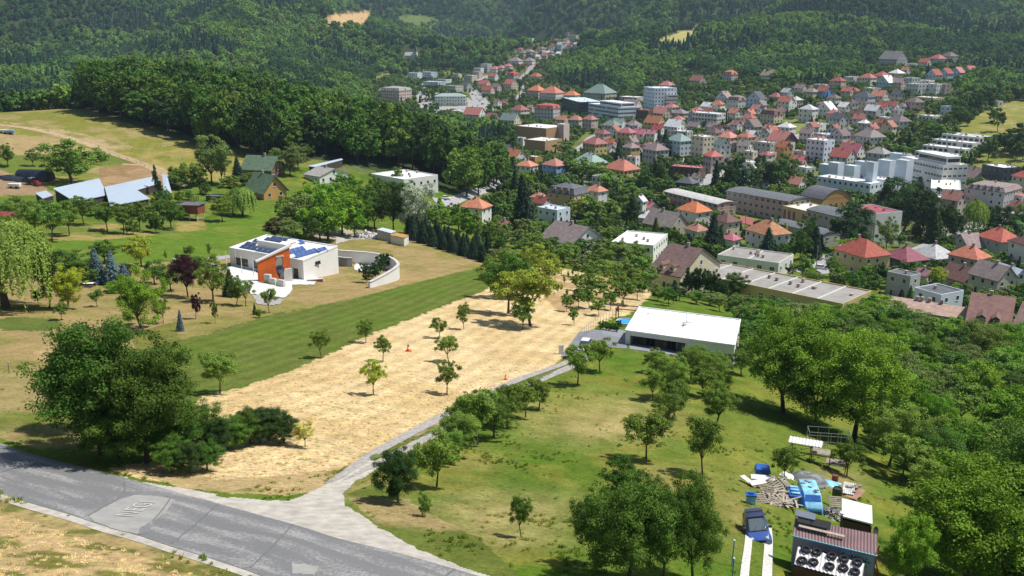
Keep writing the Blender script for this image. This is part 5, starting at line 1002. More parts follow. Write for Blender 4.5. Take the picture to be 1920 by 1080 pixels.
plant_at(tuple(G(812, 288)), 9, 15, 'dome', 'gold', 'forest_tree', 2, label='single yellowish tree in the edge of the dark wood')
PROT = [joined('round', 0, 2, 'mid'), joined('dome', 1, 2, 'mid'), joined('dome', 2, 2, 'fruit'), joined('round', 1, 2, 'dark')]
rest = np.array(rest)
instancer('wood_interior', rest[:, :3], np.stack([rest[:, 3], rest[:, 3], rest[:, 4]], 1), rng.uniform(0, 6.28, len(rest)), rng.integers(0, 4, len(rest)), PROT, label='inner trees of the dark wood above the meadow', cat='forest')
# ---- far forest on all hills
P = pgrid(400, 5000, R(-41), R(41), lambda r: max(8.2, min(8.2+(r-900)*.0042, 17)), 11); z = TZv(P[:, 0], P[:, 1]); qx, qy = proj(P[:, 0], P[:, 1], z)
r_ = np.hypot(P[:, 0], P[:, 1]); a_ = np.arctan2(P[:, 0], P[:, 1])
f0 = np.interp(a_, fa, fr, left=415, right=360)
ok = inpoly(qx, qy, FORP[0]) & ((r_ > f0+40) | (a_ > fa[-1])) & (r_ > 405)
ok |= (r_ > f0+60) & (a_ < fa[-1]) & (qy > 195) & (r_ < 900) & (r_ > f0+100)
for cl_ in ([(604, 46), (612, 30), (640, 22), (690, 24), (700, 38), (680, 52), (640, 52)], [(1232, 80), (1262, 62), (1290, 54), (1316, 56), (1290, 80), (1262, 90)], [(700, 145), (725, 132), (742, 150), (722, 182), (700, 182)], [(748, 32), (800, 28), (830, 44), (765, 56)], [(1080, 90), (1095, 64), (1035, 64), (1000, 80), (960, 104), (1010, 128)], [(700, 160), (735, 160), (745, 197), (700, 200)], [(758, 118), (758, 92), (796, 92), (796, 118)]):
    ok &= ~inpoly(qx, qy, cl_)
cov = vnoise(P[:, 0]/60, P[:, 1]/60, 77)
P = P[ok]; z = z[ok]; r_ = r_[ok]; cov = cov[ok]; qx = qx[ok]; qy = qy[ok]
con = fbm(P[:, 0]/150, P[:, 1]/150, 61, 3); lgt = fbm(P[:, 0]/90+7, P[:, 1]/90, 62, 3)
light_ = inpoly(qx, qy, [(370, 50), (520, 60), (560, 100), (470, 100), (380, 75)]) | inpoly(qx, qy, [(1040, 110), (1110, 100), (1290, 120), (1320, 180), (1200, 190), (1130, 140), (1020, 150)])
dark_ = inpoly(qx, qy, [(170, 45), (230, 20), (400, 45), (460, 95), (300, 100), (180, 90)]) | inpoly(qx, qy, [(1040, 160), (1060, 120), (1130, 130), (1140, 178), (1090, 182)]) | inpoly(qx, qy, [(1230, 50), (1400, 40), (1650, 60), (1850, 80), (1850, 50), (1500, 15), (1250, 20)])
isc = ((con > .64) | (dark_ & (lgt < .56))) & ~light_
n = len(P); g = np.random.default_rng(5)
vi = np.where(isc & (g.random(n) < .8), 8+g.integers(0, 3, n), np.where((lgt > .54) | light_, 5+g.integers(0, 3, n), np.where(con < .47, g.choice([2, 4], n), g.integers(0, 4, n))))
sc_ = np.clip(.8+(r_-900)*.00022, .75, 1.3); H = np.where(vi >= 8, g.uniform(12, 20, n), g.uniform(8, 16, n))*sc_; Wd = np.where(vi >= 8, g.uniform(6.5, 10, n), g.uniform(9, 13, n))*sc_
leafmat('leaves_pinefar', (.042, .095, .052)); leafmat('leaves_farlight', (.19, .32, .065)); leafmat('leaves_farmid', (.115, .22, .052)); leafmat('leaves_fardark', (.068, .14, .042))
PROT = [joined('mass', 0, 3, 'farmid'), joined('mass', 1, 3, 'farmid'), joined('mass', 2, 3, 'fardark'), joined('dome', 0, 3, 'farmid'), joined('mass', 1, 3, 'fardark'), joined('mass', 1, 3, 'farlight'), joined('dome', 0, 3, 'farlight'), joined('round', 2, 3, 'fruit'), joined('spruce', 0, 3, 'pinefar'), joined('spruce', 1, 3, 'pinefar'), joined('spruce', 2, 3, 'pinefar')]
instancer('hill_forest', np.stack([P[:, 0], P[:, 1], z-.3], 1), np.stack([Wd, Wd, H], 1), g.uniform(0, 6.28, n), vi, PROT, label='mixed forest covering the hills round the valley', cat='forest')
print('far forest', n)
# ---- garden trees of the town
P = pgrid(262, 2100, R(azpx(700)), R(42), lambda r: 5.2+r*.0026, 21); z = TZv(P[:, 0], P[:, 1]); qx, qy = proj(P[:, 0], P[:, 1], z)
TOWNP = [(930, 345), (900, 380), (930, 440), (1100, 470), (1225, 490), (1290, 480), (1500, 530), (1640, 555), (1940, 620), (2700, 760), (2700, 330), (1925, 328), (1860, 322), (1830, 330), (1790, 262), (1800, 235), (1850, 205), (1925, 182), (2050, 150), (1900, 90), (1850, 75), (1700, 105), (1640, 118), (1560, 160), (1480, 158), (1400, 150), (1290, 130), (1210, 152), (1180, 178), (1095, 172), (1040, 150), (1015, 128), (1085, 98), (1092, 66), (1040, 66), (960, 100), (935, 122), (880, 138), (790, 128), (700, 155), (690, 215), (760, 230), (860, 240), (930, 300)]
ok = inpoly(qx, qy, TOWNP)
for pl in ([(1470, 225), (1520, 220), (1515, 240), (1485, 252), (1465, 240)], [(820, 196), (903, 196), (905, 214), (820, 214)], [(1200, 365), (1290, 376), (1400, 398), (1500, 405), (1515, 455), (1400, 430), (1320, 408)], [(800, 175), (860, 172), (905, 180), (910, 215), (870, 222), (875, 180)], [(1275, 285), (1350, 285), (1350, 305), (1275, 305)]):
    ok &= ~inpoly(qx, qy, pl)
FT = np.array([(f[0], f[1], f[2], f[3], f[4], f[5], f[6]) for f in FOOT])
roadP = np.concatenate([np.array([v.co[:2] for v in o.data.vertices]) for o in SC.objects if o.name.startswith('street')])
FB = []
for f in FOOT:
    c_ = (f[0], f[1], TZ(f[0], f[1])); u, v = proj(*c_); m = mpp(c_); hw = (f[4]*abs(f[2])+f[5]*abs(f[3])+1)/2/m; _, vt = proj(c_[0], c_[1], c_[2]+f[6]*.85); FB.append((u, v, hw, vt, math.hypot(f[0], f[1])))
FB = np.array(FB)
keep = []; g = np.random.default_rng(9)
for i in np.nonzero(ok)[0]:
    x, y = P[i]; W_ = g.uniform(3.6, 7.5); H = W_*g.uniform(.8, 1.15); dx = x-FT[:, 0]; dy = y-FT[:, 1]; lx = np.abs(FT[:, 2]*dx+FT[:, 3]*dy)-FT[:, 4]/2; ly = np.abs(-FT[:, 3]*dx+FT[:, 2]*dy)-FT[:, 5]/2
    if (np.maximum(lx, ly) < W_*.42).any(): continue
    if (np.abs(roadP[:, 0]-x)+np.abs(roadP[:, 1]-y)).min() < 6: continue
    r = math.hypot(x, y); m = mpp((x, y, z[i])); top = proj(x, y, z[i]+H)[1]
    fr_ = (FB[:, 4] > r) & (np.abs(FB[:, 0]-qx[i]) < FB[:, 2]+W_*.4/m) & (top < FB[:, 1]-(FB[:, 1]-FB[:, 3])*.2) & (qy[i] > FB[:, 3])
    if fr_.any():
        j = np.nonzero(fr_)[0]; lim = (FB[j, 1]-(FB[j, 1]-FB[j, 3])*.2).max(); H2 = (qy[i]-lim)*m
        if H2 < 1.2: continue
        s_ = H2/H; H *= s_; W_ *= max(s_, .55)
    keep.append((x, y, z[i], W_, H, r))
keep = np.array(keep); o_ = np.argsort(keep[:, 5]-keep[:, 3]*25); keep = keep[o_]; print('town trees', len(keep))
NI = 170
for x, y, zz, W_, H, r in keep[:NI]: plant_at((x, y, zz), W_, H, ['round', 'dome', 'open', 'low'][int(g.integers(4))], ['mid', 'fruit', 'olive', 'dark', 'bright'][int(g.integers(5))], 'garden_tree', 2, zone='in the gardens of the nearer houses')
k2 = keep[NI:]; n = len(k2)
PROT = [joined('round', 0, 3, 'mid'), joined('dome', 1, 3, 'fruit'), joined('round', 2, 3, 'dark'), joined('dome', 0, 3, 'mid'), joined('low', 0, 3, 'olive'), joined('low', 1, 3, 'fruit'), joined('spruce', 0, 3, 'spruce'), joined('round', 1, 3, 'farmid')]
vi = g.integers(0, 8, n); H2 = np.where(vi == 6, k2[:, 4]*1.25, k2[:, 4]); W2 = np.where(vi == 6, k2[:, 3]*.6, k2[:, 3])
instancer('town_gardens', k2[:, :3], np.stack([W2, W2, H2], 1), g.uniform(0, 6.28, n), vi, PROT, label='garden trees and bushes between the houses of the town', cat='garden trees')
# ---- trees on the right-hand meadow and hedges
rows_('on the right-hand hillside meadow', '1870 246 34 26 round mid;1862 230 26 22 round mid;1812 236 24 22 low mid;1820 224 18 18 low mid;1852 302 38 30 round mid;1905 290 40 46 dome dark;1925 280 46 50 dome dark;1880 284 30 40 dome dark;1862 278 22 30 low mid;1822 310 24 20 low;1830 300 22 18 low mid;1842 292 20 20 low mid;1918 300 34 30 dome mid;1800 216 30 34 dome mid;1790 232 28 30 dome mid;1830 210 34 36 dome dark;1850 205 34 36 dome dark;1775 245 26 28 dome mid;1765 262 24 26 dome;1750 255 24 26 dome mid;1742 262 24 24 dome;1730 250 20 24 dome;1780 270 20 20 low', lod=2)
rows_('along the far edge of the upper meadow', '80 199 26 28 round mid;118 202 26 30 round mid;30 199 18 26 low bright;5 199 20 30 low bright;150 204 16 22 low;60 200 12 20 low;140 200 18 24 round mid', lod=2)


# ---- grass tufts over the near lawns and verges
def tuft(name, col, seed):
    r = np.random.default_rng(seed); n = 26; a = r.uniform(0, 6.28, n); q = r.uniform(0, .5, n); b0 = np.stack([q*np.cos(a), q*np.sin(a), np.zeros(n)], 1); ln = r.normal(size=(n, 3))*.28; ln[:, 2] = 1; tp = b0+ln*r.uniform(.5, 1.1, n)[:, None]; w_ = np.stack([-np.sin(a), np.cos(a), np.zeros(n)], 1)*.085
    V_ = np.stack([b0-w_, b0+w_, tp+w_*.3, tp-w_*.3], 1).reshape(-1, 3); me = npmesh(name, V_, np.arange(4*n).reshape(n, 4)); at_ = me.attributes.new('lv', 'FLOAT', 'FACE'); at_.data.foreach_set('value', r.random(n).astype(np.float32)); me.materials.append(leafmat('blades_'+name, col)); return me
TF = [tuft('green', (.15, .21, .03), 1), tuft('lush', (.13, .20, .025), 2), tuft('dry', (.34, .32, .11), 3), tuft('yellow', (.22, .245, .045), 4), tuft('straw', (.66, .50, .27), 5)]
g = np.random.default_rng(31); rr_ = np.sqrt(g.uniform(36**2, 128**2, 150000)); aa = g.uniform(R(-35), R(35), len(rr_)); X = rr_*np.sin(aa); Y = rr_*np.cos(aa); Z = TZv(X, Y); qx, qy = proj(X, Y, Z)
on = (qx > -60) & (qx < 1980) & (qy < 1130)
for pl in (UP+LO[::-1], [(255, 660), (500, 592), (820, 520), (908, 546), (700, 625), (470, 722), (300, 760), (180, 700)], [(217, 890), (350, 918), (430, 932), (540, 940), (600, 914), (668, 872), (716, 876), (645, 926), (700, 980), (840, 1052), (1010, 1120), (853, 1078), (550, 996)], DAP, [(1385, 980), (1412, 980), (1405, 1110), (1380, 1110)], [(1430, 985), (1450, 985), (1450, 1110), (1426, 1110)]): on &= ~inpoly(qx, qy, pl)
i_ = np.clip(((aa-AZ0)/(AZ1-AZ0)*(NA-1)).astype(int), 0, NA-1); j_ = np.clip(np.searchsorted(lrows, np.log(rr_)), 0, NR-1); st_ = ROUGHA[i_, j_]; gcol = GC[i_, j_]
dn = fbm(X/4, Y/4, 71, 3); on &= (g.random(len(X)) < np.where(st_ > .8, .22, np.clip(1.3*(dn-.56), .015, .22))*np.clip((128-rr_)/45, 0, 1)) & (g.random(len(X)) < np.clip(60/rr_, .25, 1.))
X, Y, Z, st_, gcol, dn = X[on], Y[on], Z[on], st_[on], gcol[on], dn[on]; n = len(X); dry = gcol[:, 0]/(gcol[:, 1]+1e-6)
vi = np.where(st_ > .8, np.where(g.random(n) < .8, 4, 2), np.where(dry > 1.15, np.where(g.random(n) < .6, 2, 3), np.where(dry > .92, 3, np.where(g.random(n) < .6, 0, 1)))); hh = np.where(st_ > .8, .06, .07+.16*np.clip(dn*2-.8, 0, 1)); ww_ = g.uniform(.22, .5, n)
instancer('grass_tufts', np.stack([X, Y, Z-.01], 1), np.stack([ww_, ww_, hh*g.uniform(.6, 1.4, n)], 1), g.uniform(0, 6.28, n), vi, TF, label='tufts of green and dry grass over the near fields', cat='grass'); print('tufts', n)

# ---- more orchard beyond the right edge of the view
P = pgrid(62, 300, R(31.5), R(46), 7.5, 55); z = TZv(P[:, 0], P[:, 1]); n = len(P); g = np.random.default_rng(56); Wd = g.uniform(4.5, 8, n); H = Wd*g.uniform(.75, 1.1, n)
instancer('outer_orchard', np.stack([P[:, 0], P[:, 1], z], 1), np.stack([Wd, Wd, H], 1), g.uniform(0, 6.28, n), g.integers(0, 4, n), [joined('round', 0, 2, 'fruit'), joined('dome', 1, 2, 'olive'), joined('open', 2, 2, 'fruit'), joined('mass', 0, 2, 'mid')], label='old orchard continuing beyond the right edge', cat='orchard')
def textmesh(cu, name):
    o = bpy.data.objects.new('tmp', cu); COL.objects.link(o); bpy.context.view_layer.update(); me = bpy.data.meshes.new_from_object(o.evaluated_get(bpy.context.evaluated_depsgraph_get())); me.name = name
    bpy.data.objects.remove(o); return link(name, me)
# ---------------------------------------------------------------- white-roofed house in the centre
SHEAR = []
def do_shear(t, k):
    def rec(o, M):
        for c in o.children:
            Mc = M @ c.matrix_local
            if c.data.users == 1 and c.rotation_euler.z == 0:
                for v in c.data.vertices: p = Mc @ v.co; p.x += k*p.y; v.co = Mc.inverted() @ p
            else: p = Mc.translation; c.location.x += k*p.y
            rec(c, Mc)
    bpy.context.view_layer.update(); rec(t, Matrix())
def frame(A, B, C, h, name, label, cat):
    b = G(*B, h); a = Pz(*A, b.z); c = Pz(*C, b.z); ux = b-a; w = ux.length; ux.normalize(); d = abs((c-b).dot(Vector((-ux.y, ux.x, 0))))
    SHEAR.append((c-b).dot(ux)/d); rz = math.atan2(ux.y, ux.x); t = thing(name, label, cat, (a.x, a.y, b.z-h), rz); FOOT.append((a.x+math.cos(rz)*w/2-math.sin(rz)*d/2, a.y+math.sin(rz)*w/2+math.cos(rz)*d/2, math.cos(rz), math.sin(rz), w, d, h, B)); return t, w, d
WP = wallm('w'); STONE = mat('stone_wall', (.20, .17, .14), var=.35, scale=2.5, bump=.6, bscale=4); BLACK = mat('dark_void', (.03, .03, .03))
t, w, d = frame((1173, 620), (1377, 648), (1388, 600), 3.5, 'white_house', 'modern white house with broad flat white roof at the end of the gravel drive', 'house'); h = 3.5
b = MB(); o1, o2 = .045*w, .58*w
b.box(0, o1, 0, d, -3, h-.7); b.box(o2, w, 0, d, -3, h-.7); b.box(o1, o2, 3.2, d, -3, h-.7); b.box(0, w, 0, d, h-.7, h-.12); b.build('wall', WP, t)
b = MB(); b.box(o1+.02, o2-.02, 3.0, 3.19, -2.5, h-.72); b.build('recessed_stone_wall', STONE, t)
WROOF = mat('white_membrane', (.80, .80, .78), var=.07, scale=.35)
b = MB(); b.box(-.12, w+.12, -.12, d+.12, h-.12, h+.02); r0 = b.build('roof', WROOF, t)
b = MB()
for x0, x1, y0, y1 in ((-.12, w+.12, -.12, .1), (-.12, w+.12, d-.1, d+.12), (-.12, .1, .1, d-.1), (w-.1, w+.12, .1, d-.1)): b.box(x0, x1, y0, y1, h+.02, h+.16)
b.build('roof_edge', mat('edge_trim', (.75, .75, .74)), r0)
b = MB()
for i in range(16):
    for yy in (.35, d-.35): x = .6+(w-1.2)*i/15; b.tube((x, yy, h+.02), (x, yy, h+.17), .05, n=5)
b.build('lightning_rod_line', METAL, r0)
b = MB(); cx, cy_ = w*.52, d*.5; b.tube((cx, cy_, h), (cx, cy_, h+2.2), .05); b.tube((cx-.9, cy_, h+.5), (cx+.9, cy_+.3, h+.5), .08); b.tube((cx-.2, cy_-.9, h+.6), (cx+.2, cy_+.9, h+.6), .08); b.box(cx-.6, cx-.3, cy_-.4, cy_-.1, h, h+.4); b.build('antenna', METAL, r0); b = MB(); [b.box(w*q/9-.03, w*q/9+.03, .12, d-.12, h+.021, h+.03) for q in range(1, 9)]; b.build('membrane_seam', mat('seam_grey', (.6, .6, .58)), r0); b = MB(); [b.lathe([(.01, h+.32), (.14, h+.3), (.14, h+.03)], c=(w*q, d*e_, 0), n=10) for q, e_ in ((.12, .75),)]; b.build('roof_vent', METAL, r0)
for u, ww, wh, z in ((o2+2.6, 1.6, 1.1, 1.35), (w-1.6, 1.0, 1.1, 1.35)): link('window', window_mesh(ww, wh, True), t, (u, 0, z), 0)
for u in (o1+3, o1+6.5): link('window', window_mesh(1.5, 1.4, True), t, (u, 3.0, 1.2), 0)
link('door', door_mesh('grey'), t, (o2-1.5, 3.0, -.05), 0)
for y in (2, 5.5): link('window', window_mesh(1.6, 1.3, True), t, (w, y, 1.4), math.pi/2)
for x, yy in ((o2-.2, .1),): b = MB(); b.box(x-.12, x+.12, yy, yy+.24, -2, h-.72); b.build('porch_post', WP, t)
do_shear(t, SHEAR[-1])
drape('house_terrace', [(1128, 628), (1175, 636), (1180, 655), (1300, 672), (1290, 664), (1240, 652), (1180, 640), (1185, 622), (1160, 618), (1130, 616)], .05, mat('grey_paving', (.25, .26, .29), var=.08))
drape('yard_paving', [(1085, 622), (1130, 616), (1160, 620), (1185, 625), (1175, 655), (1120, 650), (1070, 676), (1050, 668)], .04, mat('dark_paving', (.21, .215, .24), var=.08))
drape('drive_grass', [(770, 822), (800, 808), (880, 768), (950, 730), (1040, 692), (1045, 697), (960, 734), (885, 775), (805, 815), (775, 828)], .075, mat('track_grass', (.12, .15, .04), var=.4, scale=2), jit=5)
drape('apron_turf', [(690, 858), (705, 850), (715, 858), (700, 868)], .08, MATS['track_grass'], jit=5)
# pool, hedge, pergola, fence
p = G(1173, 610); t = thing('round_pool', 'round bright blue garden pool beside the white house', 'pool', p)
b = MB(); b.lathe([(1.75, 0), (1.8, .9), (1.7, .9), (1.7, .7)], n=24); b.build('rim', FRAME, t); b = MB(); b.lathe([(1.7, .72), (0.01, .721)], n=24); b.build('water', mat('pool_water', (.05, .36, .70), rough=.1, var=.1), t)
for i, (x, y) in enumerate(((1128, 618), (1137, 619), (1146, 621), (1155, 622))): tree(x, y, 16, 14, 'low', 'mid', zone='as hedge plant left of the round pool', lod=2)
tree(1160, 616, 16, 14, 'low', 'purple', 'small dark red bush beside the round pool', lod=2)
p = G(1178, 600); t = thing('pergola', 'red-brown pergola frame behind the blue pool', 'pergola', p, -.3); RB = mat('red_brown_beam', (.2, .06, .04))
for x in (-2.2, 2.2):
    for y in (-1.3, 1.3): b = MB(); b.box(x-.08, x+.08, y-.08, y+.08, -.5, 2.4); b.build('post', RB, t)
b = MB()
for y in (-1.3, 1.3): b.box(-2.4, 2.4, y-.07, y+.07, 2.4, 2.55)
for x in (-2.2, 2.2): b.box(x-.07, x+.07, -1.22, 1.22, 2.4, 2.54)
b.build('roof_frame', RB, t)
def fence(pts, label, hh=1.3, sp=3., rails=2, m=None, r=.06, name='fence'):
    m = m or mat('fence_wood', (.22, .17, .12)); P = cr([G(*q)[:2] for q in pts], 10); s = np.concatenate([[0], np.cumsum(np.linalg.norm(np.diff(P, axis=0), axis=1))]); n = min(95, max(2, int(s[-1]/sp)))
    q = np.stack([np.interp(np.linspace(0, s[-1], n), s, P[:, i]) for i in (0, 1)], 1); c = (*q[0], TZ(*q[0])); t = thing(name, label, 'fence', c)
    b = MB(); b.tube((0, 0, -.3), (0, 0, hh), r, n=5); pm = b.mesh('post', m); L_ = []
    for x, y in q: z = TZ(x, y); link('post', pm, t, (x-c[0], y-c[1], z-c[2])); L_.append(Vector((x-c[0], y-c[1], z-c[2])))
    for k in range(rails):
        b = MB()
        for a, e in zip(L_, L_[1:]): z = Vector((0, 0, hh*(1-.45*k)-.08)); b.tube(a+z, e+z, r*.55, n=4, cap=False)
        b.build('rail', m, t)
    return t
fence([(1087, 640), (1107, 622), (1130, 606), (1165, 588)], 'wire fence with thin posts left of the pool garden', 1.8, 2.2, 2, METAL, .035)
fence([(190, 284), (235, 300), (275, 315), (310, 328), (345, 345)], 'post fence along the dirt track across the upper meadow', 1.3, 5)
fence([(188, 313), (230, 309), (282, 304)], 'rail fence above the brown paddock', 1.2, 3.5)
fence([(222, 286), (290, 278), (355, 272)], 'wire fence crossing the upper meadow towards the wood', 1.2, 5, 1)
fence([(300, 300), (380, 300), (470, 305)], 'low wire fence in the tan pasture below the wood', 1.2, 6, 1)
fence([(0, 335), (45, 345), (90, 356)], 'dark post fence in front of the tractor', 1.2, 4)
fence([(290, 392), (330, 388), (372, 376)], 'dark board fence behind the row of trees', 1.6, 1.2, 2, mat('dark_boards', (.07, .055, .045)), .12)
# traffic cones
CW = [mat('cone_orange', (.75, .13, .04)), FRAME]
for x, y, s, l in ((766, 659, 1.5, 'large red and white traffic cone in the middle of the straw field'), (877, 746, .9, 'small traffic cone beside the lower part of the drive'), (948, 712, .9, 'small traffic cone beside the upper part of the drive')):
    t = thing('traffic_cone', l, 'cone', G(x, y)); b = MB(); b.box(-.3, .3, -.3, .3, 0, .06); b.build('base', CW[0], t); b = MB()
    for i in range(4): b.lathe([(.22-.05*i, .06+.22*i), (.22-.05*(i+1), .06+.22*(i+1))], n=12, m=i % 2)
    b.build('body', CW, t); t.scale = (s, s, s)
p = G(1052, 664); t = thing('meter_box', 'small white utility box at the top of the drive', 'box', p); b = MB(); b.box(-.35, .35, -.2, .2, -.2, 1.35); b.build('cabinet', FRAME, t); b = MB(); b.box(-.42, .42, -.27, .27, 1.35, 1.42); b.build('lid', METAL, t)
# ---------------------------------------------------------------- cars
TYRE = mat('tyre_rubber', (.022, .022, .024), var=.1); RIM = mat('wheel_rim', (.45, .45, .47), rough=.35, metal=.5); CG = mat('car_glass', (.05, .07, .08), rough=.06, spec=.8, var=.1); CG2 = mat('car_glass_light', (.12, .155, .175), rough=.08, spec=.9, var=.1)
def loft(b, secs, m=0, glass=None):
    """body from cross sections: (x, half width low, half width high, z low, z mid, z high)"""
    rings = [[(x, -a, z0), (x, -a, zm), (x, -c, z1), (x, c, z1), (x, a, zm), (x, a, z0)] for x, a, c, z0, zm, z1 in secs]; i = len(b.v)
    for r_ in rings: b.v += r_
    for k in range(len(rings)-1):
        for j in range(6): q = (j+1) % 6; b.f.append((i+k*6+j, i+k*6+q, i+k*6+6+q, i+k*6+6+j)[::-1]); b.m.append(m)
    b.f.append(tuple(i+j for j in range(6))); b.m.append(m); b.f.append(tuple(i+(len(rings)-1)*6+j for j in range(6))[::-1]); b.m.append(m)
def bev(o, w_=.05, s=2):
    md = o.modifiers.new('bevel', 'BEVEL'); md.width = w_; md.segments = s; md.limit_method = 'ANGLE'; md.angle_limit = R(28); o.data.polygons.foreach_set('use_smooth', [True]*len(o.data.polygons)); return o
def wheel(t, x, y, r=.29):
    s = 1 if y > 0 else -1; b = MB(); n = 18
    pr = [(r*.62, -.08), (r*.93, -.1), (r, -.06), (r, .06), (r*.93, .1), (r*.62, .08)]; b.lathe(pr, n=n); o = b.build('wheel', TYRE, t, (x, y, r)); o.rotation_euler = (math.pi/2, 0, 0)
    b = MB(); b.lathe([(r*.64, -.07*s*-1), (r*.25, -.09*s*-1), (.01, -.07*s*-1)], n=n); b.build('rim', RIM, o)
t = thing('small_car', 'small blue hatchback parked nose to the camera on the slab strips', 'car', G(1420, 1004), R(-96)); PB = mat('blue_paint', (.07, .14, .44), rough=.25, spec=.7, var=.05, metal=.25); PD = mat('roof_paint', (.055, .07, .16), rough=.35, spec=.6, var=.05, metal=.2)
t.rotation_euler = (math.atan(.17), 0, R(-96)); t.rotation_mode = 'XYZ'
b = MB(); loft(b, [(-1.66, .70, .62, .30, .55, .88), (-1.60, .78, .72, .22, .6, .98), (-1.0, .80, .75, .20, .6, .98), (.35, .80, .76, .20, .62, .95), (1.05, .79, .70, .20, .60, .86), (1.5, .76, .60, .22, .55, .72), (1.68, .66, .5, .28, .48, .60)]); bev(b.build('body', PB, t), .11, 4)
b = MB(); loft(b, [(-1.62, .72, .50, .93, .96, 1.0), (-1.40, .73, .50, .93, .96, 1.33), (-.9, .73, .53, .93, .96, 1.43), (.05, .73, .53, .93, .96, 1.42), (.98, .68, .56, .84, .87, .92)]); bev(b.build('windows', CG, t), .04)
b = MB(); b.box(-1.25, .06, -.54, .54, 1.40, 1.45); bev(b.build('roof', PD, t), .03)
b = MB(); b.box(-.75, -.68, -.62, .62, 1.5, 1.54); b.box(.0, .07, -.62, .62, 1.5, 1.54); b.box(-1.2, .2, .56, .6, 1.455, 1.5); b.box(-1.2, .2, -.6, -.56, 1.455, 1.5); b.build('roof_rack', DARKM, t)
b = MB(); b.poly([(.12, -.50, 1.405), (.95, -.55, .955), (.95, .55, .955), (.12, .50, 1.405)]); b.build('windscreen', CG2, t)
for y in (-.5, .5): b = MB(); b.lathe([(.01, .0), (.13, .0), (.12, .09), (.05, .13), (.01, .14)], n=14); o = b.build('headlight', mat('headlamp_glass', (.7, .72, .72), rough=.1, spec=.8), t, (1.50, y, .63)); o.rotation_euler = (0, R(65), 0)
b = MB(); loft(b, [(1.52, .78, .72, .22, .34, .44), (1.74, .6, .55, .24, .34, .42)]); bev(b.build('bumper', mat('grey_bumper', (.11, .115, .12), rough=.5), t), .04)
b = MB(); b.box(1.69, 1.715, -.42, .42, .47, .56); b.build('grille', BLACK, t); b = MB(); b.box(1.735, 1.755, -.26, .26, .3, .41); b.build('number_plate', FRAME, t)
for y in (-1, 1): b = MB(); b.obox((.62, y*.88, .98), (.06, 0, 0), (0, .12, 0), (0, 0, .08)); bev(b.build('mirror', DARKM, t), .02)
for y in (-.3, .25): b = MB(); b.tube((.99, y, .95), (.66, y+.3, 1.13), .012, n=4); b.build('wiper', TYRE, t)
for x in (-1.1, 1.12):
    for y in (-.72, .72): wheel(t, x, y)
def simple_car(p, rz, m, label, name='parked_car', group=None, near=False):
    t = thing(name, label, 'car', p, rz, group)
    b = MB(); loft(b, [(-2.1, .75, .66, .3, .55, .8), (-2.0, .85, .78, .25, .6, .95), (.7, .86, .78, .25, .6, .93), (1.8, .84, .7, .25, .55, .78), (2.1, .7, .55, .3, .5, .62)]); bev(b.build('body', m, t), .05)
    b = MB(); loft(b, [(-1.9, .76, .62, .9, .93, .97), (-1.45, .76, .62, .9, .93, 1.4), (.15, .76, .62, .9, .93, 1.42), (1.05, .72, .62, .86, .89, .92)]); b.build('windows', CG, t)
    b = MB(); b.box(-1.42, .15, -.61, .61, 1.415, 1.45); b.build('roof', m, t)
    if near:
        for x in (-1.35, 1.3):
            for y in (-.76, .76): wheel(t, x, y, .32)
    return t
PW = mat('white_paint', (.78, .78, .78), rough=.3, spec=.6, var=.02); PS = mat('silver_paint', (.42, .43, .45), rough=.3, metal=.4, var=.03); PK = mat('black_paint', (.03, .03, .035), rough=.25, spec=.6); PR = mat('red_paint', (.38, .04, .03), rough=.3, spec=.6)
t = simple_car(G(1096, 655), R(-108), PW, 'white car parked at the top of the gravel drive', 'white_car', near=True)
KO = []
for i, (x, y, a) in enumerate(((791, 190, 85), (794, 197, 85), (788, 183, 85), (786, 172, 85), (889, 172, 70), (893, 180, 70), (886, 178, 70), (900, 190, 60), (896, 186, 60), (905, 196, 50), (912, 204, 50), (920, 210, 50), (897, 199, 60), (1328, 296, 20), (1334, 297, 20), (1340, 298, 20), (1318, 297, 20), (1310, 296, 20), (1342, 318, 70), (1346, 308, 70), (837, 374, 20), (1480, 276, -20), (1492, 268, -20), (1645, 442, -10), (1660, 441, -10), (1700, 440, -10), (1880, 430, 10), (1895, 428, 10), (1905, 415, 10), (1870, 438, 10), (1830, 436, 10), (1500, 452, 20), (1540, 505, -40), (1606, 588, -40), (981, 172, 60), (978, 180, 60), (970, 186, 60), (1240, 206, 0), (1253, 206, 0), (1352, 213, -30))):
    m_, mn = [(PW, 'white'), (PS, 'silver'), (PK, 'black'), (PR, 'red')][(i*7) % 4 if i % 5 else 0]
    q = G(x, y); KO.append((x, y, simple_car((q.x, q.y, q.z+.16), R(a), m_, 'x', group='cars parked in the town'), mn))
D = {}
for x, y, o, mn in KO: D.setdefault((mn, 'beside the spa square' if x < 1000 else 'on the road by the park' if y > 400 else 'in the town centre'), []).append((x, o))
for (mn, w_), L_ in D.items():
    L_.sort(key=lambda q: q[0])
    for i, (x, o) in enumerate(L_): o['label'] = f'{NTH2[min(i, 9)]} {mn} parked car {w_}' if len(L_) > 1 else f'{mn} parked car {w_}'
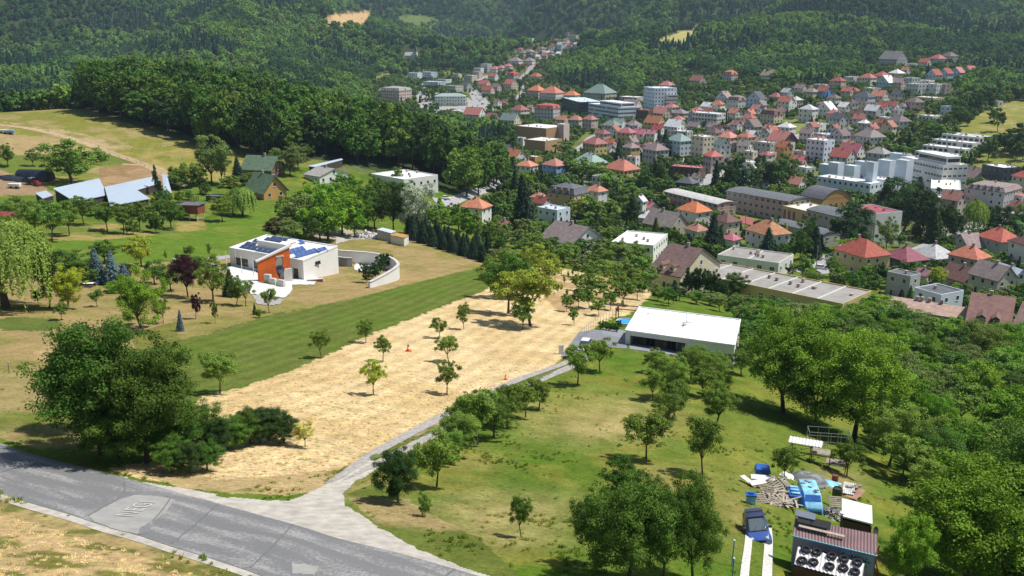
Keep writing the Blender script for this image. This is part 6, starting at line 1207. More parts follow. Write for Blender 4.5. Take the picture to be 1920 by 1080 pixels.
# ---------------------------------------------------------------- yard at the lower right
for L_, R_ in (([(1399, 985), (1396, 1020), (1390, 1060), (1384, 1110)], [(1411, 986), (1410, 1020), (1406, 1060), (1402, 1110)]), ([(1432, 990), (1433, 1020), (1430, 1060), (1427, 1110)], [(1447, 991), (1449, 1020), (1448, 1060), (1447, 1110)])):
    strip('slab_strip', L_, R_, .06, mat('perforated_slab', (.58, .56, .52), var=.3, scale=6), across=3)
BT = mat('blue_tarpaulin', (.03, .12, .42), rough=.35, var=.25, scale=1.5); BL = mat('light_blue_plastic', (.25, .55, .78), rough=.3, var=.4, scale=2.2); WOOD = mat('grey_wood', (.36, .31, .25), var=.3, scale=2, objvar=.25); GT = mat('grey_tarpaulin', (.16, .17, .18), rough=.5, var=.35, scale=1.2); WB_ = mat('white_board', (.70, .69, .66), var=.1)
CORR = lambda key, c: mat(key, c, rough=.5, var=.1, scale=1)
def yt(name, label, cat, x, y, a=0., g=None): return thing(name, label, cat, G(x, y), R(a), g)
t = yt('storage_box', 'box under a dark blue tarpaulin beside the small fruit tree', 'box', 1429, 895, -10)
b = MB(); b.box(-.55, .55, -.45, .45, -.2, .85); b.build('box', DARKM, t); b = MB(); b.poly([(-.7, -.6, .6), (.7, -.6, .66), (.62, -.45, .95), (-.6, -.5, 1.0)]); b.poly([(-.6, -.5, 1.0), (.62, -.45, .95), (.6, .5, 1.05), (-.55, .55, 1.12)]); b.poly([(.62, -.45, .95), (.72, -.55, .6), (.72, .55, .6), (.6, .5, 1.05)]); b.poly([(-.6, -.5, 1.0), (-.55, .55, 1.12), (-.7, .6, .6), (-.72, -.58, .62)]); b.poly([(-.55, .55, 1.12), (.6, .5, 1.05), (.7, .66, .6), (-.7, .66, .6)]); b.build('tarpaulin', BT, t)
t = yt('blue_bin', 'small bright blue plastic bin at the left end of the yard', 'bin', 1407, 944, -8)
b = MB(); b.prism([(-.38, -.3), (.38, -.3), (.34, .3), (-.34, .3)], -.1, .75); bev(b.build('bin', BL, t), .05); b = MB(); b.box(-.42, .42, -.34, .34, .76, .86); b.box(-.2, .2, -.1, .2, .86, .96); b.build('lid', BT, t)
for i, (x, y, z, w_, l_, a, tl, lb) in enumerate(((1430, 902, .35, 2.1, .8, -12, .1, 'long white board lying behind the pallets'), (1420, 914, .5, 1.5, .6, 20, .25, 'short white board leaning on the pallet heap'), (1404, 908, .3, .5, 1.8, 30, .15, 'grey-white plank at the left edge of the heap'))):
    t = yt('white_board', lb, 'board', x, y, a); b = MB(); b.obox((0, 0, z), (w_/2, 0, 0), (0, l_/2*math.cos(tl), l_/2*math.sin(tl)), (0, 0, .03)); b.build('board', WB_, t)
def pallet_mesh():
    b = MB()
    for i in range(6): y = -.55+i*.22; b.box(-.6, .6, y-.055, y+.055, .12, .145)
    for x in (-.55, 0, .55): b.box(x-.045, x+.045, -.6, .6, .035, .118)
    for y in (-.55, 0, .55): b.box(-.6, .6, y-.05, y+.05, 0, .033)
    return b.mesh('pallet', WOOD)
PM = pallet_mesh(); PL = ['wooden pallet lying nearest the blue bin', 'wooden pallet tilted on the middle of the heap', 'upper wooden pallet at the top of the heap', 'wooden pallet leaning against the blue crates', 'wooden pallet at the lower edge of the heap', 'wooden pallet half under the loose boards', 'wooden pallet at the heap\'s back right', 'pale pallet resting on the rubble beside the shed']
for i, (x, y, z, a, tx, ty) in enumerate(((1424, 938, .1, 10, .2, .1), (1437, 930, .35, -15, .5, .1), (1448, 918, .55, 25, .35, -.3), (1468, 915, .5, 50, .7, .2), (1452, 945, .1, -30, .15, .2), (1460, 932, .4, 10, .6, -.2), (1473, 922, .6, 30, .3, .5), (1566, 952, .5, -10, .4, 0))):
    p = G(x, y); o = link('wooden_pallet', PM, None, (p.x, p.y, p.z+z)); o.rotation_euler = (tx, ty, R(a)); tag(o, PL[i], 'pallet', 'pallets in the yard heap')
r = random.Random(4)
t = yt('plank_pile', 'tangle of loose grey boards spilling off the pallets', 'plank pile', 1462, 940); b = MB()
for i in range(46): a = r.uniform(-1, 1)*1.2+.8; x, y = r.uniform(-1.5, 1.0), r.uniform(-1.6, .9); tl = r.uniform(-.35, .35); l_ = r.uniform(.4, 1.0); b.obox((x, y, .15+r.random()*.6), (math.cos(a)*l_, math.sin(a)*l_, tl*l_), (-math.sin(a)*.08, math.cos(a)*.08, 0), (0, 0, .014))
o = b.build('loose_boards', WOOD, t); o['kind'] = 'stuff'
t = yt('blue_crates', 'stack of dark blue crates left of the wrapped van', 'crates', 1488, 944, -8); b = MB(); b.box(-.5, .5, -.9, .9, -.1, 1.15); bev(b.build('crate_stack', BT, t), .05)
b = MB()
for y in (-.5, .1, .6): b.box(-.35, .35, y-.16, y+.16, 1.16, 1.3)
bev(b.build('lid', BL, t), .04)
t = yt('wrapped_van', 'old van wrapped in light blue plastic sheeting in the yard', 'van', 1517, 948, -97)
b = MB(); loft(b, [(-1.9, .75, .66, .1, .8, 1.45), (-1.7, .82, .72, 0, .9, 1.62), (.9, .83, .72, 0, .9, 1.6), (1.35, .82, .7, 0, .8, 1.1), (1.8, .8, .66, 0, .5, .85), (1.9, .7, .6, .1, .4, .7)]); bev(b.build('body', BL, t), .09, 3)
b = MB(); b.poly([(.98, -.62, 1.52), (1.36, -.66, 1.13), (1.36, .66, 1.13), (.98, .62, 1.52)]); b.build('windscreen', BT, t); b = MB(); b.box(1.88, 1.96, -.6, .6, .2, .55); b.build('bumper', BT, t)
b = MB()
for i in range(7): a = r.uniform(0, 6); b.obox((r.uniform(-1.6, .7), r.uniform(-.5, .5), 1.66), (.16*math.cos(a), .16*math.sin(a), 0), (-.1*math.sin(a), .1*math.cos(a), 0), (0, 0, .04))
b.build('holding_stones', mat('stone_grey', (.3, .29, .27), var=.3), t)['kind'] = 'stuff'
def mound(name, label, cat, x, y, rx, ry, hh, m, a=0, seed=0, rough=.5, kind=None):
    t = yt(name, label, cat, x, y, a); n = 26; V_ = []; F_ = []
    for i in range(n):
        for j in range(n):
            u, v = -1+2*i/(n-1), -1+2*j/(n-1); q = max(0, 1-(u*u+v*v)**1.2); z = hh*q**.6*(.55+rough*float(vnoise(np.array(u*3.3+seed), np.array(v*3.3), seed)))-.08; V_.append((u*rx*(1+.15*math.sin(v*5+seed)), v*ry*(1+.15*math.sin(u*6+seed)), z))
    F_ = [(i*n+j, (i+1)*n+j, (i+1)*n+j+1, i*n+j+1) for i in range(n-1) for j in range(n-1)]; o = link('cover', npmesh('cover', V_, F_, m, smooth=False), t); return t
mound('tarpaulin_heap', 'heap of junk under a crumpled grey tarpaulin', 'tarpaulin', 1508, 900, 1.9, 1.2, 1.0, GT, -8, 3); mound('tarpaulin_heap', 'low blue and white plastic sheet right of the grey heap', 'tarpaulin', 1545, 906, 1.5, .8, .4, BL, -12, 5); mound('tarpaulin_heap', 'white plastic sacks at the left end of the grey tarpaulin heap', 'sacks', 1473, 893, .7, .7, .5, WB_, 0, 8)
t = yt('rusty_barrel', 'rust-red steel barrel standing on the plastic sheet', 'barrel', 1565, 906); b = MB(); b.lathe([(.01, -.05), (.3, -.05), (.3, .28), (.33, .3), (.3, .32), (.3, .58), (.33, .6), (.3, .62), (.3, .9), (.27, .9), (.27, .82), (.01, .82)], n=18); b.build('barrel', mat('rusty_red', (.30, .10, .06), var=.4, scale=3), t)
t = yt('dark_water_tank', 'dark green rounded tank standing right of the blue van', 'tank', 1569, 935); b = MB(); b.lathe([(.01, -.05), (.42, -.05), (.46, .3), (.46, .9), (.4, 1.1), (.33, 1.1), (.33, 1.0), (.01, 1.0)], n=20); b.build('tank', mat('dark_green_plastic', (.05, .07, .05), rough=.4), t)
t = yt('corrugated_sheets', 'pile of white and rusty corrugated sheets weighted with stones', 'sheet pile', 1600, 930, 60); WC_ = mat('weathered_sheet', (.55, .53, .5), var=.3, scale=2)
for k, (ox, oy, z, a) in enumerate(((0, 0, .2, 0), (.35, .25, .34, .25), (-.4, -.2, .5, -.2), (.1, .5, .62, .1))):
    b = MB(); n = 12; c, s = math.cos(a), math.sin(a)
    for i in range(n):
        y0, y1 = -.55+i*1.1/n, -.55+(i+1)*1.1/n; z0, z1 = z+(.035 if i % 2 else 0), z+(.035 if (i+1) % 2 else 0)
        q = [(-1.2, y0, z0), (1.2, y0, z0+.05), (1.2, y1, z1+.05), (-1.2, y1, z1)]; b.poly([(ox+c*x-s*y, oy+s*x+c*y, zz) for x, y, zz in q])
    b.build('sheet', WC_ if k != 2 else mat('rusty_sheet', (.36, .2, .15), var=.3, scale=2), t)
b = MB()
for i in range(9): x, y = r.uniform(-1, 1), r.uniform(-.5, .7); b.obox((x, y, .72), (.13, .05, 0), (-.05, .1, 0), (0, 0, .07))
b.build('stones', MATS['stone_grey'], t)['kind'] = 'stuff'
def rubble(name, label, x, y, rad, hh, n, s, m, cat='rubble'):
    b = MB(); rr = random.Random(int(x))
    for i in range(n):
        q = rr.random()**.5; a = rr.uniform(0, 6.28); px, py = rad*q*math.cos(a), rad*q*math.sin(a)*.8; z = hh*(1-q)*rr.random()+.05; v = [Vector((rr.uniform(-1, 1), rr.uniform(-1, 1), rr.uniform(-1, 1))).normalized()*s*rr.uniform(.6, 1.3) for _ in range(2)]; w_ = v[0].cross(v[1]).normalized()*s*.7; b.obox((px, py, z), v[0], v[1]*.7, w_)
    o = b.build(name, m, None, G(x, y)); return tag(o, label, cat, kind='stuff')
rubble('rubble_pile', 'pile of grey broken stones behind the brown shed', 1556, 968, 1.5, .7, 150, .13, MATS['stone_grey'])
rubble('gravel_heap', 'pale stone heap left of the two garages', 686, 444, 4, 1.8, 200, .45, mat('pale_stone', (.55, .54, .52), var=.2))
# shed with tyres
CRB = mat('brown_corrugated', (.24, .15, .15), rough=.45, var=.18, scale=.9, objvar=0); PANW = mat('purple_grey_panel', (.30, .27, .36), var=.1); TURQ = mat('turquoise_trim', (.2, .42, .5), var=.1)
def corr(b, q, n, amp, t=.03, m=0):
    """corrugated sheet over a four-cornered surface: q = near-left, near-right, far-right, far-left"""
    q = [Vector(p) for p in q]; nn = (q[1]-q[0]).cross(q[3]-q[0]).normalized(); M = n*4
    for i in range(M):
        z = [nn*(amp*math.sin(2*math.pi*(k)/4)) for k in (i, i+1)]; a, e = i/M, (i+1)/M
        p0 = q[0].lerp(q[1], a)+z[0]; p1 = q[0].lerp(q[1], e)+z[1]; p2 = q[3].lerp(q[2], e)+z[1]; p3 = q[3].lerp(q[2], a)+z[0]; b.poly([p0, p1, p2, p3], m); dn = nn*-t; b.poly([p3+dn, p2+dn, p1+dn, p0+dn], m)
A0 = G(1486, 1003, 2.35); zr = A0.z; B0 = Pz(1645, 1041, zr); D0 = Pz(1491, 971, zr+.35); C0 = Pz(1645, 1002, zr+.35); g0 = TZ(A0.x, A0.y)
t = thing('tyre_shed', 'brown corrugated shed with a lower white roof weighted by tyres', 'shed', (A0.x, A0.y, g0)); O = Vector((A0.x, A0.y, g0)); lc = lambda p: Vector(p)-O
b = MB(); corr(b, [lc(A0), lc(B0), lc(C0), lc(D0)], 26, .03); rf = b.build('roof', CRB, t)
def wallq(b, p, q, z0, z1, m=0, th=.08):
    p = Vector((p[0], p[1], 0)); q = Vector((q[0], q[1], 0)); n = (q-p).cross(Vector((0, 0, 1))).normalized()*th/2; b.obox((p+q)/2+Vector((0, 0, (z0+z1)/2)), (q-p)/2, n, Vector((0, 0, (z1-z0)/2)), m)
a_, b_, c_, d_ = lc(A0), lc(B0), lc(C0), lc(D0); ctr = (a_+b_+c_+d_)/4; sh = lambda p: ctr+(p-ctr)*.965
a_, b_, c_, d_ = map(sh, (a_, b_, c_, d_)); b = MB(); hz = zr-g0-.06; lo = -4.5
wallq(b, a_, b_, lo, hz); b.build('wall', PANW, t); b = MB(); wallq(b, b_, c_, lo, hz+.1); wallq(b, c_, d_, lo, hz+.3); b.build('wall', mat('brown_shed_boards', (.09, .05, .04), var=.2), t); b = MB(); wallq(b, d_, a_, lo, hz+.1); b.build('wall', TURQ, t)
b = MB(); wallq(b, lc(A0), lc(B0), hz-.02, hz+.05, th=.16); b.build('gutter', TURQ, t)
u = (b_-a_).normalized(); nrm = u.cross(Vector((0, 0, 1))); L_ = (b_-a_).length
def sign(txt, s, x, z, m, name='lettering'):
    cu = bpy.data.curves.new(name, 'FONT'); cu.body = txt; cu.size = s; cu.extrude = .004; cu.materials.append(m); o = textmesh(cu, name); o.parent = t; o.location = Vector((a_.x, a_.y, z))+u*x+nrm*.055; o.rotation_euler = (math.pi/2, 0, math.atan2(u.y, u.x)); return o
INK = mat('dark_lettering', (.03, .035, .07)); b = MB(); wallq(b, a_+u*(L_*.585)+nrm*.05, a_+u*(L_*.98)+nrm*.05, hz-1.25, hz-.12, th=.012); b.build('sign_panel', mat('blue_grey_sign', (.28, .36, .45), var=.06), t)
sign('SoMEV', .52, L_*.60, hz-.66, INK).location += nrm*.012; sign('zab.', .24, L_*.88, hz-.62, INK).location += nrm*.012; sign('62 44', .16, L_*.84, hz-.95, INK).location += nrm*.012
for k in range(2): b = MB(); wallq(b, a_+u*.5+nrm*.05, a_+u*(2.3+k*.4)+nrm*.05, hz-.62-k*.2, hz-.55-k*.2, th=.01); b.build('text_line', INK, t)
b = MB(); e = lc(Pz(1520, 990, zr+.1)); 
b.obox(a_.lerp(b_, .33)+(d_-a_)*.42+Vector((0, 0, .22)), u*1.4, (d_-a_).normalized()*.1, Vector((0, 0, .02))); b.build('roof_board', WOOD, rf)
for f_, g_ in ((.11, .6), (.31, .6)):
    b = MB(); c = a_.lerp(b_, f_)+(d_-a_)*.74+Vector((0, 0, .33)); b.obox(c, u*(.45 if f_ < .2 else .62), (d_-a_).normalized()*.36, Vector((0, 0, .025))); b.build('roof_hatch', BLACK, rf)
b = MB(); b.obox(a_.lerp(b_, .11)+(d_-a_)*.96+Vector((0, 0, .42)), u*.62, (d_-a_).normalized()*.3, Vector((0, 0, .04))); b.build('hatch_cover', mat('slate_sheet', (.16, .19, .25)), rf)
# lower white roof
E0 = G(1496, 1025, 1.9); zl = E0.z; F0 = Pz(1621, 1056, zl); H0 = Pz(1489, 1058, zl-.3); I0 = Pz(1615, 1092, zl-.3)
WCR = mat('white_corrugated', (.70, .68, .67), rough=.5, var=.12, scale=1)
b = MB(); corr(b, [lc(H0), lc(I0), lc(F0), lc(E0)], 16, .035); lr = b.build('lower_roof', WCR, t)
b = MB(); wallq(b, lc(H0)*.98, lc(I0)*.98, lo, zl-.42-g0); wallq(b, lc(I0), lc(F0), lo, zl-.5-g0); wallq(b, lc(H0), lc(E0), lo, zl-.5-g0); b.build('wall', mat('brown_shed_boards', (.09, .05, .04)), t)
zz = Vector((0, 0, 1)); pn = (F0-E0).cross(H0-E0).normalized()
TL = ['first', 'second', 'third', 'fourth', 'fifth']; tm = MB(); n = 22; rings = []
for j in range(10):
    a = 2*math.pi*j/10; rings.append((.235+.085*math.cos(a), .095*math.sin(a)))
tm.lathe(rings+[rings[0]], n=n); TM = tm.mesh('tyre', TYRE, True)
for i, (x, y) in enumerate(((1510.4, 1033.4), (1531, 1037.8), (1559, 1045), (1581.7, 1050.8), (1607, 1057.5), (1504, 1053.6), (1525, 1056.7), (1555, 1064.5), (1581, 1067.6), (1602.5, 1075))):
    d = Vector(ray(x, y)); o_ = Vector((0, 0, CZ)); den = d.dot(pn); tt = (E0-o_).dot(pn)/den; p = o_+d*tt; up = pn if pn.z > 0 else -pn
    o = link('tyre', TM, None, p+up*.13); o.rotation_euler = up.to_track_quat('Z', 'Y').to_euler(); tag(o, TL[i % 5]+' tyre from the left in the '+('upper' if i < 5 else 'lower')+' row on the white shed roof', 'tyre', 'tyres on the shed roof')
# white-topped shed behind
A1 = G(1578, 967, 2.4); z1 = A1.z; q = [A1, Pz(1636, 982, z1), Pz(1635, 948, z1+.25), Pz(1579, 934, z1+.25)]; t = thing('white_roof_shed', 'dark shed with sloping white roof behind the tyre shed', 'shed', (A1.x, A1.y, TZ(A1.x, A1.y))); O = Vector(t.location); q = [p-O for p in q]
b = MB(); b.poly(q); b.poly([p-zz*.12 for p in q[::-1]]); [b.poly([q[i]-zz*.12, q[(i+1) % 4]-zz*.12, q[(i+1) % 4], q[i]]) for i in range(4)]; b.build('roof', WROOF, t)
c = sum(q, Vector())/4; q2 = [c+(p-c)*.94 for p in q]; b = MB(); [wallq(b, q2[i], q2[(i+1) % 4], -1.5, min(q2[i].z, q2[(i+1) % 4].z)-.32) for i in range(4)]; b.build('wall', mat('brown_shed_boards', (.09, .05, .04)), t)
p = G(1571, 1046, 1.6); t = thing('lamp_pole', 'thin rusty pole with white disc rising through the shed roof', 'pole', (p.x, p.y, p.z-1.6)); b = MB(); b.tube((0, 0, 0), (0, 0, 4.8), .06, .04, 8); b.build('pole', mat('rust_pole', (.12, .07, .05)), t); b = MB(); b.lathe([(.01, 4.9), (.17, 4.88), (.17, 4.82), (.01, 4.8)], n=14); b.build('disc', FRAME, t)
p = G(1640, 996, 2.3); t = thing('satellite_dish', 'dark round satellite dish at the shed corner', 'satellite dish', (p.x, p.y, p.z)); b = MB(); b.lathe([(.01, 0), (.2, .02), (.38, .1), (.36, .11), (.19, .035), (.01, .015)], n=20); o = b.build('dish', DARKM, t); o.rotation_euler = (R(75), 0, R(40)); b = MB(); b.tube((0, 0, -1.2), (0, .03, 0), .03); b.build('mast', DARKM, t)
t = yt('red_hose', 'red pipe hanging down the right side of the shed', 'pipe', 1642, 1085); b = MB(); P_ = [(0, 0, 2.6), (-.15, 0, 2.0), (-.12, 0, 1.3), (.1, .05, .6), (.12, .1, -.2)]
for e, f in zip(P_, P_[1:]): b.tube(e, f, .05)
b.build('pipe', mat('red_hose', (.35, .03, .03)), t)
for i, (x, y, l) in enumerate(((1372, 1062, 'upper blue-topped fence pole left of the slab strips'), (1371, 1100, 'lower blue-topped fence pole left of the slab strips'))):
    t = yt('blue_pole', l, 'pole', x, y); b = MB(); b.tube((0, 0, -.2), (.05, 0, 1.7), .035); b.build('pole', mat('blue_pole', (.08, .22, .35)), t); b = MB(); b.tube((.05, 0, 1.7), (.05, 0, 1.78), .06); b.build('cap', FRAME, t)
# frame shelter and cage
t = yt('frame_shelter', 'rusty frame shelter with white corrugated roof strip under the walnut', 'shelter', 1530, 868, -24); RS = mat('rusty_frame', (.10, .07, .06))
for x in (-2.6, -.6, 1.4, 3.0):
    for y in (-.8, .9): hh = 2.3 if x < 1 else 1.5; b = MB(); b.tube((x, y, -.3), (x, y, hh), .05, n=5); b.build('post', RS, t)
b = MB()
for y in (-.8, .9):
    b.tube((-2.6, y, 1.3), (3.0, y, 1.3), .04, n=4); b.tube((-2.6, y, .45), (3.0, y, .45), .04, n=4); b.tube((-2.6, y, .4), (-.6, y, 1.3), .03, n=4); b.tube((1.4, y, 1.3), (3.0, y, .4), .03, n=4)
b.build('cross_bar', RS, t); b = MB(); corr(b, [(-2.9, -1.0, 2.3), (.5, -1.0, 2.3), (.5, .2, 2.5), (-2.9, .2, 2.5)], 10, .03); b.build('roof', WCR, t)
b = MB(); b.box(-.5, 1.3, -.7, .8, 1.34, 1.4); b.box(1.0, 2.9, -.7, .8, .48, .54); b.build('shelf', WOOD, t)
t = yt('cage_frame', 'bare metal cage frame in the shade behind the shelter', 'frame', 1552, 842, -10); b = MB(); X = [-2.3, -1.1, .1, 1.2, 2.3]
for y in (-.8, .9):
    for x in X: b.tube((x, y, -.2), (x, y, 2.3), .03, n=4)
    for z in (.1, 1.2, 2.3): b.tube((-2.3, y, z), (2.3, y, z), .025, n=4)
for x in (-2.3, 2.3):
    for z in (1.2, 2.3): b.tube((x, -.8, z), (x, .9, z), .025, n=4)
b.build('frame', METAL, t)
# ---------------------------------------------------------------- the house with orange wall and solar panels
t, w, d = frame((430, 466), (568, 490), (633, 463), 4.2, 'solar_house', 'white flat-roofed house covered in solar panels, orange wall before it', 'house'); h = 4.2; sol = t
b = MB(); b.box(0, w, 0, d, -2.5, h); b.build('wall', WP, t); b = MB(); b.box(.25, w-.25, .25, d-.25, h-.1, h+.04); rf = b.build('roof', WROOF, t); b = MB()
for x0, x1, y0, y1 in ((-.08, w+.08, -.08, .25), (-.08, w+.08, d-.25, d+.08), (-.08, .25, .25, d-.25), (w-.25, w+.08, .25, d-.25)): b.box(x0, x1, y0, y1, h, h+.3)
b.build('parapet', mat('edge_trim', (.75, .75, .74)), rf)
ux0, ux1, uy0, uy1 = w*.23, w*.62, d*.32, d*.62; b = MB(); b.box(ux0, ux1, uy0, uy1, h, h+1.5); up_ = b.build('upper_block', WP, t); b = MB(); b.box(ux0-.2, ux1+.2, uy0-.2, uy1+.2, h+1.5, h+1.65); b.build('upper_roof', WROOF, up_)
def panel(x, y, z, n, m, rot=0, tl=.45, s=1.): 
    b = MB(); c, s_ = math.cos(rot), math.sin(rot)
    for i in range(n):
        ox = i*1.75*s; v = lambda px, py, pz: (x+c*(ox+px)-s_*py, y+s_*(ox+px)+c*py, z+pz); p = [v(0, 0, .12), v(1.65*s, 0, .12), v(1.62*s, 1.5*math.cos(tl), .12+1.5*math.sin(tl)), v(0, 1.5*math.cos(tl), .12+1.5*math.sin(tl))]
        b.poly(p, 0); b.poly([(q[0], q[1], q[2]-.06) for q in p[::-1]], 1)
    o = b.build('solar_panel', [m, METAL], rf)
    for q in range(4): pass
    return o
for x, y, n in ((w*.08, d*.1, 3), (w*.32, d*.08, 3), (w*.55, d*.08, 2), (w*.04, d*.3, 2), (w*.04, d*.52, 3), (w*.1, d*.75, 4)): panel(x, y, h+.05, n, PANEL, 0, .25)
for x, y, n in ((w*.3, d*.36, 3), (w*.32, d*.48, 3)): panel(x, y, h+1.7, n, PANEL, 0, .2)
for x, y, n in ((w*.72, d*.08, 5), (w*.89, d*.08, 5), (w*.985, d*.52, 2), (w*.60, d*.80, 1), (w*.44, d*.80, 1)): panel(x, y, h+.05, n, PANELB, R(78), .5, .8)
for f, u_, z, ww, wh in ((1, d*.33, 2.6, 3.2, .7), (0, w*.16, 1.6, 4.2, 1.6), (0, w*.38, 1.6, 2, 1.6), (0, w*.9, 1.2, 1.3, 2.2), (0, w*.82, 1.2, 1.3, 2.2)): link('window', window_mesh(ww, wh, True), t, (*FACES[f][0](u_, w, d), z), FACES[f][1])
do_shear(t, SHEAR[-1])
OR = mat('orange_render', (.62, .13, .025), var=.14, scale=.8)
P0 = G(485, 528); P1 = G(546, 527); u = (P1-P0); u.z = 0; L_ = u.length; t = thing('orange_wall', 'free-standing orange wall with a round opening before the solar house', 'wall', P0, math.atan2(u.y, u.x)); H_ = 4.3
b = MB(); cx, cz, rr_ = L_*.66, 2.4, .85; N_ = 32; circ = [(cx+rr_*math.cos(2*math.pi*i/N_), cz+rr_*1.1*math.sin(2*math.pi*i/N_)) for i in range(N_)]
def edge(i):
    a = 2*math.pi*i/N_; dx, dz = math.cos(a), math.sin(a); k = min([v for v in ((L_-cx)/dx if dx > 1e-6 else 9e9, -cx/dx if dx < -1e-6 else 9e9, (H_-cz)/dz if dz > 1e-6 else 9e9, (-1.5-cz)/dz if dz < -1e-6 else 9e9)]); return (cx+dx*k, cz+dz*k)
cors = [(L_, H_), (0, H_), (0, -1.5), (L_, -1.5)]
for y, fl in ((-.2, 1), (.2, 0)):
    for i in range(N_):
        j = (i+1) % N_; e0, e1 = edge(i), edge(j); pts = [circ[i], e0]
        for c in cors:
            if abs(e0[0]-e1[0]) > 1e-6 and abs(e0[1]-e1[1]) > 1e-6 and ((abs(c[0]-e0[0]) < 1e-6 and abs(c[1]-e1[1]) < 1e-6) or (abs(c[1]-e0[1]) < 1e-6 and abs(c[0]-e1[0]) < 1e-6)): pts.append(c)
        pts += [e1, circ[j]]; q = [(p[0], y, p[1]) for p in pts]; b.poly(q if fl else q[::-1])
for i in range(N_): j = (i+1) % N_; b.poly([(circ[i][0], -.2, circ[i][1]), (circ[j][0], -.2, circ[j][1]), (circ[j][0], .2, circ[j][1]), (circ[i][0], .2, circ[i][1])])
for (x0, z0), (x1, z1) in (((0, H_), (0, -1.5)), ((L_, -1.5), (L_, H_)), ((L_, H_), (0, H_))): b.poly([(x0, -.2, z0), (x1, -.2, z1), (x1, .2, z1), (x0, .2, z0)])
shr = lambda p: (p[0], p[1], p[2]+p[0]/L_*2.1*(p[2]+1.5)/(H_+1.5)); b.v = [shr(p) for p in b.v]; b.build('wall', OR, t); b = MB(); b.box(-.3, L_+.3, -.4, .4, H_, H_+.3); b.v = [shr(p) for p in b.v]; b.build('coping', FRAME, t)
b = MB(); b.box(L_*.56, L_*.8, -.3, -.21, 4.6, 4.9); b.box(L_*.74, L_, -.8, -.22, -1, 1.9); b.build('concrete_plinth', CONC, t)
t2 = thing('mirror_sculpture', 'dark faceted mirror sculpture in front of the round opening', 'sculpture', G(527, 531)); b = MB(); b.lathe([(.01, 1.0), (.35, 1.3), (.75, 2.2), (.95, 3.1), (.7, 3.7), (.01, 3.9)], n=8); b.build('mirror', mat('dark_mirror', (.12, .13, .16), rough=.12, metal=.9, var=.3), t2); b = MB(); b.tube((-.5, 0, 0), (-.1, 0, 1.3), .05); b.tube((.5, 0, 0), (.1, 0, 1.3), .05); b.build('stand', METAL, t2)
for x, y, hh, l in ((503, 531, 1.9, 'leftmost concrete block before the orange wall'), (512, 534, 1.4, 'middle concrete block before the orange wall'), (528, 538, 1.5, 'rightmost concrete block before the orange wall')): t3 = thing('concrete_block', l, 'block', G(x, y), -.4); b = MB(); b.box(-.75, .75, -.35, .35, -.3, hh); bev(b.build('block', CONC, t3), .04)
t3 = thing('green_ball', 'bright green ball between the concrete blocks', 'ball', G(519, 534)); b = MB(); b.lathe([(max(.01, .62*math.sin(math.pi*i/10)), .6-.62*math.cos(math.pi*i/10)) for i in range(11)], n=18); b.build('ball', mat('green_plastic', (.03, .55, .12), rough=.3), t3)
drape('terrace', [(420, 506), (442, 494), (478, 484), (486, 530), (520, 536), (545, 520), (566, 515), (600, 522), (590, 535), (550, 535), (548, 548), (535, 560), (505, 556), (470, 552), (425, 532)], .12, WPAVE)
drape('stone_terrace', [(470, 552), (505, 556), (535, 560), (525, 572), (500, 575), (480, 570)], .08, GRAV2, jit=4)
drape('house_road', [(330, 492), (360, 486), (430, 478), (436, 484), (395, 492), (345, 500)], .08, STRT)
drape('garage_track', [(625, 446), (670, 438), (700, 440), (706, 448), (660, 450), (630, 458)], .06, GRAV, jit=3)
t3 = thing('stone_bench', 'long reddish stone bench on the pale patio', 'bench', G(591, 528), .35); b = MB(); b.box(-1.6, 1.6, -.35, .35, -.1, .5); b.build('bench_block', mat('brick_red', (.3, .13, .1), var=.2, scale=3), t3); b = MB(); b.box(-1.75, 1.75, -.45, .45, .5, .62); b.build('bench_slab', CONC, t3)
PO = [(425.5, 504), (443, 501), (454, 513), (466.5, 488), (485, 499), (476, 517), (413, 508)]
for i, (x, y) in enumerate(PO): t3 = thing('white_mast', f'{NTH2[sorted(range(7), key=lambda k: PO[k][0]).index(i)]} slim white mast on the terrace', 'mast', G(x, y), 0, 'masts on the terrace'); b = MB(); b.tube((0, 0, 0), (0, 0, 3.9), .09, .07, 8); b.build('mast', FRAME, t3); b = MB(); b.lathe([(.22, 0), (.22, .1), (.01, .1)], n=10); b.build('foot', DARKM, t3)
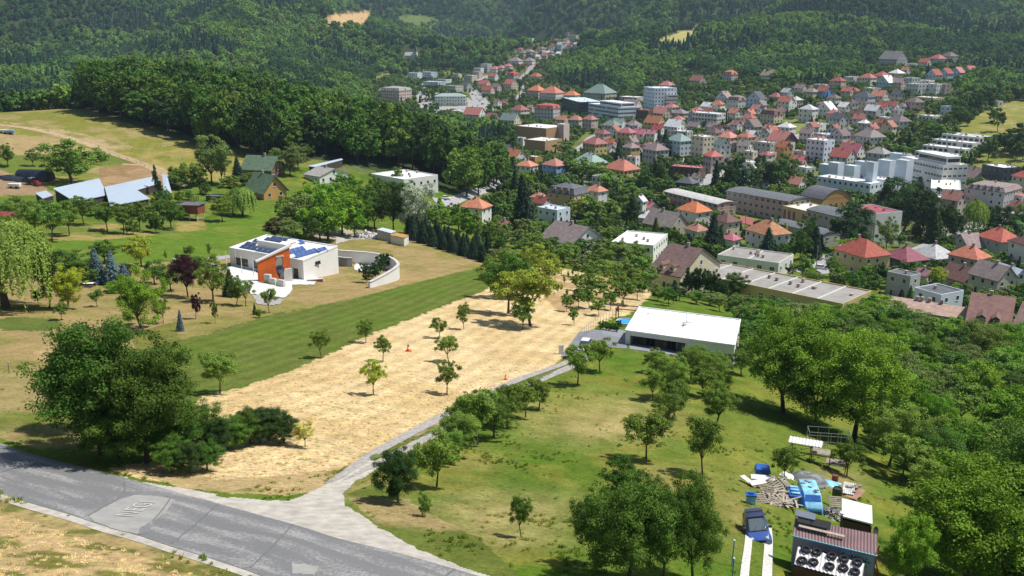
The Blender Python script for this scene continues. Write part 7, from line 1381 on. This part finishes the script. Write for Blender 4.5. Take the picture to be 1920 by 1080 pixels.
# garden walls
def wallpath(name, label, pts, ztop, hmin, th, m, px=True, cap=True):
    P = cr([G(*p)[:2] for p in pts], 10); c = Vector((*P[0], TZ(*P[0]))); t = thing(name, label, 'wall', c); T = np.gradient(P, axis=0); T /= np.linalg.norm(T, axis=1)[:, None]; N_ = np.stack([-T[:, 1], T[:, 0]], 1)*th/2; b = MB(); k = MB(); n = len(P)
    z = [ztop if not callable(ztop) else ztop(i/(n-1), TZ(*P[i])) for i in range(n)]
    for i in range(n-1):
        def q(j, s, zz, e=1.): return (P[j][0]+N_[j][0]*s*e-c.x, P[j][1]+N_[j][1]*s*e-c.y, zz-c.z)
        for s in (1, -1):
            f = [q(i, s, TZ(*P[i])-1), q(i+1, s, TZ(*P[i+1])-1), q(i+1, s, z[i+1]), q(i, s, z[i])]; b.poly(f if s < 0 else f[::-1])
        for o_, hh in ((k, .14),): o_.poly([q(i, -1, z[i]+hh, 1.5), q(i+1, -1, z[i+1]+hh, 1.5), q(i+1, 1, z[i+1]+hh, 1.5), q(i, 1, z[i]+hh, 1.5)]); o_.poly([q(i, -1, z[i]-.02, 1.5), q(i+1, -1, z[i+1]-.02, 1.5), q(i+1, -1, z[i+1]+hh, 1.5), q(i, -1, z[i]+hh, 1.5)]); o_.poly([q(i, 1, z[i]+hh, 1.5), q(i+1, 1, z[i+1]+hh, 1.5), q(i+1, 1, z[i+1]-.02, 1.5), q(i, 1, z[i]-.02, 1.5)])
    for j, s in ((0, 1), (n-1, -1)): e = [(P[j][0]+N_[j][0]*s_-c.x, P[j][1]+N_[j][1]*s_-c.y) for s_ in (1, -1)]; f = [(*e[0], TZ(*P[j])-1-c.z), (*e[1], TZ(*P[j])-1-c.z), (*e[1], z[j]-c.z), (*e[0], z[j]-c.z)]; b.poly(f); b.poly(f[::-1]) if False else None
    b.build('wall', m, t); k.build('coping', CONC, t); return t
ze = TZ(*G(746, 526)[:2])+3.0
wallpath('curved_garden_wall', 'tall curved white garden wall wrapping round the pool court', [(634, 492), (660, 494), (690, 496), (718, 501), (738, 509), (747, 519), (744, 525), (730, 530), (712, 535), (692, 540)], lambda s, g: max(min(ze, g+3.1), g+1.3), 2, .5, WP)
wallpath('grey_garden_wall', 'low grey wall between the solar house and the pool court', [(634, 498), (647, 500), (660, 500)], lambda s, g: g+2.2, 2, .3, mat('grey_render', (.18, .185, .19), var=.1))
wallpath('entrance_wall', 'pale angled entrance wall left of the terrace', [(325, 498), (350, 503), (385, 506), (412, 512)], lambda s, g: g+1.5, 1.5, .3, wallm('g'))
drape('pool_court', [(662, 500), (668, 492), (700, 494), (712, 500), (704, 508), (690, 512), (664, 507)], .12, WPAVE)
t3 = thing('pool_cover', 'flat red pool cover inside the curved wall', 'cover', G(670, 492), -.25); b = MB(); b.box(-2, 2, -1.4, 1.4, .15, .55); b.build('cover', mat('red_cover', (.45, .13, .10)), t3); b = MB(); b.box(-2.1, 2.1, -1.5, 1.5, -.1, .145); b.build('frame', CONC, t3)
t3 = thing('garden_pond', 'small rectangular green pond inside the curved wall', 'pond', G(686, 496), -.25); b = MB(); b.box(-1.9, 1.9, -1.1, 1.1, -.1, .2); b.build('rim', CONC, t3); b = MB(); b.box(-1.6, 1.6, -.85, .85, .1, .215); b.build('water', mat('green_water', (.12, .17, .04), rough=.2), t3)
t3 = thing('garden_bench_set', 'white garden table and bench on the park lawn', 'table', G(167, 538)); b = MB(); b.box(-.9, .9, -.5, .5, .7, .78); b.build('table_top', FRAME, t3); 
for x in (-.7, .7):
    for y in (-.35, .35): b = MB(); b.box(x-.05, x+.05, y-.05, y+.05, -.1, .7); b.build('leg', DARKM, t3)
for y in (-1, 1): b = MB(); b.box(-.9, .9, y-.18, y+.18, .38, .45); b.box(-.8, -.7, y-.1, y+.1, -.1, .38); b.box(.7, .8, y-.1, y+.1, -.1, .38); b.build('bench', DARKM, t3)
p = G(18, 700); t3 = thing('wooden_post', 'short grey wooden post in the grass at the left edge', 'post', p); b = MB(); b.tube((0, 0, -.2), (.04, 0, 1.3), .09, .08, 7); b.build('post', WOOD, t3); b = MB(); b.lathe([(.11, 1.28), (.11, 1.34), (.01, 1.37)], c=(.04, 0, 0), n=8); b.build('post_cap', METAL, t3)
# farm yard things
POLY = mat('black_foil', (.025, .03, .045), rough=.3, var=.5, scale=.3)
p = G(66, 336); t3 = thing('foil_tunnel', 'long half-round shelter covered in black foil behind the tractor', 'tunnel', p, -.18); b = MB(); n = 12
for i in range(n): a, c = math.pi*i/n, math.pi*(i+1)/n; b.poly([(-5.5, 3*math.cos(a), 3.6*math.sin(a)-.3), (5.5, 3*math.cos(a), 3.6*math.sin(a)-.3), (5.5, 3*math.cos(c), 3.6*math.sin(c)-.3), (-5.5, 3*math.cos(c), 3.6*math.sin(c)-.3)][::-1])
for x in (-5.5, 5.5): q = [(x, 3*math.cos(math.pi*i/n), 3.6*math.sin(math.pi*i/n)-.3) for i in range(n+1)]; b.poly(q if x > 0 else q[::-1])
b.build('foil_cover', POLY, t3); b = MB(); b.box(5.51, 5.56, -1.2, 1.2, -.3, 2.6); b.build('door', BWAL, t3)
mound('silage_heap', 'low heap under dark blue foil at the left edge', 'heap', 22, 337, 5.5, 2.5, 1.8, POLY, -12, 2)
p = G(64, 347); t3 = thing('tractor', 'red tractor parked in front of the black foil shelter', 'tractor', p, -.5); RP = mat('tractor_red', (.32, .03, .03), rough=.4)
b = MB(); b.box(-.2, 2.2, -.45, .45, .8, 1.5); bev(b.build('bonnet', RP, t3), .08); b = MB(); b.box(-1.5, -.1, -.75, .75, .9, 2.3); b.build('cab', CG, t3); b = MB(); b.box(-1.6, 0, -.85, .85, 2.3, 2.45); b.build('cab_roof', WB_, t3)
for x, r_ in ((-1.1, .85), (1.7, .5)):
    for y in (-1, 1): b = MB(); b.lathe([(.1, -.2), (r_, -.2), (r_, .2), (.1, .2)], n=16); o = b.build('wheel', TYRE, t3, (x, y*.85, r_)); o.rotation_euler = (math.pi/2, 0, 0)
b = MB(); b.box(2.2, 3.2, -.9, .9, .4, 1.0); b.build('front_loader', RP, t3)
for x, y, l in ((28, 353, 'white covered bale below the dark fence'), (8, 250, 'long white trailer far out on the upper meadow')): t3 = thing('trailer', l, 'trailer', G(x, y), .1); b = MB(); b.box(-1.8, 1.8, -.9, .9, .4, 1.6); bev(b.build('trailer_body', WB_, t3), .1); b = MB(); [b.tube((x_, -1, .4), (x_, 1, .4), .38, n=10) for x_ in (-.8, .8)]; b.build('axle_with_wheels', TYRE, t3)
t3 = thing('water_tank_trailer', 'blue-grey water tank trailer on the upper meadow', 'trailer', G(20, 252), .1); b = MB(); b.tube((-1.6, 0, 1.2), (1.6, 0, 1.2), .85, n=12); b.build('tank', mat('blue_grey_tank', (.25, .32, .4)), t3); b = MB(); b.tube((0, -1, .4), (0, 1, .4), .4, n=10); b.build('axle_with_wheels', TYRE, t3)
# turquoise pool cover by the flats
mound('turquoise_tarpaulin', 'bright turquoise sheeting at the foot of the right-hand meadow', 'tarpaulin', 1813, 325, 5, 3.2, 1.3, mat('turquoise_sheet', (.2, .62, .8), rough=.4, var=.3, scale=.8), 0, 4)
# ---------------------------------------------------------------- chalk writing on the road patch
cu = bpy.data.curves.new('chalk_writing', 'FONT'); cu.body = 'NEGI'; cu.size = 1.8; cu.extrude = .002; cu.offset = -.012; cu.space_character = 1.05; cu.materials.append(mat('white_chalk', (.50, .49, .47), var=.1)); o = textmesh(cu, 'chalk_writing'); a_ = G(247, 972); b_ = G(300, 940); vx = (b_-a_).normalized(); lx = Vector((-vx.y, vx.x)).normalized()*2; c_ = Vector((a_.x+lx.x, a_.y+lx.y, TZ(a_.x+lx.x, a_.y+lx.y))); vz = vx.cross(c_-a_).normalized(); vy = vz.cross(vx); o.matrix_world = Matrix.Translation(a_+vz*.085) @ Matrix((vx, vy, vz)).transposed().to_4x4() @ Matrix.Scale(.9, 4)
tag(o, 'chalk capital letters written on the pale road patch', 'writing')

# ---- utility poles in the town
UP_ = [(1530, 506), (1562, 452), (1608, 470), (1706, 452), (1832, 452), (1905, 455), (1478, 560), (1660, 548), (1100, 466), (1396, 440)]
pb = MB(); pb.tube((0, 0, -.5), (0, 0, 8.5), .16, .1, 7); PMh = pb.mesh('pole', mat('pole_wood', (.3, .27, .23), var=.2)); ab = MB(); ab.box(-.9, .9, -.06, .06, 7.7, 7.85); [ab.tube((x, 0, 7.85), (x, 0, 8.1), .05, n=5) for x in (-.8, 0, .8)]; AM = ab.mesh('crossarm', METAL)
for i, k in enumerate(sorted(range(len(UP_)), key=lambda q: UP_[q][0])):
    t = thing('utility_pole', f'{NTH2[i]} tall utility pole among the gardens', 'pole', G(*UP_[k]), .4*i, 'utility poles in the town'); link('pole', PMh, t); link('crossarm', AM, t)
# ---------------------------------------------------------------- labels of the trees
D = {}
for (px, py), o, s, zn in TREES: D.setdefault((s, zn, o.name.split('.')[0]), []).append((px, o))
for (s, zn, nm), L_ in D.items():
    L_.sort(key=lambda q: q[0])
    many = len(L_) > 25
    for i, (px, o) in enumerate(L_):
        st = s+' '+(zn or '')
        o['label'] = st if len(L_) == 1 else (NTH2[i]+' '+st if not many else st)
        o['group'] = ('trees ' if 'bush' not in s else 'bushes ')+(zn or '')
# ---------------------------------------------------------------- the air
hb = MB(); hb.box(-4300, 4300, -60, 5300, float(ZT.min())-1, max(float(ZT.max())+25, 560)); hm = bpy.data.materials.new('haze'); hm.use_nodes = True; ht = hm.node_tree; ht.nodes.remove(ht.nodes['Principled BSDF'])
pv = ht.nodes.new('ShaderNodeVolumePrincipled'); pv.inputs['Color'].default_value = (.6, .8, 1, 1); pv.inputs['Density'].default_value = .00008; pv.inputs['Anisotropy'].default_value = .2
ht.links.new(pv.outputs[0], ht.nodes['Material Output'].inputs['Volume']); tag(hb.build('haze', hm), kind='stuff')
